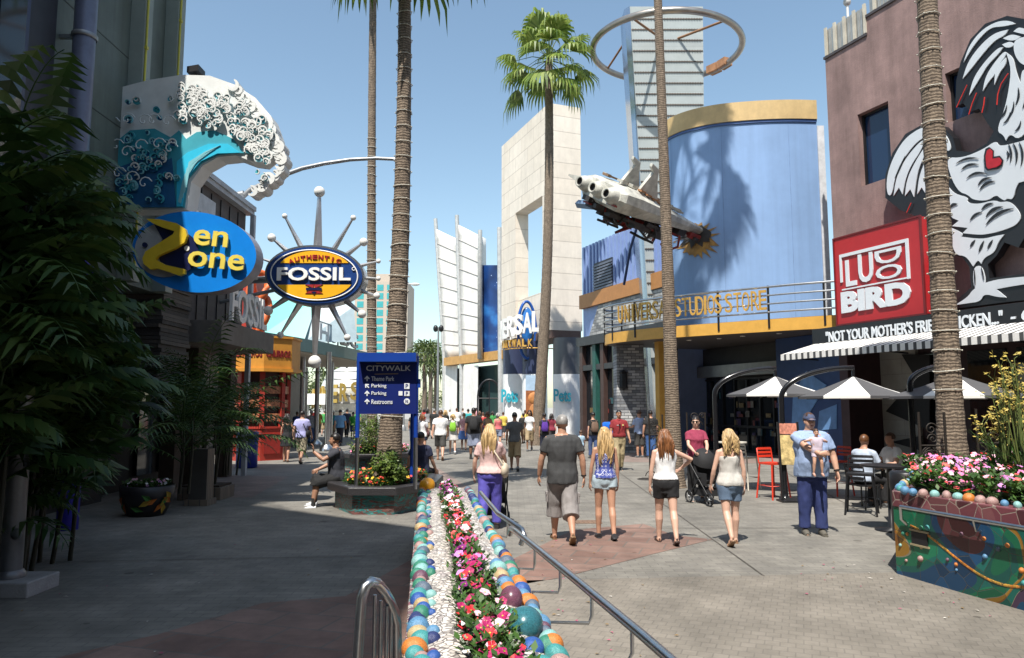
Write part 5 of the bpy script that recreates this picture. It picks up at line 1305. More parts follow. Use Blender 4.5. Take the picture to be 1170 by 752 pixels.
# =============== long mosaic planter with coloured balls ===============
def mosaicmat(name, stops, nscale=1.1, cell=7, grout=(.45,.42,.36), rough=.25, warp=1.6, facing=None, gw=.05, stretch=(1,1,1)):
    m, nd, lk, b = newmat(name); tc = nd.new('ShaderNodeTexCoord'); mp = nd.new('ShaderNodeMapping'); mp.inputs['Scale'].default_value = stretch; lk.new(tc.outputs['Object'], mp.inputs[0])
    no = nd.new('ShaderNodeTexNoise'); no.inputs['Scale'].default_value = nscale; no.inputs['Detail'].default_value = 1.2; no.inputs['Distortion'].default_value = warp; lk.new(mp.outputs[0], no.inputs['Vector'])
    r = ramp(nd, stops, 'CONSTANT'); lk.new(no.outputs['Fac'], r.inputs[0])
    vo = nd.new('ShaderNodeTexVoronoi'); vo.inputs['Scale'].default_value = cell; lk.new(mp.outputs[0], vo.inputs['Vector'])
    ve = nd.new('ShaderNodeTexVoronoi'); ve.feature = 'DISTANCE_TO_EDGE'; ve.inputs['Scale'].default_value = cell; lk.new(mp.outputs[0], ve.inputs['Vector'])
    hs = nd.new('ShaderNodeHueSaturation'); lk.new(r.outputs[0], hs.inputs['Color']); sp = nd.new('ShaderNodeSeparateColor'); lk.new(vo.outputs['Color'], sp.inputs[0])
    mr = nd.new('ShaderNodeMapRange'); mr.inputs['To Min'].default_value = .55; mr.inputs['To Max'].default_value = 1.5; lk.new(sp.outputs[0], mr.inputs['Value']); lk.new(mr.outputs[0], hs.inputs['Value'])
    gr = ramp(nd, [(gw*.6,(0,0,0)),(gw,(1,1,1))]); lk.new(ve.outputs['Distance'], gr.inputs[0])
    mx = N(nd, 'ShaderNodeMix', data_type='RGBA'); lk.new(gr.outputs[0], mx.inputs['Factor']); mx.inputs['A'].default_value = (*grout, 1); lk.new(hs.outputs[0], mx.inputs['B']); lk.new(mx.outputs['Result'], b.inputs['Base Color'])
    b.inputs['Roughness'].default_value = rough
    bp = nd.new('ShaderNodeBump'); bp.inputs['Strength'].default_value = .5; bp.inputs['Distance'].default_value = .01; lk.new(gr.outputs[0], bp.inputs['Height']); lk.new(bp.outputs[0], b.inputs['Normal'])
    return m
PEB = mosaicmat('white_pebble', [(0,(.55,.50,.45)),(.5,(.62,.58,.54)),(.6,(.50,.44,.42))], 3, 26, (.16,.14,.13), .5, gw=.10)
WALLM = mosaicmat('planter_mosaic', [(0,(.16,.06,.07)),(.44,(.20,.10,.10)),(.5,(.05,.16,.2)),(.56,(.22,.12,.10))], 2, 12)
# cross axis: u from left edge (0) to right edge (1), along v from near (Y=2.4) to far (Y=10.9)
def CP(u, Y, z=.75):
    c = -.145-(Y-3.84)*.1157; return V((c+(u-.5)*.78, Y, z))
lp = thing('mosaic_planter', 'long low planter edged with glazed balls, running up the middle', 'planter', CP(.5,6.5,0))
m_ = MB(); m_.hexa([CP(0,2.4,0),CP(1,2.4,0),CP(1,10.9,0),CP(0,10.9,0),CP(0,2.4),CP(1,2.4),CP(1,10.9),CP(0,10.9)]); m_.build('wall', WALLM, lp, bevel=.01)
m_ = MB()
for u0, u1 in ((.15,.42),(.60,.86)):
    n = 40; rings = []
    for i in range(n+1):
        Y = 2.42+(10.84-2.42)*i/n; rings.append([CP(u0+(u1-u0)*j/6, Y, .754+.03*math.sin(PI*j/6)) for j in range(7)])
    m_.loft(rings, closed=False, cap=False)
m_.build('pebble_strip', PEB, lp)
m_ = MB(); m_.hexa([CP(.40,2.42,.753),CP(.62,2.42,.753),CP(.62,10.8,.753),CP(.40,10.8,.753),CP(.41,2.42,.80),CP(.61,2.42,.80),CP(.61,10.8,.80),CP(.41,10.8,.80)]); m_.build('soil', mat('soil', (.05,.035,.025), .95, var=.3, scale=20), lp)
BALLC = [mat('glaze_'+n, tuple(x*.82+.012 for x in c), .42, var=.6, scale=16, bump=.25, bscale=30) for n, c in (('teal',(.05,.30,.30)),('blue',(.02,.09,.35)),('aqua',(.25,.50,.48)),('orange',(.62,.20,.03)),('green',(.03,.22,.14)),('plum',(.14,.06,.10)),('sand',(.50,.38,.20)),('sky',(.10,.26,.45)),('slate',(.10,.14,.20)),('pinkish',(.42,.26,.24)),('navy',(.015,.03,.14)))]
BALLW = [BALLC[i] for i in (0,0,0,1,2,2,3,4,4,5,6,7,8,8,9,10)]
BIGB = [mat('glaze_bigteal', (.03,.13,.16), .25, var=.4, scale=14), mat('glaze_bigplum', (.13,.05,.08), .25, var=.4, scale=14)]
ball_me = {}
def glaze_ball(c, r, m, parent, name='ball'):
    me = ball_me.get(m.name)
    if me is None:
        b = MB(); b.ball((0,0,0), 1, 18, 12); o = b.build(name, m, parent, local=True); me = ball_me[m.name] = o.data
    else:
        o = bpy.data.objects.new(name, me); COL.objects.link(o); o.parent = parent
    o.location = wmat(parent).inverted() @ V(c); o.scale = (r*rnd.uniform(.9,1.1), r*rnd.uniform(.9,1.1), r*rnd.uniform(.82,1.0)); o.rotation_euler = (rnd.uniform(0,6),rnd.uniform(0,6),0); return o
R_ = random.Random(21); Y = 3.0
while Y < 10.75:
    r = R_.uniform(.036,.070); glaze_ball(CP(.088+R_.uniform(-.025,.03),Y,.757), r, R_.choice(BALLW), lp); Y += r*1.8
    if R_.random() < .3: glaze_ball(CP(.18,Y,.765), r*.7, R_.choice(BALLC), lp)
Y = 3.0
while Y < 10.75:
    r = R_.uniform(.034,.064); glaze_ball(CP(.92+R_.uniform(-.02,.02),Y,.757), r, R_.choice(BALLW), lp); Y += r*2.1
Y = 3.1
while Y < 5.6:
    r = R_.uniform(.04,.065)
    if not (3.5 < Y < 4.75): glaze_ball(CP(.80,Y,.775), r, R_.choice(BALLC), lp)
    Y += r*2.3
glaze_ball(CP(.80,4.02,.80), .105, BIGB[0], lp); glaze_ball(CP(.78,4.55,.79), .085, BIGB[1], lp); glaze_ball(CP(.80,3.74,.77), .06, BALLC[1], lp); glaze_ball(CP(.93,3.78,.77), .06, BALLC[3], lp); glaze_ball(CP(.76,4.28,.77), .05, BALLC[4], lp)
ob = P(488,549,10.72); glaze_ball((ob.x,10.72,.82), .115, mat('glaze_brightorange', (.75,.33,.02), .3, var=.1), lp)
def plf(R_):
    Y = 2.7+(10.6-2.7)*R_.random()**1.25; u = .52+R_.gauss(0,.055)*(1 if Y > 5 else 1.3); u = min(max(u,.38),.68); return CP(u,Y,.78), Y
def pick(Y, R_):
    if Y > 9: return R_.choice(('purple','magenta','purple','lilac','white'))
    if Y > 7.6: return R_.choice(('white','palepink','pink','red','white'))
    if Y > 6.2: return R_.choice(('pink','red','palepink','white','coral','red'))
    if Y > 4.4: return R_.choice(('magenta','magenta','red','lilac','pink','magenta','purple'))
    return R_.choice(('magenta','magenta','red','pink','white','magenta','palepink'))
bed('f', 'red, pink, white and magenta blossoms filling the long ball edged planter', plf, 720, pick, .033, .03, .13, 3, 2.6, .05)
# =============== stainless rails ===============
def bracketed(pts, label, brk, z=.9):
    t = thing('handrail', label, 'handrail', V((pts[0].x,pts[0].y,0)))
    m_ = MB(); m_.tube(pts, .024, 12); m_.build('rail', STEEL, t)
    for a, b, c in brk:
        m_ = MB(); m_.tube([a, a-V((0,0,.10)), a-V((0,0,.13))+(b-a)*.08, b, c], .010, 8); m_.build('bracket', STEEL, t)
rl = [G(589,607,.9), G(660,664.5,.9), G(734,726,.9), G(860,836,.9)]
end0 = G(584,604,.86)
bks = []
for px, py in ((611,625),(640,648),(676,678),(722,716)):
    a = G(px,py,.9); 
    uY = a.y; b = CP(1.0,uY,.73); c = CP(1.0,uY,.60); b.x += .015; c.x += .015; b.z = .74
    bks.append((a-V((0,0,.02)), V((b.x,b.y,.745)), c))
bracketed([V((end0.x-.01,end0.y+.05,.80)), end0]+rl, 'stainless handrail along the long planter, near length ending in a curl', bks)
a = G(569,587,.88); b = G(599,606,.88)
bracketed([CP(1.02,a.y+2.0,.86), a, b-V((.02,-.05,0)), b-V((.0,.02,.04)), b-V((.03,.01,.12))], 'stainless handrail length farther along the long planter', [(G(580,594,.88)-V((0,0,.02)), CP(1.0,G(580,594,.88).y,.74), CP(1.0,G(580,594,.88).y,.62))])
hr = thing('stair_rail', 'bent stainless guard rail hoop at the near left of the long planter', 'handrail', (-.8,4.5,0))
m_ = MB(); m_.tube([(-.885,4.40,0),(-.875,4.40,.55),(-.862,4.41,.84),(-.845,4.42,.90),(-.82,4.45,.92),(-.79,4.5,.90),(-.76,4.56,.84),(-.735,4.62,.77),(-.715,4.66,.70),(-.70,4.68,.62),(-.695,4.68,.4),(-.69,4.68,0)], .031, 12); m_.build('hoop', STEEL, hr)
for t in (.3,.5,.7,.85):
    m_ = MB(); x, y = -.845+t*.14, 4.43+t*.24; m_.tube([(x,y,0),(x,y,.90-.22*t)], .012, 8); m_.build('baluster', STEEL, hr)

# =============== planter of the direction sign ===============
GRAN = mat('black_granite', (.035,.033,.035), .35, var=.7, scale=60, bump=.1)
TEALM = mosaicmat('teal_maroon_mosaic', [(0,(.02,.16,.16)),(.45,(.14,.045,.04)),(.53,(.02,.20,.19)),(.6,(.12,.05,.04))], 1.4, 14, (.10,.09,.08), .35, 2.4, stretch=(1,1,3.2))
def ring_planter(label, cx, cy, rx, ry, h, rim=.14, over=.14, ph=PI/8, n=8):
    t = thing('planter', label, 'planter', (cx,cy,0))
    O = lambda k: [(cx+(rx+k)*math.cos(ph+2*PI*i/n)/math.cos(PI/n), cy+(ry+k)*math.sin(ph+2*PI*i/n)/math.cos(PI/n)) for i in range(n)]
    m_ = MB(); m_.prism(O(-over), ff, 0, h-rim-.002); m_.build('wall', TEALM, t)
    m_ = MB(); o_, i_ = O(0), O(-.32)
    m_.loft([[V((*p,h-rim)) for p in o_],[V((*p,h)) for p in o_],[V((*p,h)) for p in i_],[V((*p,h-rim)) for p in i_]], smooth=False, cap=False); m_.build('rim', GRAN, t, bevel=.02)
    m_ = MB(); m_.prism(O(-.33), ff, h-.2, h-.03); m_.build('soil', mat('soil', (1,1,1)), t)
    return t
ring_planter('octagonal planter with black granite rim under the direction sign', -2.5, 15.25, 1.05, 1.75, .5)
ring_planter('smaller planter round the slender palm, behind the seated man', P(427,465,24.2).x+.2, 24.3, 1.2, 1.4, .5)
def shrub(label, c, r, n, seed, sq=.95):
    R_ = random.Random(seed); t = thing('shrub', label, 'shrub', c)
    m_ = MB()
    for k in range(6): m_.tube([V(c), V(c)+V((R_.uniform(-.5,.5)*r,R_.uniform(-.5,.5)*r,r*.9))], .012, 4)
    m_.build('stem', BARK, t)
    m_ = MB(); leaf_cloud(m_, V(c)+V((0,0,r*.85)), r, n, .045, R_, squash=sq, clumps=14); m_.build('foliage', leafmat('shrub_leaf', [(.2,(.03,.07,.012)),(.8,(.16,.22,.04))], .25, 3), t)
sc_ = P(447,465,14.15); shrub('rounded shrub at the foot of the thick palm', (sc_.x,14.15,.47), .37, 2200, 5)
sc_ = P(424,465,23.6); shrub('tall shrub around the slender palm trunk', (sc_.x,23.6,.45), .75, 2400, 6, 1.4)
def fb(cx, cy, rx, ry, z):
    def f(R_):
        q = R_.uniform(0,2*PI); k = R_.uniform(.35,1)**.5; return V((cx+rx*k*math.cos(q), cy+ry*k*math.sin(q), z)), 0
    return f
bed('f', 'red and orange blossoms under the direction sign', fb(-2.5,15.1,.78,1.4,.48), 330, lambda t, R_: R_.choice(('red','orange','yellow','coral','orange','red')), .035, .04, .17, 8, 3.0, .06)
bed('f', 'pink and red blossoms in the smaller planter', fb(P(427,465,24.2).x+.2,24.2,.9,1.1,.48), 160, lambda t, R_: R_.choice(('pink','red','palepink','coral')), .045, .05, .25, 9, 2.4, .09)
# =============== direction sign ===============
cs = thing('direction_sign', 'dark blue direction sign headed CITYWALK on steel posts', 'sign', (-2.2,13.75,.45))
YW = 13.72
SB = mat('sign_blue', (.008,.018,.13), .35, var=.1, scale=1); SB2 = mat('sign_blue_bright', (.008,.045,.28), .35, var=.1)
m_ = MB(); signprism(m_, [(410,407),(476,407),(476,473),(410,473)], 0, .1, 0); m_.build('panel', SB, cs, bevel=.008)
m_ = MB(); signprism(m_, [(411,404),(477,404),(477,414),(411,414)], -.22, .16, 0); m_.build('hood', SB2, cs, bevel=.012)
m_ = MB(); signprism(m_, [(477,433),(480,433),(480,443),(477,443)], -.0, .1, 0); m_.build('side_tab', SB2, cs)
m_ = MB(); text_mb('CITYWALK', W(444,420.8,-.001), XX, ZZ, 51/850*YW, 6.2/850*YW, .012, .01, mb=m_)
def arrow(cx, cy, ang):
    pts = [(0,-3.2),(3,0),(2.1,.9),(.6,-.6),(.6,3),(-.6,3),(-.6,-.6),(-2.1,.9),(-3,0)]
    ca, sa = math.cos(ang), math.sin(ang); signprism(m_, [(cx+x*ca-y*sa, cy+x*sa+y*ca) for x,y in pts], -.012, -.001)
for y_, s_, w_, an in ((432.5,'Theme Park',26,0),(441,'Parking',17,-PI/4),(449.5,'Parking',17,0),(458.8,'Restrooms',24,0)):
    arrow(419.5, y_, an); text_mb(s_, W(424.5,y_+.3,-.001), XX, ZZ, w_/850*YW, 5.2/850*YW, .012, .006, mb=m_, align='LEFT')
for x0, x1, y0, y1 in ((462,468,438,444.5),(455.5,460,447,452),(462,468,447,452.5)): signprism(m_, [(x0,y0),(x1,y0),(x1,y1),(x0,y1)], -.012, -.001)
signprism(m_, ell(465,458.6,3.4,3.4,20), -.012, -.001)
m_.build('white_lettering', mat('sign_white4', (.72,.74,.76), .4, var=0), cs)
m_ = MB(); text_mb('P', W(465,441.2,-.0121), XX, ZZ, None, 4.6/850*YW, .004, .02, mb=m_); text_mb('P', W(465,449.8,-.0121), XX, ZZ, None, 4/850*YW, .004, .02, mb=m_); text_mb('it', W(465,458.6,-.0121), XX, ZZ, 3.4/850*YW, 3.8/850*YW, .004, .02, mb=m_); m_.build('blue_symbol', SB, cs)
m_ = MB(); signprism(m_, [(428,427.2),(455,426.6),(455,427.6),(428,428)], -.006, -.001); signprism(m_, [(430,415),(458,414.8),(458,415.6),(430,415.8)], -.012, -.001); m_.build('gold_line', mat('sign_goldline', (.35,.25,.14), .5), cs)
for px, b_ in ((409,1),(475.5,1)):
    p0 = P(px,465,13.78); zt_ = P(px,407,13.78).z; zb_ = P(px,500,13.78).z
    m_ = MB(); m_.tube([(p0.x,13.78,.44),(p0.x,13.78,zb_)], .038, 10, 0); m_.tube([(p0.x,13.78,zb_),(p0.x,13.78,zt_)], .040, 10, 1); m_.build('post', [STEEL, SB2], cs)
p0 = P(472.5,465,14.3); m_ = MB(); m_.tube([(p0.x-.02,14.3,.44),(p0.x-.02,14.3,2.6)], .035, 10); m_.build('post', SB2, cs)

# =============== right mosaic planter ===============
MOS = mosaicmat('big_mosaic', [(0,(.07,.022,.025)),(.36,(.26,.22,.15)),(.363,(.008,.05,.12)),(.43,(.26,.22,.15)),(.433,(.008,.10,.085)),(.475,(.010,.15,.075)),(.525,(.26,.22,.15)),(.528,(.34,.18,.025)),(.548,(.24,.10,.02)),(.556,(.008,.12,.095)),(.62,(.26,.22,.15)),(.623,(.06,.035,.07)),(.66,(.008,.06,.13)),(.71,(.06,.018,.02))], .62, 3.6, (.07,.065,.05), .25, 1.5, gw=.011)
MAR = mosaicmat('maroon_tile', [(0,(.13,.04,.05)),(.5,(.16,.06,.065))], 2, 5.5, (.30,.24,.2), .3, gw=.03)
rp = [(4.46,8.87),(4.66,8.05),(4.88,7.2),(5.14,6.3),(5.4,5.4),(5.7,4.6),(9.5,4.6),(11,9),(10,13.4),(6.4,12.9),(5.55,10.6)]
rpt = thing('mosaic_planter', 'raised planter faced with swirling green, blue and maroon mosaic', 'planter', (4.46,8.87,0))
m_ = MB(); m_.prism(rp, ff, 0, .78); m_.build('wall', MOS, rpt)
rp_o = [(x+(-.012 if i < 6 else 0),y) for i,(x,y) in enumerate(rp)]
cx_, cy_ = 7.6, 8.6
inn = [(cx_+(x-cx_)*.93, cy_+(y-cy_)*.95) for x,y in rp]
m_ = MB(); m_.loft([[V((x,y,.782)) for x,y in rp_o],[V((x,y,.955)) for x,y in rp_o],[V((x,y,.955)) for x,y in inn],[V((x,y,.782)) for x,y in inn]], smooth=False, cap=False); m_.build('rim', MAR, rpt, bevel=.012)
m_ = MB(); m_.prism(inn, ff, .79, .93); m_.build('soil', mat('soil', (1,1,1)), rpt)
R_ = random.Random(31)
edge = smooth_path([V((*rp[i],.955)) for i in (9,10,0,1,2,3,4)], 12)
acc = 0
for a, b in zip(edge, edge[1:]):
    acc += (b-a).length
    if acc > .115:
        acc = 0; r = R_.uniform(.04,.062); inw = (V((cx_,cy_,0))-V((b.x,b.y,0))).normalized()*.09
        if a.y < 12: glaze_ball(b+inw+V((0,0,.02)), r, R_.choice([BALLC[i] for i in (2,3,6,7,9,2,0,9)]), rpt)
def wallpt(t, z, off=0):     # t along the street side in metres from the corner
    pts = [V((x,y,0)) for x,y in rp[:6]]; d = t
    for a, b in zip(pts, pts[1:]):
        L = (b-a).length
        if d <= L:
            p = a.lerp(b, d/L); n_ = V(((b-a).y, -(b-a).x, 0)).normalized(); n_ = n_ if n_.x < 0 else -n_; return p+n_*off+V((0,0,z))
        d -= L
    return pts[-1]+V((0,0,z))
for i in range(26):
    t, z = R_.uniform(.05,3), R_.uniform(.12,.72); glaze_ball(wallpt(t,z), R_.uniform(.016,.034), R_.choice(BALLC), rpt, 'stud')
# snake-like gold and teal ribbons in relief
m_ = MB()
for ph, am, zc_, mi in ((.3,.20,.40,0),):
    m_.tube([wallpt(.25+i*.09, zc_+am*math.cos(ph+i*.22), -.034) for i in range(36)], .042 if mi == 0 else .045, 6, mi)
m_.build('ribbon', [mosaicmat('gold_ribbon', [(0,(.50,.28,.05)),(.5,(.55,.20,.03))], 6, 26, (.2,.13,.05), .4), mosaicmat('teal_ribbon', [(0,(.02,.22,.16)),(.5,(.02,.13,.20))], 4, 16, (.2,.2,.15), .3)], rpt)
m_ = MB(); 
def wbox(mb, t0, t1, z0, z1, o0, o1, mi=0): mb.hexa([wallpt(t0,z0,o0),wallpt(t1,z0,o0),wallpt(t1,z0,o1),wallpt(t0,z0,o1),wallpt(t0,z1,o0),wallpt(t1,z1,o0),wallpt(t1,z1,o1),wallpt(t0,z1,o1)], mi)
wbox(m_, .27,.50,.40,.54,-.01,.012); m_.build('vent', mat('vent_black', (.01,.01,.012), .6), rpt)
m_ = MB()
for z0, z1 in ((.38,.40),(.54,.56)): wbox(m_, .25,.52,z0,z1,-.01,.02)
m_.build('vent_frame', mat('vent_frame', (.3,.25,.15), .5), rpt)
m_ = MB(); m_.tube([wallpt(.22+i*.25,.80-.0*i,.09) for i in range(14)], .022, 10); m_.tube([wallpt(.22,.80,.09),wallpt(.20,.66,.07),wallpt(.2,.6,.0)], .02, 8)
for t in (1.2,2.3): m_.tube([wallpt(t,.79,.09),wallpt(t,.68,.06),wallpt(t,.68,0)], .011, 8)
m_.build('handrail', STEEL, rpt)
def pin(R_):
    while True:
        x, y = R_.uniform(4.4,8.6), R_.uniform(5.2,12.2)
        ok = False; n_ = len(inn)
        for i in range(n_):
            (x1,y1),(x2,y2) = inn[i], inn[(i+1)%n_]
            if (y1 > y) != (y2 > y) and x < (x2-x1)*(y-y1)/(y2-y1)+x1: ok = not ok
        if ok and x-.17*(9-y) > 4.6 and abs(x-7.02)+abs(y-12) > .45 and (x < 7.2 or y > 9): return V((x,y,.95)), y
bed('f', 'pink, lilac and red blossoms massed in the raised mosaic planter', pin, 1500, lambda t, R_: R_.choice(('pink','lilac','palepink','pink','lilac','red','coral','palepink')), .042, .08, .26, 12, 3.2, .085)
# kangaroo-paw like stalks
for i, (px, py, D) in enumerate(((1150,425,9.6),(1163,440,9.9),(1138,470,10.2),(1168,405,9.3))):
    R_ = random.Random(90+i); b_ = P(px,465,D); b_.z = .93
    t = thing('flower_stalk', ['yellow flowering stalk plant tallest beside the palm','yellow flowering stalk plant at the edge of the frame','shorter yellow stalk plant next to the iron guard','yellow flowering stalk plant leaning at the frame top'][i], 'plant', b_, group='yellow stalk plants in the mosaic planter')
    m_, mf, ml = MB(), MB(), MB(); ht = P(px,py,D).z
    for k in range(9):
        az = R_.uniform(0,6.3); tip = b_+V((.35*math.cos(az)*R_.random(),.3*math.sin(az)*R_.random(),(ht-.93)*R_.uniform(.6,1)))
        m_.tube([b_+V((.05*math.cos(az),.05*math.sin(az),0)), b_.lerp(tip,.6)+V((0,0,.08)), tip], [.010,.008,.005], 5)
        for q in range(5):
            w0 = b_.lerp(tip, R_.uniform(.62,1)); w1 = w0+V((R_.uniform(-.14,.14),R_.uniform(-.1,.1),R_.uniform(.03,.16))); m_.tube([w0,w1], .004, 4)
            for z in range(6):
                p = w1+V((R_.uniform(-.04,.04),R_.uniform(-.04,.04),R_.uniform(-.03,.04))); d = V((R_.gauss(0,1),R_.gauss(0,1),R_.gauss(0,1))).normalized()*.028; e = d.orthogonal().normalized()*.011; mf.add([p-d,p+e,p+d,p-e],[(0,1,2,3)])
    for k in range(34):
        az = R_.uniform(0,6.3); d = V((math.cos(az)*.25,math.sin(az)*.25,R_.uniform(.35,.8))); sd = V((-math.sin(az),math.cos(az),0))*.014
        ml.add([b_-sd,b_+sd,b_+d*.6+sd,b_+d*.6-sd,b_+d+V((d.x*.6,d.y*.6,-.08))],[(0,1,2,3),(3,2,4)])
    m_.build('stem', mat('stalk_green', (.10,.13,.03), .6), t); mf.build('blossom', mat('stalk_yellow', (.42,.32,.06), .6, var=.3, scale=20), t); ml.build('foliage', BEDLEAF, t)

# =============== shaded left side plants and street furniture ===============
FERN = leafmat('dark_frond', [(.15,(.012,.035,.010)),(.5,(.045,.10,.022)),(.8,(.10,.15,.035)),(.93,(.26,.21,.04))], .2, 1.2)
def frond(mb, c, az, el, L, nl, wl, R_, droop=.5, ll=.3):
    path = []; p = V(c); e = el
    for i in range(nl+1):
        path.append(p.copy()); d = V((math.cos(az)*math.cos(e), math.sin(az)*math.cos(e), math.sin(e))); p = p+d*(L/nl); e -= droop*2/nl*(.4+1.2*i/nl)
    mb.tube(path, [.012*(1-.8*i/nl)+.002 for i in range(nl+1)], 4)
    for i in range(2, nl+1):
        t = (path[i]-path[i-1]).normalized(); s = t.cross(V((0,0,1))); s = s.normalized() if s.length > .05 else V((1,0,0)); f = math.sin(PI*min(1,(i/nl)*.9+.1))**.6
        for sg in (-1,1):
            d = (s*sg*.85+t*.55+V((0,0,-.15))).normalized(); l = ll*f*R_.uniform(.85,1.15); b = path[i]; w = wl*f; n_ = t*w
            q = b+d*l*.5+V((0,0,.02)); e2 = b+d*l+V((0,0,-.22*l))
            mb.add([b, q+n_, e2, q-n_], [(0,1,2,3)])
def feather_palm(label, base, stems, nfr, L, h, seed, ll=.3, nl=16, wl=.022, name='potted_palm', sp=.2, gr=None):
    R_ = random.Random(seed); base = V(base); t = thing(name, label, 'plant', base, group=gr)
    m_, mf = MB(), MB()
    for s in range(stems):
        b = base+V((R_.uniform(-sp,sp),R_.uniform(-sp,sp),0)); top = b+V((R_.uniform(-.3,.3)*sp*2,R_.uniform(-.3,.3)*sp*2,h*R_.uniform(.6,1.05)))
        m_.tube([b, b.lerp(top,.5)+V((.03,0,0)), top], [.028,.022,.016], 6)
        for k in range(nfr):
            frond(mf, top-V((0,0,R_.uniform(0,(.5 if name == 'leafy_palm' else .35)*h))), R_.uniform(0,6.3), R_.uniform(.3,1.35), L*R_.uniform(.7,1.15), nl, wl, R_, R_.uniform(.5,1.0), ll)
    m_.build('stem', mat('cane', (.035,.032,.018), .6), t); mf.build('foliage', FERN, t)
feather_palm('tall dark leafy palm clump against the left edge, topmost', (-5.35,7.3,0), 13, 18, 1.4, 4.6, 11, .50, 12, .068, 'leafy_palm', .4, 'dark palm clumps at the left edge')
feather_palm('dark leafy palm clump right of the tall one, under the oval sign', (-5.95,9.2,0), 11, 16, 1.4, 3.6, 12, .48, 12, .062, 'leafy_palm', .45, 'dark palm clumps at the left edge')
feather_palm('low dark palm clump behind the steel post', (-5.9,8.2,0), 7, 13, 1.2, 2.9, 13, .38, 14, .042, 'leafy_palm', .5, 'dark palm clumps at the left edge')
feather_palm('graceful potted palm before the canopy piers', (-6.5,16.1,.3), 4, 10, 2.3, 2.3, 14, .42, 18, .026)
feather_palm('potted palm nearest the flower pot in the shade', (-6.3,14.5,.3), 3, 10, 1.9, 1.5, 15, .38, 18, .024)
feather_palm('potted palm standing next to the blue litter bin', (-7.2,19.3,.2), 4, 8, 1.3, 1.6, 16, .26, 16, .016)
feather_palm('dim potted palm under the concrete canopy edge', (-7.1,17.6,.2), 3, 8, 1.2, 2.0, 17, .26, 16, .016)
bx = thing('brick_planter', 'square stone planter box holding the shaded potted palm', 'planter', (-6.5,16.1,0))
m_ = MB(); m_.box(-6.95,-6.05,15.7,16.5,0,.26); m_.build('wall', brickmat('tan_brick', (.26,.2,.15), (.2,.16,.12), (.1,.09,.08), 1, .22, .075, .01), bx, bevel=.01)
m_ = MB(); m_.box(-6.9,-6.1,15.75,16.45,.262,.3); m_.build('soil', mat('soil', (1,1,1)), bx)
pc = thing('stone_pier', 'short tan brick pier beside the shaded flower pot', 'pier', (-6.1,15.0,0))
m_ = MB(); m_.box(-6.35,-6.0,14.85,15.2,0.12,1.1); m_.box(-6.4,-5.95,14.8,15.25,0,.12); m_.build('shaft', MC['tan_brick'], pc)
fp_ = thing('flower_pot', 'dark round pot painted with orange and green leaves', 'pot', (-6.55,13.6,0))
c_ = V((-6.55,13.6,0)); m_ = MB(); m_.lathe([(0,0),(.30,0),(.44,.3),(.46,.52),(.42,.54),(.38,.48),(0,.46)], c_, 26); m_.build('pot', mat('pot_black', (.02,.018,.02), .4), fp_)
m_ = MB(); R_ = random.Random(4)
for i in range(15):
    q = -PI/2+R_.uniform(-1.3,1.5); z = R_.uniform(.12,.42); r = .30+.14*min(1,z/.3)+.012; n_ = V((math.cos(q),math.sin(q),0)); tt = V((-n_.y,n_.x,0)); c2 = c_+n_*r+V((0,0,z)); a = R_.uniform(0,3); d = (tt*math.cos(a)+V((n_.x*.4,n_.y*.4,1))*math.sin(a)).normalized(); e = (tt*-math.sin(a)+V((n_.x*.4,n_.y*.4,1))*math.cos(a)).normalized()
    m_.add([c2-d*.12, c2+e*.05+n_*.02, c2+d*.12, c2-e*.05+n_*.02], [(0,1,2,3)], i % 3)
m_.build('leaf_motif', [mat('motif_orange', (.5,.14,.02), .5), mat('motif_green', (.06,.2,.04), .5), mat('motif_yellow', (.45,.3,.04), .5)], fp_)
bed('f', 'small white blossoms in the shaded leaf painted pot', fb(-6.55,13.6,.36,.36,.47), 80, lambda t, R_: R_.choice(('white','palepink','lilac')), .03, .03, .15, 14, 4.0, .06)
tp_ = thing('steel_post', 'thick grey steel post bolted to a square concrete base', 'post', (-5.25,7.95,0))
m_ = MB(); m_.box(-5.62,-4.9,7.75,8.3,0,.16); m_.build('base', mat('base_concrete', (.34,.33,.33), .7, var=.2, bump=.3), tp_, bevel=.015)
m_ = MB(); m_.tube([(-5.25,8.0,.16),(-5.25,8.0,2.1),(-5.25,8.0,2.9)], .115, 16); m_.lathe([(.15,.16),(.15,.2),(.12,.24)], (-5.25,8.0,0), 16); m_.build('post', mat('post_grey', (.22,.22,.23), .4, .5, var=.2), tp_)
m_ = MB(); m_.lathe([(0,.0),(.06,.0),(.06,.012),(0,.015)], (-5.14,7.9,.62), 12, M=Matrix.Rotation(PI/2,3,'X')); m_.build('access_cover', GREYMETAL, tp_)
# =============== unseen buildings added round the camera to cut sky light and deepen the shade ===============
eb = thing('unseen_building', 'plain unseen block added behind the viewer to hold back sky light', 'building', (0,-26,0))
m_ = MB(); m_.box(-18,30,-40,-20,0,24); m_.build('wall', mat('dull_stucco', (1,1,1)), eb)
er = thing('unseen_building', 'plain unseen block added right of the frame to hold back sky light', 'building', (22,-8,0))
m_ = MB(); m_.box(13,30,-19.9,1.0,0,17); m_.build('wall', mat('dull_stucco', (1,1,1)), er)

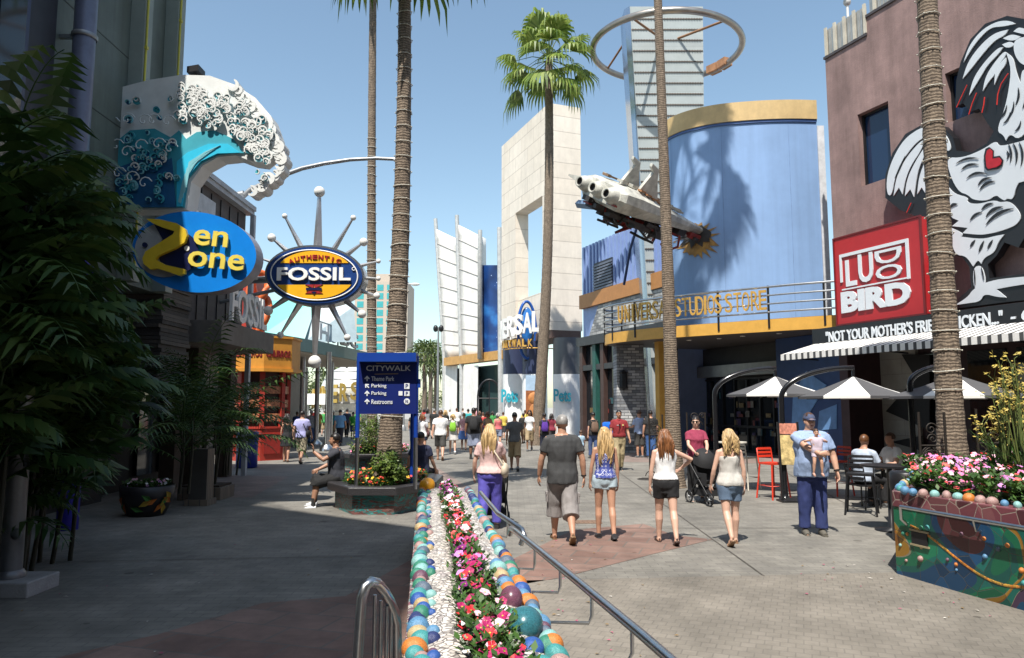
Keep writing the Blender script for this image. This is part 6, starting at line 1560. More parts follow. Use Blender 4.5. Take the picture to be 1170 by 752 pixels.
# =============== restaurant patio ===============
UW = mat('umbrella_white', (.76,.75,.72), .8, var=.04); UG = mat('umbrella_grey', (.075,.075,.08), .85, var=.08)
def umbrella(label, apex_px, leg_px, D, rad, side=-1, rot0=0):
    ap = P(*apex_px, D); base = P(leg_px,465,D); base.z = 0
    t = thing('cantilever_umbrella', label, 'umbrella', base, group='patio umbrellas hung from arched poles')
    zt = ap.z+.18; dx = ap.x-base.x; h0 = zt-abs(dx)*.42
    path = [base, V((base.x,base.y,h0))]
    for i in range(1, 13):
        q = PI/2*i/12; path.append(V((base.x+dx*(1-math.cos(q)), base.y+(ap.y-base.y)*(i/12), h0+(zt-h0)*math.sin(q))))
    path += [V((ap.x,ap.y,ap.z+.1)), V((ap.x,ap.y,ap.z-.45))]
    m_ = MB(); m_.tube(path, [.055]*(len(path)-2)+[.035,.03], 10); m_.lathe([(.13,0),(.13,.03),(.07,.05),(.065,.2)], base, 14); m_.build('arched_pole', mat('gloss_black', (.012,.012,.014), .18, 0, var=.1), t)
    m_ = MB(); n = 8; dz = .42; ri = [V((ap.x+rad*math.cos(rot0+2*PI*i/n), ap.y+rad*math.sin(rot0+2*PI*i/n), ap.z-dz)) for i in range(n)]
    for i in range(n):
        a, b = ri[i], ri[(i+1)%n]; c = i % 2
        am, bmid = ap.lerp(a,.5)-V((0,0,.02)), ap.lerp(b,.5)-V((0,0,.02))
        m_.add([ap,am,bmid,a,b,a-V((0,0,.05)),b-V((0,0,.05))], [(0,1,2),(1,3,4,2),(3,5,6,4)], c)
    o = m_.build('canopy', [UW, UG], t); s = o.modifiers.new('Solid','SOLIDIFY'); s.thickness = .008
    m_ = MB()
    for a in ri: m_.tube([ap-V((0,0,.06)), a-V((0,0,.03))], .009, 4)
    m_.build('rib', DKMETAL, t)
umbrella('white and grey patio umbrella nearest the curved store', (886,430), 817, 17.2, 1.12, rot0=PI/8+.25)
umbrella('white and grey patio umbrella in the middle, over the seated diners', (975,430), 893, 15.6, 1.12, rot0=PI/8+.22)
umbrella('white and grey patio umbrella half hidden behind the planter palm', (1092,428), 1041, 14.4, 1.25, rot0=PI/8+.2)
def bar_stool(name, label, loc, rz, m, h=.74, group=None, w=.2):
    t = thing(name, label, 'bar stool', loc, rz, group)
    def b(n, fn):
        mb = MB(); fn(mb); return mb.build(n, m, t, local=True)
    b('seat', lambda k: k.obox((0,0,h), (w,0,0), (0,w,0), (0,0,.02)))
    for sx in (-1,1):
        for sy in (-1,1): b('leg', lambda k: k.tube([(sx*(w+.04),sy*(w+.04),0),(sx*(w-.02),sy*(w-.02),h)], .018, 6))
    b('footrest', lambda k: k.tube([(sx*(w+.02),sy*(w+.02),.28) for sx, sy in ((-1,-1),(1,-1),(1,1),(-1,1))], .012, 6, closed=True))
    def bk(k):
        k.tube([(-w+.01,w,h),(-w+.01,w+.05,h+.3),(w-.01,w+.05,h+.3),(w-.01,w,h)], .016, 6)
        for z in (.14,.22,.30): k.obox((0,w+.045,h+z), (w-.02,0,0), (0,.008,0), (0,0,.025))
    b('backrest', bk)
    return t
REDM = mat('red_metal', (.62,.045,.02), .35, var=.08)
g_ = G(884,570); bar_stool('bar_stool', 'red metal bar stool facing left beside the menu board', (g_.x,g_.y,0), .4, REDM, group='metal bar stools on the patio')
g_ = G(957,566); bar_stool('bar_stool', 'red metal bar stool half hidden behind the man holding the baby', (g_.x,g_.y,0), -1.2, REDM, group='metal bar stools on the patio')
g_ = G(706+152,560); bar_stool('bar_stool', 'pale metal bar stool beside the red stool left of the menu board', (g_.x-.05,g_.y+.2,0), 2.2, mat('cream_metal', (.62,.58,.5), .45), group='metal bar stools on the patio')
g_ = G(985,588); bar_stool('bar_stool', 'black bar stool in front of the two seated diners', (g_.x,g_.y,0), -.5, DKMETAL, .72, 'metal bar stools on the patio', .22)
def table(label, x, y, h, r, m, top):
    t = thing('bar_table', label, 'table', (x,y,0), 0, 'tables on the patio')
    m_ = MB(); m_.lathe([(0,h-.03),(r,h-.03),(r,h),(0,h)], (x,y,0), 24, smooth=False); m_.build('tabletop', top, t)
    m_ = MB(); m_.lathe([(r*.6,0),(r*.6,.03),(.05,.06),(.04,h-.04),(r*.3,h-.032)], (x,y,0), 16); m_.build('pedestal', m, t)
g_ = G(1000,585); table('round black table just beyond the mosaic planter corner', 5.95, 11.9, 1.02, .42, DKMETAL, DKMETAL)
table('round dark table between the two seated diners', 7.3, 14.85, .76, .4, DKMETAL, mat('dark_tabletop', (.05,.04,.035), .4))
g_ = G(838,548); table('square pale table behind the blonde woman in the grey tank', g_.x, g_.y, 1.0, .38, mat('cream_metal', (1,1,1)), mat('cream_metal', (1,1,1)))
table('small black table by the dark restaurant wall at right', 9.6, 14.6, .76, .4, DKMETAL, mat('dark_tabletop', (1,1,1)))
def chair(label, x, y, rz, m):
    t = thing('patio_chair', label, 'chair', (x,y,0), rz, 'low patio chairs')
    def b(n, fn):
        mb = MB(); fn(mb); return mb.build(n, m, t, local=True)
    b('seat', lambda k: k.obox((0,0,.45), (.21,0,0), (0,.21,0), (0,0,.018)))
    for sx in (-1,1):
        b('leg', lambda k: k.tube([(sx*.2,-.2,0),(sx*.2,-.2,.45)], .015, 6)); b('leg', lambda k: k.tube([(sx*.2,.24,0),(sx*.2,.2,.45)], .015, 6))
    def bk(k):
        k.tube([(-.2,.2,.45),(-.2,.27,.85),(.2,.27,.85),(.2,.2,.45)], .015, 6)
        for z in (.58,.7,.8): k.obox((0,.225+.05*(z-.45)/.4,z), (.19,0,0), (0,.006,0), (0,0,.03))
    b('backrest', bk)
chair('patio chair under the diner in the pale blue shirt', 6.74, 14.5, PI/2+.5, mat('gloss_black', (1,1,1)))
chair('white patio chair under the diner in the white tee', 7.78, 15.3, -PI/2, WHITE)
chair('empty black patio chair by the dark wall at right', 9.0, 14.4, 1.2, DKMETAL)
mb_ = thing('menu_board', 'standing menu board with a yellow food poster left of the man with the baby', 'menu board', G(908,575))
g_ = G(906,574); m_ = MB(); 
def bd_(x0, x1, z0, z1, y, t, mi=0): m_.hexa([V((g_.x+x0,g_.y+y+ (0 if z0 == 0 else 0),z0)),V((g_.x+x1,g_.y+y,z0)),V((g_.x+x1,g_.y+y+t,z0)),V((g_.x+x0,g_.y+y+t,z0)),V((g_.x+x0,g_.y+y+.12,z1)),V((g_.x+x1,g_.y+y+.12,z1)),V((g_.x+x1,g_.y+y+.12+t,z1)),V((g_.x+x0,g_.y+y+.12+t,z1))], mi)
bd_(-.22,-.18,0,1.62,0,.05); bd_(.18,.22,0,1.62,0,.05); bd_(-.18,.18,.02,.08,.0,.05)
m_.obox((g_.x,g_.y+.05,.02), (.26,0,0), (0,.18,0), (0,0,.02)); m_.build('frame', DKMETAL, mb_)
m_ = MB(); m_.hexa([V((g_.x-.178,g_.y+.055,.75)),V((g_.x+.178,g_.y+.055,.75)),V((g_.x+.178,g_.y+.085,.75)),V((g_.x-.178,g_.y+.085,.75)),V((g_.x-.178,g_.y+.11,1.35)),V((g_.x+.178,g_.y+.11,1.35)),V((g_.x+.178,g_.y+.14,1.35)),V((g_.x-.178,g_.y+.14,1.35))]); m_.build('food_poster', mat('food_poster', (.50,.38,.17), .5, var=.6, scale=9), mb_)
m_ = MB(); m_.obox((g_.x,g_.y+.135,1.48), (.178,0,0), (0,.015,0), (0,.01,.11)); m_.build('header_card', mat('header_card', (.5,.2,.14), .5, var=.5, scale=12), mb_)
litter_bin(V((5.72,11.0,0)), 1.0, .2, 'slim black waste bin at the corner of the mosaic planter', DKMETAL, 'waste_bin')
def scroll_guard(label, x, y, w, h, seed):
    R_ = random.Random(seed); t = thing('tree_guard', label, 'tree guard', (x,y,0), 0, 'scrolled iron tree guards')
    m_ = MB()
    for sx in (-1,1): m_.tube([(x+sx*w,y,0),(x+sx*w,y,h)], .02, 6)
    m_.tube([(x-w,y,.15),(x+w,y,.15)], .014, 5); m_.tube([(x-w,y,h*.72),(x+w,y,h*.72)], .014, 5); m_.build('frame', mat('wrought_iron', (.03,.024,.02), .6, .4), t)
    m_ = MB()
    for k in range(9):
        cx, cz = x+R_.uniform(-w,w)*.8, R_.uniform(.25,h*1.0); s = R_.choice((-1,1)); r = R_.uniform(.07,.15)
        m_.tube([(cx+s*r*(1-i/22)*math.cos(i*.5), y+.01, cz+r*(1-i/22)*math.sin(i*.5)) for i in range(20)], .011, 5)
    m_.build('scrollwork', mat('wrought_iron', (1,1,1)), t)
scroll_guard('iron scroll guard at the left foot of the palm before the curved store', 3.45, 18.0, .16, 1.75, 1)
scroll_guard('iron scroll guard at the right foot of the palm before the curved store', 4.42, 18.0, .22, 1.8, 2)
scroll_guard('iron scroll guard left of the palm in the mosaic planter', 6.55, 11.7, .2, 1.85, 3)
scroll_guard('iron scroll guard right of the palm in the mosaic planter', 7.6, 11.7, .35, 1.9, 4)
# =============== people ===============
def finish(mb, name, m, parent, voxel, amp=0.0, freq=9, it=3, extra=None, seed=0):
    """close overlapping limbs into one skin, smooth it, and give cloth its creases"""
    o = mb.build(name, m, parent, local=True)
    r = o.modifiers.new('r', 'REMESH'); r.mode = 'VOXEL'; r.voxel_size = voxel; r.use_smooth_shade = True
    s = o.modifiers.new('s', 'SMOOTH'); s.factor = .5; s.iterations = it
    me = eval_mesh(o); o.modifiers.clear(); old = o.data
    mats = [x for x in old.materials]
    if amp:
        ns = [v.normal.copy() for v in me.vertices]
        for v, n in zip(me.vertices, ns):
            p = v.co
            k = noise.noise(V((p.x*freq, p.y*freq, p.z*freq*.55+seed*7.3)))+.6*noise.noise(V((p.x*freq*2.3+5, p.y*freq*2.3, p.z*freq*1.1+seed)))
            v.co = p+n*amp*k
    if extra is not None:
        bm = bmesh.new(); bm.from_mesh(me); 
        vs = [bm.verts.new(p) for p in extra.v]
        for f, sm in zip(extra.f, extra.sm):
            try: fc = bm.faces.new([vs[i] for i in f]); fc.smooth = True
            except ValueError: pass
        bm.to_mesh(me); bm.free()
    me.materials.clear()
    for x in mats: me.materials.append(x)
    for p in me.polygons: p.use_smooth = True; p.material_index = 0
    o.data = me; bpy.data.meshes.remove(old); me.name = name
    return o
def skinmat(i):
    c = [(.52,.30,.21),(.46,.25,.165),(.36,.19,.12),(.22,.115,.07),(.58,.36,.27)][i]
    return mat('skin_%d' % i, c, .5, var=.08, scale=6)
def cloth(name, c, sc=10, var=.12): return mat('cloth_'+name, c, .85, var=var, scale=sc, bump=.25, bscale=140)
def hairmat(name, c): return leafmat('hair_'+name, [(.2,tuple(x*.42 for x in c)),(.5,c),(.85,tuple(min(1,x*1.45) for x in c))], 0, 14, .42)
HAIR = {'blond': hairmat('blond', (.46,.31,.145)), 'honey': hairmat('honey', (.36,.22,.095)), 'brown': hairmat('brown', (.11,.05,.025)), 'dark': hairmat('dark', (.018,.013,.011)), 'grey': hairmat('grey', (.42,.40,.38)), 'auburn': hairmat('auburn', (.20,.08,.03))}
def ik(a, b, l1, l2, hint):
    d = b-a; L = min(d.length, (l1+l2)*.995); d.normalize(); b = a+d*L
    x = (l1*l1-l2*l2+L*L)/(2*L); h = math.sqrt(max(0, l1*l1-x*x)); pv = V(hint)-d*V(hint).dot(d); pv.normalize()
    return a+d*x+pv*h, b
def hand(mb, w, d, palm_n, s, thumb_side, curl=.35):
    """palm and five bent fingers from wrist w along d"""
    d = d.normalized(); n = (palm_n-d*palm_n.dot(d)).normalized(); a = d.cross(n)*thumb_side
    rings = []
    for t, ww, hh in ((-.02,.024,.022),(.03,.036,.016),(.07,.041,.015),(.095,.038,.012)):
        rings.append([w+d*t*s+(a*ww*math.cos(q)+n*hh*math.sin(q))*s for q in [2*PI*i/10 for i in range(10)]])
    mb.loft(rings)
    for k, (off, L) in enumerate(((.028,.072),(.010,.080),(-.009,.074),(-.027,.058))):
        p0 = w+(d*.088+a*off)*s; c = curl*(1+.12*k); p1 = p0+(d*math.cos(c*.5)+n*math.sin(c*.5))*L*.42*s; p2 = p1+(d*math.cos(c*1.5)+n*math.sin(c*1.5))*L*.33*s; p3 = p2+(d*math.cos(c*2.4)+n*math.sin(c*2.4))*L*.27*s
        mb.tube([p0-d*.012*s,p0,p1,p2,p3], [.0085*s,.0095*s,.0085*s,.0078*s,.0055*s], 6)
    p0 = w+(d*.03+a*.028)*s; dd = (d*.75+a*.6+n*.25).normalized(); p1 = p0+dd*.034*s; p2 = p1+(dd+d*.5+n*.3).normalized()*.03*s
    mb.tube([p0-dd*.01*s,p0,p1,p2], [.011*s,.0115*s,.0098*s,.0065*s], 6)
def person(label, px=None, py=None, at=None, yaw=0, H=1.72, fem=False, fat=1.0, skin=0, hair=('short','brown'), top=('tee','grey',(.2,.2,.2)), bottom=('shorts','k',(.3,.25,.2),.45), shoes=('shoe',(.05,.05,.05)), stride=.28, ph=1, arms=None, head=(0,0), extras=(), lod=0, sit=None, z0=0.0, group=None, lean=0.0, hem=None, pat=None, face=False, legs=None, socks=None, child=False):
    if at is None: g = G(px, py); at = (g.x, g.y)
    s = H/1.75; vx = (.013, .018, .026)[lod]*max(s, .6)
    root = thing('person', label, 'person', (at[0], at[1], z0), yaw, group)
    sd = len(label)+int(abs(at[0])*10)
    K = lambda x, y, z: V((x*s, y*s, z*s))
    hw = .092 if fem else .088
    # ---- legs ----
    if sit: L_ = R_ = None
    if legs is None:
        a = stride
        legs = ((a, .12+.1*a, .01), (-a*.85, .42*a/.28*.9 if a > .05 else .05, .01)) if ph > 0 else ((-a*.85, .42*a/.28*.9 if a > .05 else .05, .01), (a, .12+.1*a, .01))
    th, sh = .43, .43
    def leg(sx, fl, kn, ab):
        h = V((sx*hw, 0, 0)); k = h+V((sx*math.sin(ab)*th, math.sin(fl)*math.cos(ab)*th, -math.cos(fl)*math.cos(ab)*th)); f2 = fl-kn
        an = k+V((sx*math.sin(ab)*sh*.5, math.sin(f2)*sh, -math.cos(f2)*sh)); return h, k, an, f2
    Ls = [leg(-1, *legs[0]), leg(1, *legs[1])]
    zmin = min(l[2].z for l in Ls)
    zp = -zmin+.075
    if sit: zp = sit/s+.09
    Lp = [[p+V((0,0,zp)) for p in l[:3]]+[l[3]] for l in Ls]
    dz = zp-.905
    if not sit: dz = max(dz, -.06)
    LE = math.tan(lean)
    def T(x, y, z):      # torso point in the standing measure
        zz = z+zp-.905; return V((x*s, (y+(z-.9)*LE)*s, zz*s))
    f = fat; fb = 1+(fat-1)*.55; fl_ = 1+(fat-1)*.6
    if fem: prof = [(.80,.10,.09,0),(.86,.158,.112,-.012),(.94,.168,.115,-.012),(1.02,.142,.098,0),(1.10,.122,.09,.003),(1.20,.132,.098,.008),(1.28,.150,.115,.018),(1.36,.150,.100,.004),(1.42,.135,.078,-.008),(1.465,.075,.058,-.012)]
    else: prof = [(.80,.10,.09,0),(.86,.150,.108,-.01),(.94,.158,.112,-.005),(1.02,.150,.105,.004),(1.12,.154,.108,.006),(1.22,.168,.115,.006),(1.31,.182,.118,.004),(1.38,.178,.105,0),(1.435,.150,.082,-.006),(1.475,.085,.064,-.01)]
    def ring(z, rx, ry, cy, k=0, n=20):
        belly = max(0, f-1)*(.09 if z < 1.3 else .03)*math.exp(-((z-1.08)/.16)**2)*1.5
        rx2, ry2 = rx*(1+(f-1)*(.9 if z < 1.3 else .45))+k, ry*(1+(f-1)*.9)+belly*.5+k
        return [T(rx2*math.copysign(abs(math.cos(q))**.85, math.cos(q)), cy+belly*.55+ry2*math.sin(q), z) for q in [2*PI*i/n for i in range(n)]]
    body = MB(); body.loft([ring(*p) for p in prof])
    sw = (.158 if fem else .185)*(1+(f-1)*.45)
    zs = 1.395 if fem else 1.405
    # neck and head
    nk = T(0,-.012,1.45); hb = T(0,.012,1.60); hr_ = Matrix.Rotation(head[0],3,'Z') @ Matrix.Rotation(head[1],3,'X')
    hsx = s*(1.25 if child else 1.0)
    hc = hb+V((0,.0,.035*s)); 
    if child: hc = hb+V((0,0,.05*s))
    body.tube([nk-V((0,0,.03*s)), T(0,-.005,1.50), T(0,.0,1.57)], [.066*s*fb,.056*s*fb,.055*s*fb], 12)
    HP = lambda x, y, z: hc+hr_ @ V((x*hsx, y*hsx, z*hsx))
    HB = Matrix.Identity(3)
    hv = .0095*max(s,.7) if lod == 0 else vx
    body.ball(HP(0,-.012,.025), (.074*hsx,.092*hsx,.092*hsx), 16, 12, M=hr_)
    body.ball(HP(0,.028,-.03), (.060*hsx*(1+(f-1)*.4),.064*hsx,.085*hsx), 14, 10, M=hr_)
    body.ball(HP(0,.056,-.085), (.034*hsx,.030*hsx,.026*hsx), 10, 8, M=hr_)
    body.tube([HP(0,.085,.012), HP(0,.108,-.028), HP(0,.098,-.034)], [.010*hsx,.016*hsx,.013*hsx], 8)
    body.ball(HP(0,.088,.032), (.045*hsx,.014*hsx,.010*hsx), 10, 6, M=hr_)
    for sx in (-1,1): body.ball(HP(sx*.076,-.005,-.012), (.012*hsx,.020*hsx,.032*hsx), 8, 6, M=hr_)
    # arms
    if arms is None:
        a = stride*1.1*ph
        arms = (dict(sw=-a), dict(sw=a))
    ua, fa2 = .285, .255; A = []
    for i, sx in enumerate((-1,1)):
        sh_ = T(sx*sw, -.005, zs); d_ = arms[i]
        if 'to' in d_:
            tx, ty, tz = d_['to']; tgt = T(tx, ty, tz); el, wr = ik(sh_, tgt, ua*s, fa2*s, V(d_.get('hint',(sx*.6,-.8,-.3))))
        else:
            ab = d_.get('ab', .16+.12*(f-1)); w_ = d_.get('sw', 0); u_ = V((sx*math.sin(ab), math.sin(w_)*math.cos(ab), -math.cos(w_)*math.cos(ab))); el = sh_+u_*ua*s; e_ = w_+d_.get('el', .28); g_ = V((sx*math.sin(ab*.35), math.sin(e_), -math.cos(e_))).normalized(); wr = el+g_*fa2*s
        A.append((sh_, el, wr))
        body.tube([sh_+V((-sx*.03*s,0,.012*s)), sh_, sh_.lerp(el,.5), el, el.lerp(wr,.3), wr], [x*s*fl_ for x in ((.045,.052,.046,.039,.041,.027) if not fem else (.038,.042,.038,.032,.034,.022))], 10)
        body.ball(sh_, (.052 if not fem else .043)*s*fl_, 10, 8)
        body.tube([T(sx*.03,-.012,1.475), T(sx*.075,-.012,1.44), sh_+V((-sx*.03*s,0,.012*s))], [(.042 if not fem else .036)*s*fb, (.046 if not fem else .038)*s*fb, (.046 if not fem else .038)*s*fl_], 10)
    # legs and feet
    for i, sx in enumerate((-1,1)):
        h, k, an, f2 = Lp[i]; h, k, an = h*s, k*s, an*s
        kf = fl_
        body.tube([h+V((-sx*.01*s,0,.05*s)), h, h.lerp(k,.5), k], [.088*s*kf,.090*s*kf,.074*s*kf,.056*s*kf], 12)
        c = k.lerp(an,.32)+V((0,-.014*s,0)); body.tube([k, c, k.lerp(an,.7), an], [.055*s*kf,.058*s*kf,.042*s*kf,.034*s], 12)
        pit = d_pit = min(0, f2)*1.0
        toe = V((sx*.02, math.cos(pit), math.sin(pit))).normalized()
        Lp[i] += [toe]
        body.tube([an+V((0,-.035*s,-.035*s)), an+V((0,0,-.025*s)), an+toe*.09*s+V((0,0,-.045*s)), an+toe*.165*s+V((0,0,-.055*s))], [.032*s,.037*s,.036*s,.022*s], 10)
    hd = MB()
    for i, sx in enumerate((-1,1)):
        sh_, el, wr = A[i]; d_ = arms[i]; hd_dir = V(d_['hd']) if 'hd' in d_ else (wr-el); pn = V(d_.get('pn', (-sx,.25,0)))
        hand(hd, wr, hd_dir, pn, s*(.92 if fem else 1.0), (1 if sx < 0 else -1)*d_.get('ts',1), d_.get('curl', .38))
    SK = skinmat(skin)
    finish(body, 'body', SK, root, vx if lod else .011*max(s,.55), extra=hd, it=2)
    if face:
        e = MB()
        for sx in (-1,1): e.ball(HP(sx*.030,.082,.012), (.011*hsx,.006*hsx,.007*hsx), 8, 6, M=hr_)
        e.build('eyes', mat('eye_dark', (.05,.035,.03), .3, var=0), root, local=True)
        e = MB(); e.ball(HP(0,.092,-.062), (.022*hsx,.006*hsx,.006*hsx), 8, 5, M=hr_); e.build('mouth', mat('lip', (.32,.11,.10), .5, var=0), root, local=True)
        e = MB()
        for sx in (-1,1): e.tube([HP(sx*.014,.092,.030), HP(sx*.045,.082,.033)], .004*hsx, 5)
        e.build('eyebrows', HAIR[hair[1]], root, local=True)
    # ---- hair ----
    hm = HAIR[hair[1]]; st_ = hair[0]; Rr = random.Random(sd)
    if st_ != 'bald':
        b = MB(); b.ball((0,0,0), 1, 26, 18); g = MB()
        k = 1.0
        def inside(c):
            if st_ == 'short': return not ((c.y > .25 and c.z < .42) or c.z < -.42)
            return not ((c.y > .22 and c.z < .42) or c.z < -.55)
        vs = []
        for p in b.v:
            q = V(p); m2 = 1.07+.05*noise.noise(q*4+V((sd,0,0)))+(.02 if q.y < 0 else 0); vs.append(HP(q.x*.079*m2, -.014+q.y*.097*m2, .028+q.z*.098*m2))
        fs = []
        for f_ in b.f:
            c = sum((V(b.v[i]) for i in f_), V())/4
            if inside(c): fs.append(f_)
        g.add(vs, fs, 0, True)
        if st_ in ('long','wavy','straight'):
            Lh = hair[2] if len(hair) > 2 else .42; ns = 74 if lod == 0 else 26
            for i in range(ns):
                az = Rr.uniform(-2.05, 2.05)+PI*1.5 if False else Rr.uniform(PI+(-.35), 2*PI+.35); el = Rr.uniform(-.35, 1.15); sx, sy, sz_ = math.cos(az)*math.cos(el), math.sin(az)*math.cos(el), math.sin(el)
                p = HP(sx*.080, -.014+sy*.098, .030+sz_*.098); o_ = hr_ @ V((sx, sy, 0)); path = [p]; ln = Lh*s*Rr.uniform(.75,1.05); n = 9; wv = Rr.uniform(0,6)
                tgt = T(sx*.115, -.105*(1+(f-1))+Rr.uniform(-.025,.01), 1.40)
                for j in range(1, n+1):
                    t = j/n; z = p.z-ln*t
                    bl = min(1, t*2.2); q = V((p.x*(1-bl)+tgt.x*bl, p.y*(1-bl)+tgt.y*bl, z))+o_*.012*s*math.sin(PI*min(1,t*1.5))
                    if z < tgt.z: q.y = tgt.y+.03*s*(tgt.z-z)/(.3*s)*.6; q.x = tgt.x*(1-.25*min(1,(tgt.z-z)/(.3*s)))
                    if st_ == 'wavy': q += V((math.sin(wv+t*11)*.016*s*t, math.cos(wv+t*9)*.010*s*t, 0))
                    path.append(q)
                g.tube(path, [.011*s*(1.3-.9*(j/n)**2)+.002 for j in range(n+1)] if lod == 0 else [.018*s*(1.2-.8*j/n) for j in range(n+1)], 5 if lod else 6)
        if st_ == 'bun': g.ball(HP(0,-.115,.05), .045*hsx, 10, 8)
        if st_ == 'pony':
            for i in range(14): g.tube([HP(0,-.11,.05), HP(Rr.uniform(-.03,.03),-.15,.0), HP(Rr.uniform(-.04,.04),-.14,-.12), HP(Rr.uniform(-.03,.03),-.12,-.22)], [.012,.016,.013,.004], 5)
        g.build('hair', hm, root, local=True)
    # ---- top ----
    tk, tn, tc = top[0], top[1], top[2]; tm = pat or cloth(tn, tc)
    g = MB(); hz = hem if hem is not None else (.86 if tk != 'tank' else .92)
    lo, hi = hz, {'tank':1.335,'sleeveless':1.43,'dress':1.34}.get(tk, 1.475)
    ease = .020 if not fem else .019
    def interp(z):
        for (z0_, a0, b0, c0), (z1_, a1, b1, c1) in zip(prof, prof[1:]):
            if z0_ <= z <= z1_:
                t = (z-z0_)/(z1_-z0_); return a0+(a1-a0)*t, b0+(b1-b0)*t, c0+(c1-c0)*t
        return prof[0][1:] if z < prof[0][0] else prof[-1][1:]
    zl = [lo+(hi-lo)*i/9 for i in range(10)]; rr = []
    wz = .97 if fem else 1.0
    for z in zl:
        a_, b_, c_ = interp(max(z,.88)) if z < wz else interp(z); kk = ease+(.016 if z < 1.05 else 0)*(1 if tk != 'tank' else .6)
        if z > 1.42: kk *= .5
        if z < .88 and tk == 'dress': kk += (.88-z)*.16
        rr.append(ring(z, a_, b_, c_, kk))
    g.loft(rr)
    if tk in ('tank','sleeveless'):
        for sx in (-1,1): g.tube([T(sx*.085,.085,hi-.03), T(sx*.088,.05,1.40), T(sx*.088,-.02,1.435), T(sx*.085,-.085,1.38), T(sx*.085,-.1,hi-.03)], .018*s, 8)
    if tk in ('tee','polo','long','shirt'):
        fr_ = {'tee':.62,'polo':.66,'shirt':.72,'long':1.9}[tk]
        for i, sx in enumerate((-1,1)):
            sh_, el, wr = A[i]; w0 = .059 if not fem else .049
            g.tube([T(sx*.04,-.012,1.452), T(sx*.085,-.012,1.43), sh_+V((-sx*.035*s,0,.010*s)), sh_], [(.046 if not fem else .038)*s*fb, (.055 if not fem else .046)*s*fb, w0*.98*s*fl_, w0*1.0*s*fl_], 12)
            pts = [sh_+V((-sx*.02*s,0,.004*s)), sh_]; rs = [w0*1.0*s*fl_, w0*1.03*s*fl_]
            if fr_ <= 1: e_ = sh_.lerp(el, fr_); pts += [sh_.lerp(el, fr_*.5), e_]; rs += [w0*1.08*s*fl_, w0*1.12*s*fl_]
            else: pts += [el, el.lerp(wr,.92)]; rs += [w0*.9*s*fl_, w0*.62*s*fl_]
            g.tube(pts, rs, 12)
    shirt = finish(g, {'tank':'tank_top','dress':'dress','polo':'polo_shirt'}.get(tk,'shirt'), tm, root, vx, (.011,.009,.005)[lod], 10, 1, seed=sd)
    # ---- bottom ----
    bk_, bn, bc = bottom[0], bottom[1], bottom[2]; bl_ = bottom[3] if len(bottom) > 3 else .5
    if bk_ != 'none':
        g = MB(); e = .014
        g.loft([ring(z, *interp(z), e) for z in (.76,.80,.85,.89,.94,.985,1.02)])
        if bk_ == 'skirt': g.loft([ring(z, *interp(.9), e+.03+(.9-z)*.22) for z in (.9,.8,.9-bl_)])
        else:
            for i, sx in enumerate((-1,1)):
                h, k, an = [p*s for p in Lp[i][:3]]; kf = fl_; lo_ = .030 if bk_ in ('shorts','cargo') else .016
                if bk_ == 'cargo': lo_ = .042
                full = [(h+V((-sx*.012*s,0,.06*s)), .096), (h, .100), (h.lerp(k,.5), .082), (k, .066+lo_*.5), (k.lerp(an,.5), .060+lo_*.6), (k.lerp(an,.97), .050+lo_*.5)]
                Lt = bl_*2
                pts, rs = [], []
                for j, (p, r) in enumerate(full):
                    u = (0,0,.5,1,1.5,1.97)[j]
                    if u <= Lt: pts.append(p); rs.append((r+lo_*.5)*s*kf if u <= 1 else (r)*s*kf)
                def atp(u): return h.lerp(k, u) if u <= 1 else k.lerp(an, u-1)
                if Lt < 1.97: pts.append(atp(Lt)); rs.append(max(rs[-1], ((.088-.03*Lt)+lo_*.7)*s*kf))
                g.tube(pts, rs, 14)
        finish(g, {'pants':'trousers','skirt':'skirt'}.get(bk_,'shorts'), cloth(bn, bc), root, vx, (.011,.009,.005)[lod], 9, 1, seed=sd+3)
    # ---- shoes ----
    for i, sx in enumerate((-1,1)):
        an = Lp[i][2]*s; toe = Lp[i][4]; g = MB(); upv = V((0,-toe.z,toe.y)).normalized() if abs(toe.z) > 1e-4 else V((0,0,1)); rt = toe.cross(upv)
        def sole(y0, y1, z0_, z1_, wsc): 
            pts = [(-.026,y0+.012),(-.034,y0+.06),(-.030,y0+.11),(-.042,y1-.09),(-.038,y1-.04),(-.015,y1),(.015,y1-.002),(.036,y1-.05),(.040,y1-.10),(.030,y0+.11),(.034,y0+.06),(.026,y0+.012),(0,y0)]
            g.prism([(u*wsc,v) for u,v in pts], lambda u,v,w: an+(rt*u+toe*v+upv*w)*s, z0_, z1_)
        if shoes[0] == 'sandal':
            sole(-.075,.20,-.078,-.056,1.05); 
            for v in (.06,.135): g.tube([an+(rt*(.042*math.cos(q))+toe*v+upv*(-.062+.042*math.sin(q)*(1.5 if v < .1 else 1)))*s for q in [PI*j/8 for j in range(9)]], .010*s, 5)
            g.tube([an+(rt*.03+toe*.02-upv*.03)*s, an+(-toe*.052-upv*.015)*s, an+(-rt*.03+toe*.02-upv*.03)*s], .009*s, 5)
            g.build('sandal', mat('shoe_'+'_'.join('%d' % (c*100) for c in shoes[1]), shoes[1], .6), root, local=True)
        else:
            sole(-.082,.205,-.080,-.055,1.1); g2 = MB()
            g2.tube([an+(toe*-.045-upv*.035)*s, an+(toe*.01-upv*.022)*s, an+(toe*.09-upv*.042)*s, an+(toe*.165-upv*.055)*s], [.045*s,.050*s,.046*s,.032*s], 12)
            g2.add(g.v, g.f); g2.build('shoe', mat('shoe_'+'_'.join('%d' % (c*100) for c in shoes[1]), shoes[1], .6), root, local=True)
            if socks:
                g3 = MB(); k = Lp[i][1]*s; g3.tube([an-V((0,0,.01*s)), an.lerp(k,.18), an.lerp(k,.36)], [.042*s,.042*s,.050*s], 12); g3.build('sock', cloth('sock', socks), root, local=True)
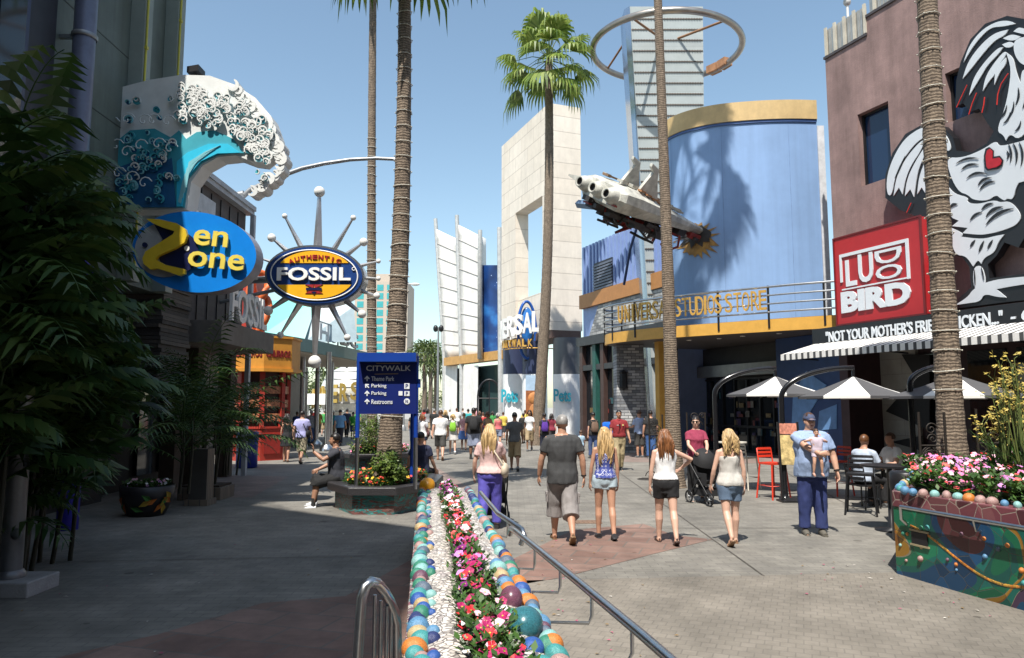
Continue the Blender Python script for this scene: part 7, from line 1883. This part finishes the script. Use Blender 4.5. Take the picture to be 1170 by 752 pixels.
    # ---- extras that are worn ----
    for ex in extras:
        kind, c = ex[0], ex[1]
        if kind == 'backpack':
            g = MB(); b_ = -.115*f-.03
            rings = [[T(w_*math.copysign(abs(math.cos(q))**.6,math.cos(q)), b_-.055+d__*math.copysign(abs(math.sin(q))**.6,math.sin(q)), z) for q in [2*PI*j/14 for j in range(14)]] for z, w_, d__ in ((1.0,.11,.05),(1.03,.14,.075),(1.18,.145,.08),(1.32,.13,.065),(1.39,.09,.04))]
            g.loft(rings); o = g.build('backpack', cloth('pack_%d' % sd, c), root, local=True)
            g = MB()
            for sx in (-1,1): g.tube([T(sx*.09,b_,1.37), T(sx*.10,-.02,1.465), T(sx*.10,.09*f+.02,1.36), T(sx*.125,.06*f,1.18), T(sx*.12,b_,1.06)], .018*s, 6)
            g.build('strap', cloth('strap_%d' % sd, tuple(x*.6 for x in c)), o, local=True)
        elif kind == 'shoulder_bag':
            sx = ex[2]; g = MB(); q0 = T(sx*.21*f, -.06, .98)
            g.ball(q0, (.07*s,.17*s,.13*s), 12, 8); g.tube([q0+V((0,.1*s,.08*s)), T(sx*.10,.10*f,1.3), T(sx*.13,.0,1.46), T(sx*.10,-.13*f,1.3), q0+V((0,-.1*s,.08*s))], .014*s, 6)
            g.build('shoulder_bag', cloth('bag_%d' % sd, c), root, local=True)
        elif kind == 'cap':
            g = MB(); b = MB(); b.ball((0,0,0), 1, 22, 10, half=True); g.add([HP(p[0]*.086,-.012+p[1]*.106,.028+p[2]*.100) for p in b.v], b.f, 0, True)
            rg_ = []
            for rr_, zz in ((.9,.03),(1.75 if len(ex) < 3 else 1.2,.022)): rg_.append([HP(.074*math.sin(q)*(1 if rr_ < 1 else .95), -.012+.105*math.cos(q)*rr_*(1 if rr_ < 1 else 1), zz+.006*math.cos(q)) for q in [-1.15+2.3*j/10 for j in range(11)]])
            g.loft(rg_, closed=False, cap=False); o = g.build('cap', cloth('cap_%d' % sd, c), root, local=True); m2 = o.modifiers.new('S','SOLIDIFY'); m2.thickness = .004
        elif kind == 'hat':
            g = MB(); g.lathe([(.17*hsx,.028*hsx),(.10*hsx,.04*hsx),(.09*hsx,.11*hsx),(.05*hsx,.135*hsx),(0,.137*hsx)], HP(0,-.012,.02), 20); g.build('hat', cloth('hat_%d' % sd, c), root, local=True)
        elif kind == 'sunglasses':
            g = MB()
            for sx in (-1,1): g.ball(HP(sx*.032,.094,.008), (.028*hsx,.012*hsx,.022*hsx), 10, 6, M=hr_); g.tube([HP(sx*.058,.075,.014),HP(sx*.077,.0,.014)], .003, 4)
            g.build('sunglasses', mat('lens_black', (.006,.006,.006), .6, var=0, spec=.2), root, local=True)
        elif kind == 'belt':
            g = MB(); g.loft([ring(z, *interp(z), .026, 24) for z in (.965,1.0)], cap=False); o = g.build('belt', cloth('belt_black', c), root, local=True)
        elif kind == 'watch':
            el, wr = A[ex[2]][1], A[ex[2]][2]; d_ = (wr-el).normalized(); g = MB(); g.tube([wr-d_*.035*s, wr-d_*.015*s], .034*s*fl_, 12); g.build('watch', mat('watch_black', (.015,.015,.015), .3), root, local=True)
        elif kind == 'collar':
            g = MB(); g.loft([[T(.075*math.cos(q)*fb,-.005+.075*math.sin(q)*fb,1.455) for q in [2*PI*j/18 for j in range(18)]],[T(.066*math.cos(q)*fb,-.005+.066*math.sin(q)*fb,1.50) for q in [2*PI*j/18 for j in range(18)]],[T(.092*math.cos(q)*fb,.0+.088*math.sin(q)*fb,1.462) for q in [2*PI*j/18 for j in range(18)]]], cap=False); g.build('collar', tm, root, local=True)
        elif kind == 'badge':
            g = MB(); a_, b_, c_ = interp(1.32); g.obox(T(-.075,c_+b_*f+.026,1.32), K(.022,0,0), K(0,.008,0), K(0,0,.026)); g.build('badge', mat('badge_gold', (.6,.5,.2), .4), root, local=True)
            g = MB(); g.obox(T(.08,c_+b_*f+.024,1.315), K(.03,0,0), K(0,.007,0), K(0,0,.007)); g.build('name_tag', WHITE, root, local=True)
        elif kind == 'radio':
            g = MB(); g.obox(T(.02,.118*f+.035,1.30), K(.018,0,0), K(0,.016,0), K(0,0,.055)); g.tube([T(.02,.13*f+.03,1.26), T(.06,.13*f+.05,1.12), T(.15,.05,1.0)], .006*s, 5); g.build('radio', DKMETAL, root, local=True)
        elif kind == 'buttons':
            g = MB()
            for j in range(6):
                z = .98+j*.075; a_, b_, c_ = interp(z); belly = max(0, f-1)*.09*math.exp(-((z-1.08)/.16)**2)*1.5
                g.ball(T(.0,c_+b_*(1+(f-1)*.9)+belly*1.05+ease+.012,z), .008*s, 6, 5)
            g.build('buttons', WHITE, root, local=True)
        elif kind == 'pocket_flaps':
            g = MB()
            for i, sx in enumerate((-1,1)):
                h, k = Lp[i][0]*s, Lp[i][1]*s; p = h.lerp(k,.72)+V((sx*.108*s*fl_,-.01*s,0)); g.obox(p, (.012*s,0,0), (0,.06*s,0), (0,0,.075*s)); g.obox(p+V((sx*.008*s,0,.05*s)), (.012*s,0,0), (0,.065*s,0), (0,0,.025*s))
            g.build('cargo_pocket', cloth(bn, bc), root, bevel=.008, local=True)
    return root, A, T, Lp
# patterned cloth
def patternmat(name, c1, c2, sc=34):
    m, nd, lk, b = newmat(name); tc = nd.new('ShaderNodeTexCoord'); vo = nd.new('ShaderNodeTexVoronoi'); vo.inputs['Scale'].default_value = sc; vo.distance = 'MANHATTAN'; vo.inputs['Randomness'].default_value = .15; lk.new(tc.outputs['Object'], vo.inputs['Vector'])
    r = ramp(nd, [(0,c2),(.22,c1),(.48,c2),(.62,c1)], 'CONSTANT'); lk.new(vo.outputs['Distance'], r.inputs[0]); lk.new(r.outputs[0], b.inputs['Base Color']); b.inputs['Roughness'].default_value = .85; return m
PATB = patternmat('blue_print', (.05,.07,.28), (.55,.56,.66), 17)
PLAID = patternmat('pink_check', (.45,.22,.24), (.6,.45,.46), 22)
CAMO = mat('camo_cloth', (.22,.19,.13), .85, var=.75, scale=14)
PW = 'people walking up the street'; 
DEN = (.30,.40,.50)
# ---- nearest walkers ----
person('grey haired man from behind in dark grey tee, grey cargo shorts and sandals', 643, 619, yaw=.05, H=1.80, fat=1.22, skin=1, hair=('short','grey'), top=('tee','charcoal',(.045,.046,.048)), bottom=('cargo','greycargo',(.25,.23,.225),.70), shoes=('sandal',(.16,.09,.04)), stride=.30, ph=1, arms=(dict(sw=.12,ab=.31,el=.22),dict(sw=-.05,ab=.29,el=.25)), hem=.80, extras=(('pocket_flaps',None),('watch',None,1)), group=PW)
person('girl with long wavy blonde hair, blue print top and pale denim shorts', 692, 616, yaw=.06, H=1.60, fem=True, fat=.98, skin=1, hair=('wavy','blond',.50), top=('tank','blueprint',(.2,.2,.4)), pat=PATB, bottom=('shorts','paledenim',(.38,.47,.53),.14), shoes=('shoe',(.03,.03,.035)), stride=.16, ph=1, arms=(dict(sw=.06,ab=.20,el=.16),dict(sw=-.02,ab=.16,el=.2)), hem=.95, group=PW)
person('brown haired woman in white sleeveless top and black shorts, right elbow raised', 762, 621, yaw=-.02, H=1.585, fem=True, fat=1.10, skin=4, hair=('straight','auburn',.36), top=('sleeveless','white',(.72,.72,.73)), bottom=('shorts','blackshort',(.012,.012,.014),.26), shoes=('sandal',(.05,.03,.025)), stride=.22, ph=1, arms=(dict(sw=.0,ab=.20,el=.2),dict(to=(.30,.20,1.14),hint=(1,-.1,-.2))), head=(-.15,.08), hem=.97, group=PW)
person('blonde woman in loose pale grey tank and denim shorts, left heel lifted', 836, 622, yaw=.04, H=1.585, fem=True, fat=1.12, skin=4, hair=('wavy','blond',.30), top=('tank','palegrey',(.50,.48,.45)), bottom=('shorts','denim',(.10,.15,.23),.30), shoes=('sandal',(.28,.16,.09)), legs=((-.16,.42,.0),(.16,.12,.0)), arms=(dict(sw=.05,ab=.28,el=.30),dict(sw=-.08,ab=.18,el=.25)), hem=.88, group=PW)
root, A, T, Lp = person('big man in navy cap, light blue shirt and navy trousers holding a baby', 930, 611, yaw=PI-.12, H=1.80, fat=1.42, skin=0, hair=('short','brown'), top=('shirt','lightblue',(.27,.36,.55)), bottom=('pants','navypants',(.022,.035,.13),.97), shoes=('shoe',(.12,.11,.09)), legs=((.06,.06,.03),(.0,.04,.05)), arms=(dict(sw=.05,ab=.34,el=.22),dict(to=(-.03,.43,1.17),hint=(1,.1,-.5),hd=(-1,.02,.1),pn=(0,-1,0),curl=.55)), head=(.15,-.05), face=True, hem=.82, extras=(('cap',(.06,.08,.15)),('collar',None),('buttons',None),('watch',None,0)))
bp_ = wmat(root) @ T(.0,.33,1.12)
person('baby in pale lilac onesie held against the big man\'s chest', at=(bp_.x,bp_.y), yaw=PI-.1, H=.66, fat=1.25, skin=0, hair=('short','brown'), top=('tee','lilac',(.52,.44,.52)), bottom=('shorts','lilac',(.52,.44,.52),.25), shoes=('shoe',(.50,.30,.24)), legs=((.35,.5,.10),(.3,.45,.12)), arms=(dict(to=(-.32,.12,1.34)),dict(to=(.32,.12,1.36))), z0=bp_.z-.26, face=True, hem=.86, child=True)
person('blonde woman in pink top and violet blue trousers beside the ball edged planter', at=(P(560,465,12.0).x,12.0), yaw=-.12, H=1.63, fem=True, fat=1.26, skin=4, hair=('straight','blond',.42), top=('tee','palepink',(.62,.42,.40)), bottom=('pants','violet',(.10,.085,.42),.95), shoes=('shoe',(.05,.05,.05)), stride=.2, ph=-1, arms=(dict(sw=.0,ab=.30,el=.35),dict(to=(.22,.34,1.0))), hem=.93, extras=(('shoulder_bag',(.55,.47,.36),1),), group=PW)
root, A, T, Lp = person('woman in sunglasses and maroon tee pushing a black stroller', 797, 573, yaw=PI, H=1.70, fem=True, fat=1.22, skin=4, hair=('bun','dark'), top=('tee','maroon',(.26,.03,.07)), bottom=('pants','blackleg',(.012,.012,.014),.95), shoes=('shoe',(.2,.2,.2)), stride=.08, arms=(dict(to=(-.13,.36,1.03),curl=.9),dict(to=(.13,.36,1.03),curl=.9)), head=(-.35,0), face=True, hem=.86, extras=(('sunglasses',None),))
def stroller(label, x, y, rz, sc=1.0):
    t = thing('stroller', label, 'stroller', (x,y,0), rz); c = lambda *a: V(a)*sc
    FB = mat('stroller_fabric', (.014,.014,.016), .8, bump=.2)
    def b(n, fn, m=DKMETAL, par=None):
        k = MB(); fn(k); return k.build(n, m, par or t, local=True)
    b('frame', lambda k: [k.tube([c(sx*.22,-.42,1.0),c(sx*.23,-.25,.75),c(sx*.24,.38,.14)], .014, 8) for sx in (-1,1)]+[k.tube([c(sx*.23,.05,.55),c(sx*.25,-.32,.14)], .013, 8) for sx in (-1,1)]+[k.tube([c(-.22,-.42,1.0),c(.22,-.42,1.0)], .018, 8)])
    def seat(k):
        k.loft([[c(sx*.20,y_,z_) for sx, y_, z_ in ((-1,a,bz),(1,a,bz),(1,a+.05,bz+.05),(-1,a+.05,bz+.05))] for a, bz in ((-.24,.90),(-.16,.50),(-.05,.38),(.22,.44))], smooth=False)
        k.obox(c(-.20,.02,.5), c(.01,0,0), c(0,.2,0), c(0,0,.12)); k.obox(c(.20,.02,.5), c(.01,0,0), c(0,.2,0), c(0,0,.12))
    b('seat', seat, FB)
    def hood(k):
        rings = []
        for i in range(7):
            q = .1+i*.30; rings.append([c(.22*math.cos(p), -.20+(.34*math.sin(q)*.9)*abs(math.sin(p))**.5, .80+.30*math.cos(q)*abs(math.sin(p))**.5) for p in [PI*j/10 for j in range(11)]])
        k.loft(rings, closed=False, cap=False)
    b('hood', hood, FB)
    b('basket', lambda k: k.obox(c(0,-.02,.24), c(.18,0,0), c(0,.2,0), c(0,0,.07)), FB)
    for sx in (-1,1):
        for y_ in (.38,-.32):
            w_ = b('wheel', lambda k: k.tube([c(sx*.25,y_+.115*math.cos(q),.13+.115*math.sin(q)) for q in [2*PI*j/18 for j in range(18)]], .018*sc, 6, closed=True)); 
            b('hub', lambda k: [k.ball(c(sx*.25,y_,.13), .03*sc, 8, 6)]+[k.tube([c(sx*.25,y_,.13),c(sx*.25,y_+.11*math.cos(q),.13+.11*math.sin(q))], .006*sc, 4) for q in [2*PI*j/5 for j in range(5)]], GREYMETAL, w_)
g_ = G(802,572); stroller('black stroller pushed by the woman in the maroon tee', g_.x, g_.y-.55, PI+.35)
g_ = P(580,465,12.7); stroller('black stroller mostly hidden by the woman in violet trousers', g_.x-.22, 12.75, .1, .85)
person('security guard in dark red polo and khaki trousers facing the camera', 708, 538, yaw=PI+.12, H=1.80, fat=1.12, skin=2, hair=('short','dark'), top=('polo','darkred',(.22,.018,.022)), bottom=('pants','khaki',(.42,.34,.20),.97), shoes=('shoe',(.02,.02,.02)), stride=.15, ph=-1, arms=(dict(sw=.1,ab=.22,el=.4),dict(sw=.15,ab=.22,el=.5)), face=True, hem=.97, extras=(('belt',(.012,.012,.012)),('collar',None),('badge',None),('radio',None)))
# ---- middle distance ----
MD = 'people in the middle distance'
person('man in grey tee and khaki shorts walking away behind the pink topped woman', 588, 538, yaw=.0, H=1.74, skin=2, hair=('short','dark'), top=('tee','midgrey',(.10,.105,.11)), bottom=('cargo','khakishort',(.34,.25,.14),.6), shoes=('shoe',(.15,.15,.15)), stride=.25, lod=1, group=MD)
person('man in black tee with black backpack and pale blue shorts', 541, 525, yaw=.05, H=1.86, fat=1.3, skin=3, hair=('short','dark'), top=('tee','black',(.014,.014,.015)), bottom=('cargo','bluegrey',(.22,.25,.34),.55), shoes=('shoe',(.05,.05,.05)), socks=(.02,.02,.02), stride=.1, lod=1, extras=(('backpack',(.02,.02,.022)),), group=MD)
person('man in white tee and dark shorts walking away near the far palms', 503, 526, yaw=.05, H=1.80, fat=1.2, skin=0, hair=('short','brown'), top=('tee','whitetee',(.72,.72,.72)), bottom=('cargo','darkshort',(.05,.048,.045),.5), shoes=('sandal',(.2,.1,.05)), stride=.3, lod=1, extras=(), group=MD)
person('brown haired woman in white top and navy shorts beside the sign post', 482, 525, yaw=.1, H=1.64, fem=True, fat=1.15, skin=0, hair=('long','auburn',.16), top=('tee','whitetee',(.72,.72,.72)), bottom=('shorts','navy',(.02,.03,.07),.2), shoes=('sandal',(.05,.03,.02)), stride=.2, lod=1, extras=(('shoulder_bag',(.10,.04,.04),1),), group=MD)
person('blonde girl with a bright green backpack', 517, 519, yaw=.1, H=1.62, fem=True, skin=0, hair=('long','blond',.14), top=('tee','cream',(.62,.60,.55)), bottom=('skirt','palegrey2',(.5,.48,.46),.3), shoes=('shoe',(.6,.6,.6)), stride=.26, lod=1, extras=(('backpack',(.22,.50,.04)),), group=MD)
person('person in pink check shirt and blue skirt behind the green backpack', 530, 514, yaw=.0, H=1.62, fem=True, fat=1.1, skin=0, hair=('short','honey'), top=('tee','pinkcheck',(.5,.3,.3)), pat=PLAID, bottom=('skirt','blueskirt',(.04,.10,.28),.42), shoes=('shoe',(.3,.2,.15)), stride=.15, lod=1, group=MD)
person('woman in black tee with a purple backpack in front of the portal', 622, 521, yaw=.1, H=1.66, fem=True, skin=2, hair=('bun','dark'), top=('tee','black',(.014,.014,.015)), bottom=('pants','darkjean',(.02,.025,.05),.95), shoes=('shoe',(.05,.05,.05)), stride=.2, lod=1, extras=(('backpack',(.09,.03,.28)),), group=MD)
person('woman in black cap and tee with a brown patterned backpack', 678, 524, yaw=.25, H=1.70, fem=True, fat=1.05, skin=0, hair=('short','dark'), top=('tee','black',(.014,.014,.015)), bottom=('pants','jeans',(.05,.08,.18),.95), shoes=('shoe',(.1,.1,.1)), stride=.15, lod=1, extras=(('backpack',(.16,.10,.07)),('cap',(.02,.02,.02))), group=MD)
person('small child in blue cap and pale blue tee', 664, 527, yaw=.1, H=1.05, skin=0, hair=('short','brown'), top=('tee','skytee',(.33,.47,.60)), bottom=('shorts','navy',(.02,.03,.07),.45), shoes=('shoe',(.3,.3,.3)), stride=.2, lod=1, extras=(('cap',(.03,.07,.22)),), group=MD, child=True)
person('woman in coral vest and white cap among the walkers', 569, 512, yaw=.1, H=1.62, fem=True, fat=1.1, skin=1, hair=('long','grey',.1), top=('tank','coral',(.55,.13,.14)), bottom=('shorts','bluegrey',(.22,.25,.34),.4), shoes=('shoe',(.2,.2,.2)), stride=.2, lod=1, extras=(('cap',(.6,.6,.58)),), group=MD)
person('woman in tan top with a navy shoulder bag ahead of the backpack man', 557, 517, yaw=-.1, H=1.70, fem=True, skin=1, hair=('long','brown',.2), top=('tee','tan',(.28,.18,.10)), bottom=('shorts','navy',(.02,.03,.07),.3), shoes=('shoe',(.1,.1,.1)), stride=.2, lod=1, extras=(('shoulder_bag',(.05,.06,.14),-1),), group=MD)
person('man in pale blue shirt and navy cap by the stone pillar', 731, 523, yaw=.5, H=1.76, fat=1.1, skin=1, hair=('short','brown'), top=('shirt','paleblue',(.33,.42,.62)), bottom=('cargo','darkshort',(.05,.048,.045),.55), shoes=('shoe',(.15,.15,.15)), stride=.05, lod=1, extras=(('cap',(.02,.02,.03)),), arms=(dict(sw=.3,el=1.2),dict(sw=.3,el=1.2)), group=MD)
person('man in black tee and blue jeans standing by the gold column', 744, 524, yaw=.1, H=1.76, fat=1.25, skin=1, hair=('short','dark'), top=('tee','black',(.014,.014,.015)), bottom=('pants','bluejean',(.04,.10,.26),.97), shoes=('shoe',(.3,.3,.3)), stride=.06, lod=1, group=MD)
LS = 'people on the shaded left side'
person('woman in a short black dress beside the red kiosk', 327, 528, yaw=-.05, H=1.66, fem=True, skin=1, hair=('long','dark',.3), top=('dress','blackdress',(.01,.01,.012)), bottom=('none','',(0,0,0)), shoes=('sandal',(.05,.04,.03)), stride=.12, lod=1, hem=.55, group=LS)
o_, A, T, Lp = person('man in lilac tee and camouflage shorts with a black shoulder bag', 344, 530, yaw=-.1, H=1.78, fat=1.15, skin=1, hair=('short','dark'), top=('tee','lilactee',(.36,.36,.62)), bottom=('cargo','camo',(.22,.19,.13),.62), shoes=('sandal',(.05,.04,.03)), stride=.25, lod=1, extras=(('shoulder_bag',(.012,.012,.012),1),), group=LS)
for k in children(o_):
    if k.name.startswith('shorts'): k.data.materials[0] = CAMO
person('man in bright blue shirt walking away left of the direction sign', 388, 509, yaw=.05, H=1.76, fat=1.15, skin=1, hair=('short','dark'), top=('shirt','azure',(.12,.28,.50)), bottom=('pants','darktrouser',(.02,.02,.03),.95), shoes=('shoe',(.05,.05,.05)), stride=.2, lod=1, group=LS)
person('person in green tee and blue shorts left of the direction sign', 403, 502, yaw=.05, H=1.60, skin=2, hair=('short','dark'), top=('tee','brightgreen',(.05,.42,.06)), bottom=('cargo','royal',(.03,.06,.25),.5), shoes=('shoe',(.1,.1,.1)), stride=.2, lod=2, group=LS)
person('man in dark checked shirt beyond the green tee', 396, 500, yaw=.0, H=1.80, skin=1, hair=('short','dark'), top=('tee','slate',(.04,.05,.09)), bottom=('pants','blackleg',(.012,.012,.014),.95), shoes=('shoe',(.05,.05,.05)), stride=.2, lod=2, group=LS)
# seated
g_ = G(384,578)
person('man in dark tee seated sideways on the granite planter rim, hand raised', at=(-3.42,14.85), yaw=PI/2+.25, H=1.76, fat=1.22, skin=2, hair=('short','dark'), top=('tee','darktee',(.035,.037,.048)), bottom=('cargo','blackcargo',(.012,.012,.013),.55), shoes=('shoe',(.62,.64,.68)), socks=(.72,.72,.72), sit=.46, legs=((1.35,1.25,.12),(1.45,1.45,.1)), arms=(dict(to=(-.14,.42,1.42),hint=(-.4,.2,-1),hd=(0,.1,1),pn=(0,1,0)),dict(to=(.22,.36,1.05))), head=(-.3,0), lean=.10, face=True)
person('person in navy seated on the far side of the sign planter', at=(-1.98,16.35), yaw=-.4, H=1.72, fat=1.1, skin=1, hair=('short','dark'), top=('tee','navytee',(.02,.025,.06)), bottom=('pants','blackleg',(.012,.012,.014),.95), shoes=('shoe',(.05,.05,.05)), sit=.46, legs=((1.4,1.4,.1),(1.45,1.4,.1)), lod=1)
person('diner in pale blue shirt and sunglasses seated at the dark table', at=(6.74,14.5), yaw=-PI/2+.5, H=1.72, fat=1.15, skin=1, hair=('short','auburn'), top=('shirt','diningblue',(.40,.46,.56)), bottom=('pants','blackleg',(.012,.012,.014),.95), shoes=('shoe',(.1,.1,.1)), sit=.47, legs=((1.45,1.45,.1),(1.45,1.45,.1)), arms=(dict(to=(-.16,.36,1.12)),dict(to=(.16,.36,1.12))), extras=(('sunglasses',None),), head=(.25,0), lean=.12, lod=1, face=True)
person('diner in white tee seated with his back half turned', at=(7.78,15.3), yaw=PI/2+.1, H=1.74, fat=1.2, skin=1, hair=('short','brown'), top=('tee','whitetee',(.72,.72,.72)), bottom=('pants','greytrouser',(.16,.16,.15),.95), shoes=('shoe',(.1,.1,.1)), sit=.47, legs=((1.45,1.45,.1),(1.45,1.45,.1)), arms=(dict(to=(-.16,.36,1.12)),dict(to=(.16,.36,1.12))), lean=.12, lod=1)
# ---- far crowd ----
R_ = random.Random(77)
tops = [('red',(.5,.04,.04)),('white',(.7,.7,.7)),('black',(.02,.02,.02)),('blue',(.05,.12,.4)),('grey',(.25,.25,.26)),('teal',(.03,.3,.32)),('maroon',(.2,.02,.04)),('yellow',(.6,.45,.08)),('pink',(.6,.3,.35)),('green',(.06,.3,.08))]
bots = [('dark shorts',(.03,.03,.035),'cargo',.5),('blue jeans',(.05,.09,.2),'pants',.95),('khaki shorts',(.33,.25,.15),'cargo',.55),('black trousers',(.015,.015,.016),'pants',.95)]
spots = [(489,50,0),(496,46,0),(509,43,0),(514,60,1),(522,52,1),(535,48,1),(548,55,1),(552,41,0),(563,50,2),(575,44,2),(583,52,2),(600,48,2),(485,62,1),(500,66,1),(529,64,1),(544,62,1),(472,40,0),(598,40,2),(605,33,2),(630,36,2),
         (318,44,3),(324,40,3),(332,47,3),(340,42,3),(350,48,3),(356,38,3),(364,44,3),(371,50,3),(381,46,3),(376,58,3),(409,54,0),(415,60,0),(394,60,3),(360,56,3)]
zones = ['in the crowd beside the direction sign','in the crowd before the white sails','in the crowd near the stone portal','in the crowd under the diner canopy']
used = set()
for i, (px, D, zn) in enumerate(spots):
    for _ in range(99):
        t_, b_ = R_.choice(tops), R_.choice(bots)
        if (t_[0], b_[0], zn) not in used: break
    used.add((t_[0], b_[0], zn)); p_ = P(px,465,D); fem = R_.random() < .5
    person('person in %s top and %s %s' % (t_[0], b_[0], zones[zn]), at=(p_.x,D), yaw=R_.choice((0,0,.2,-.2,PI)), H=R_.uniform(1.58,1.84), fem=fem, fat=R_.uniform(.95,1.25), skin=R_.randrange(4), hair=(('long',R_.choice(('blond','brown','dark')),.25) if fem else ('short',R_.choice(('dark','brown','grey')))), top=('tee','crowd_'+t_[0],t_[1]), bottom=(b_[2],'crowd_'+b_[0].replace(' ','_'),b_[1],b_[3]), shoes=('shoe',(.1,.1,.1)), stride=R_.uniform(.1,.3), ph=R_.choice((1,-1)), lod=2, group='people in the far crowd')
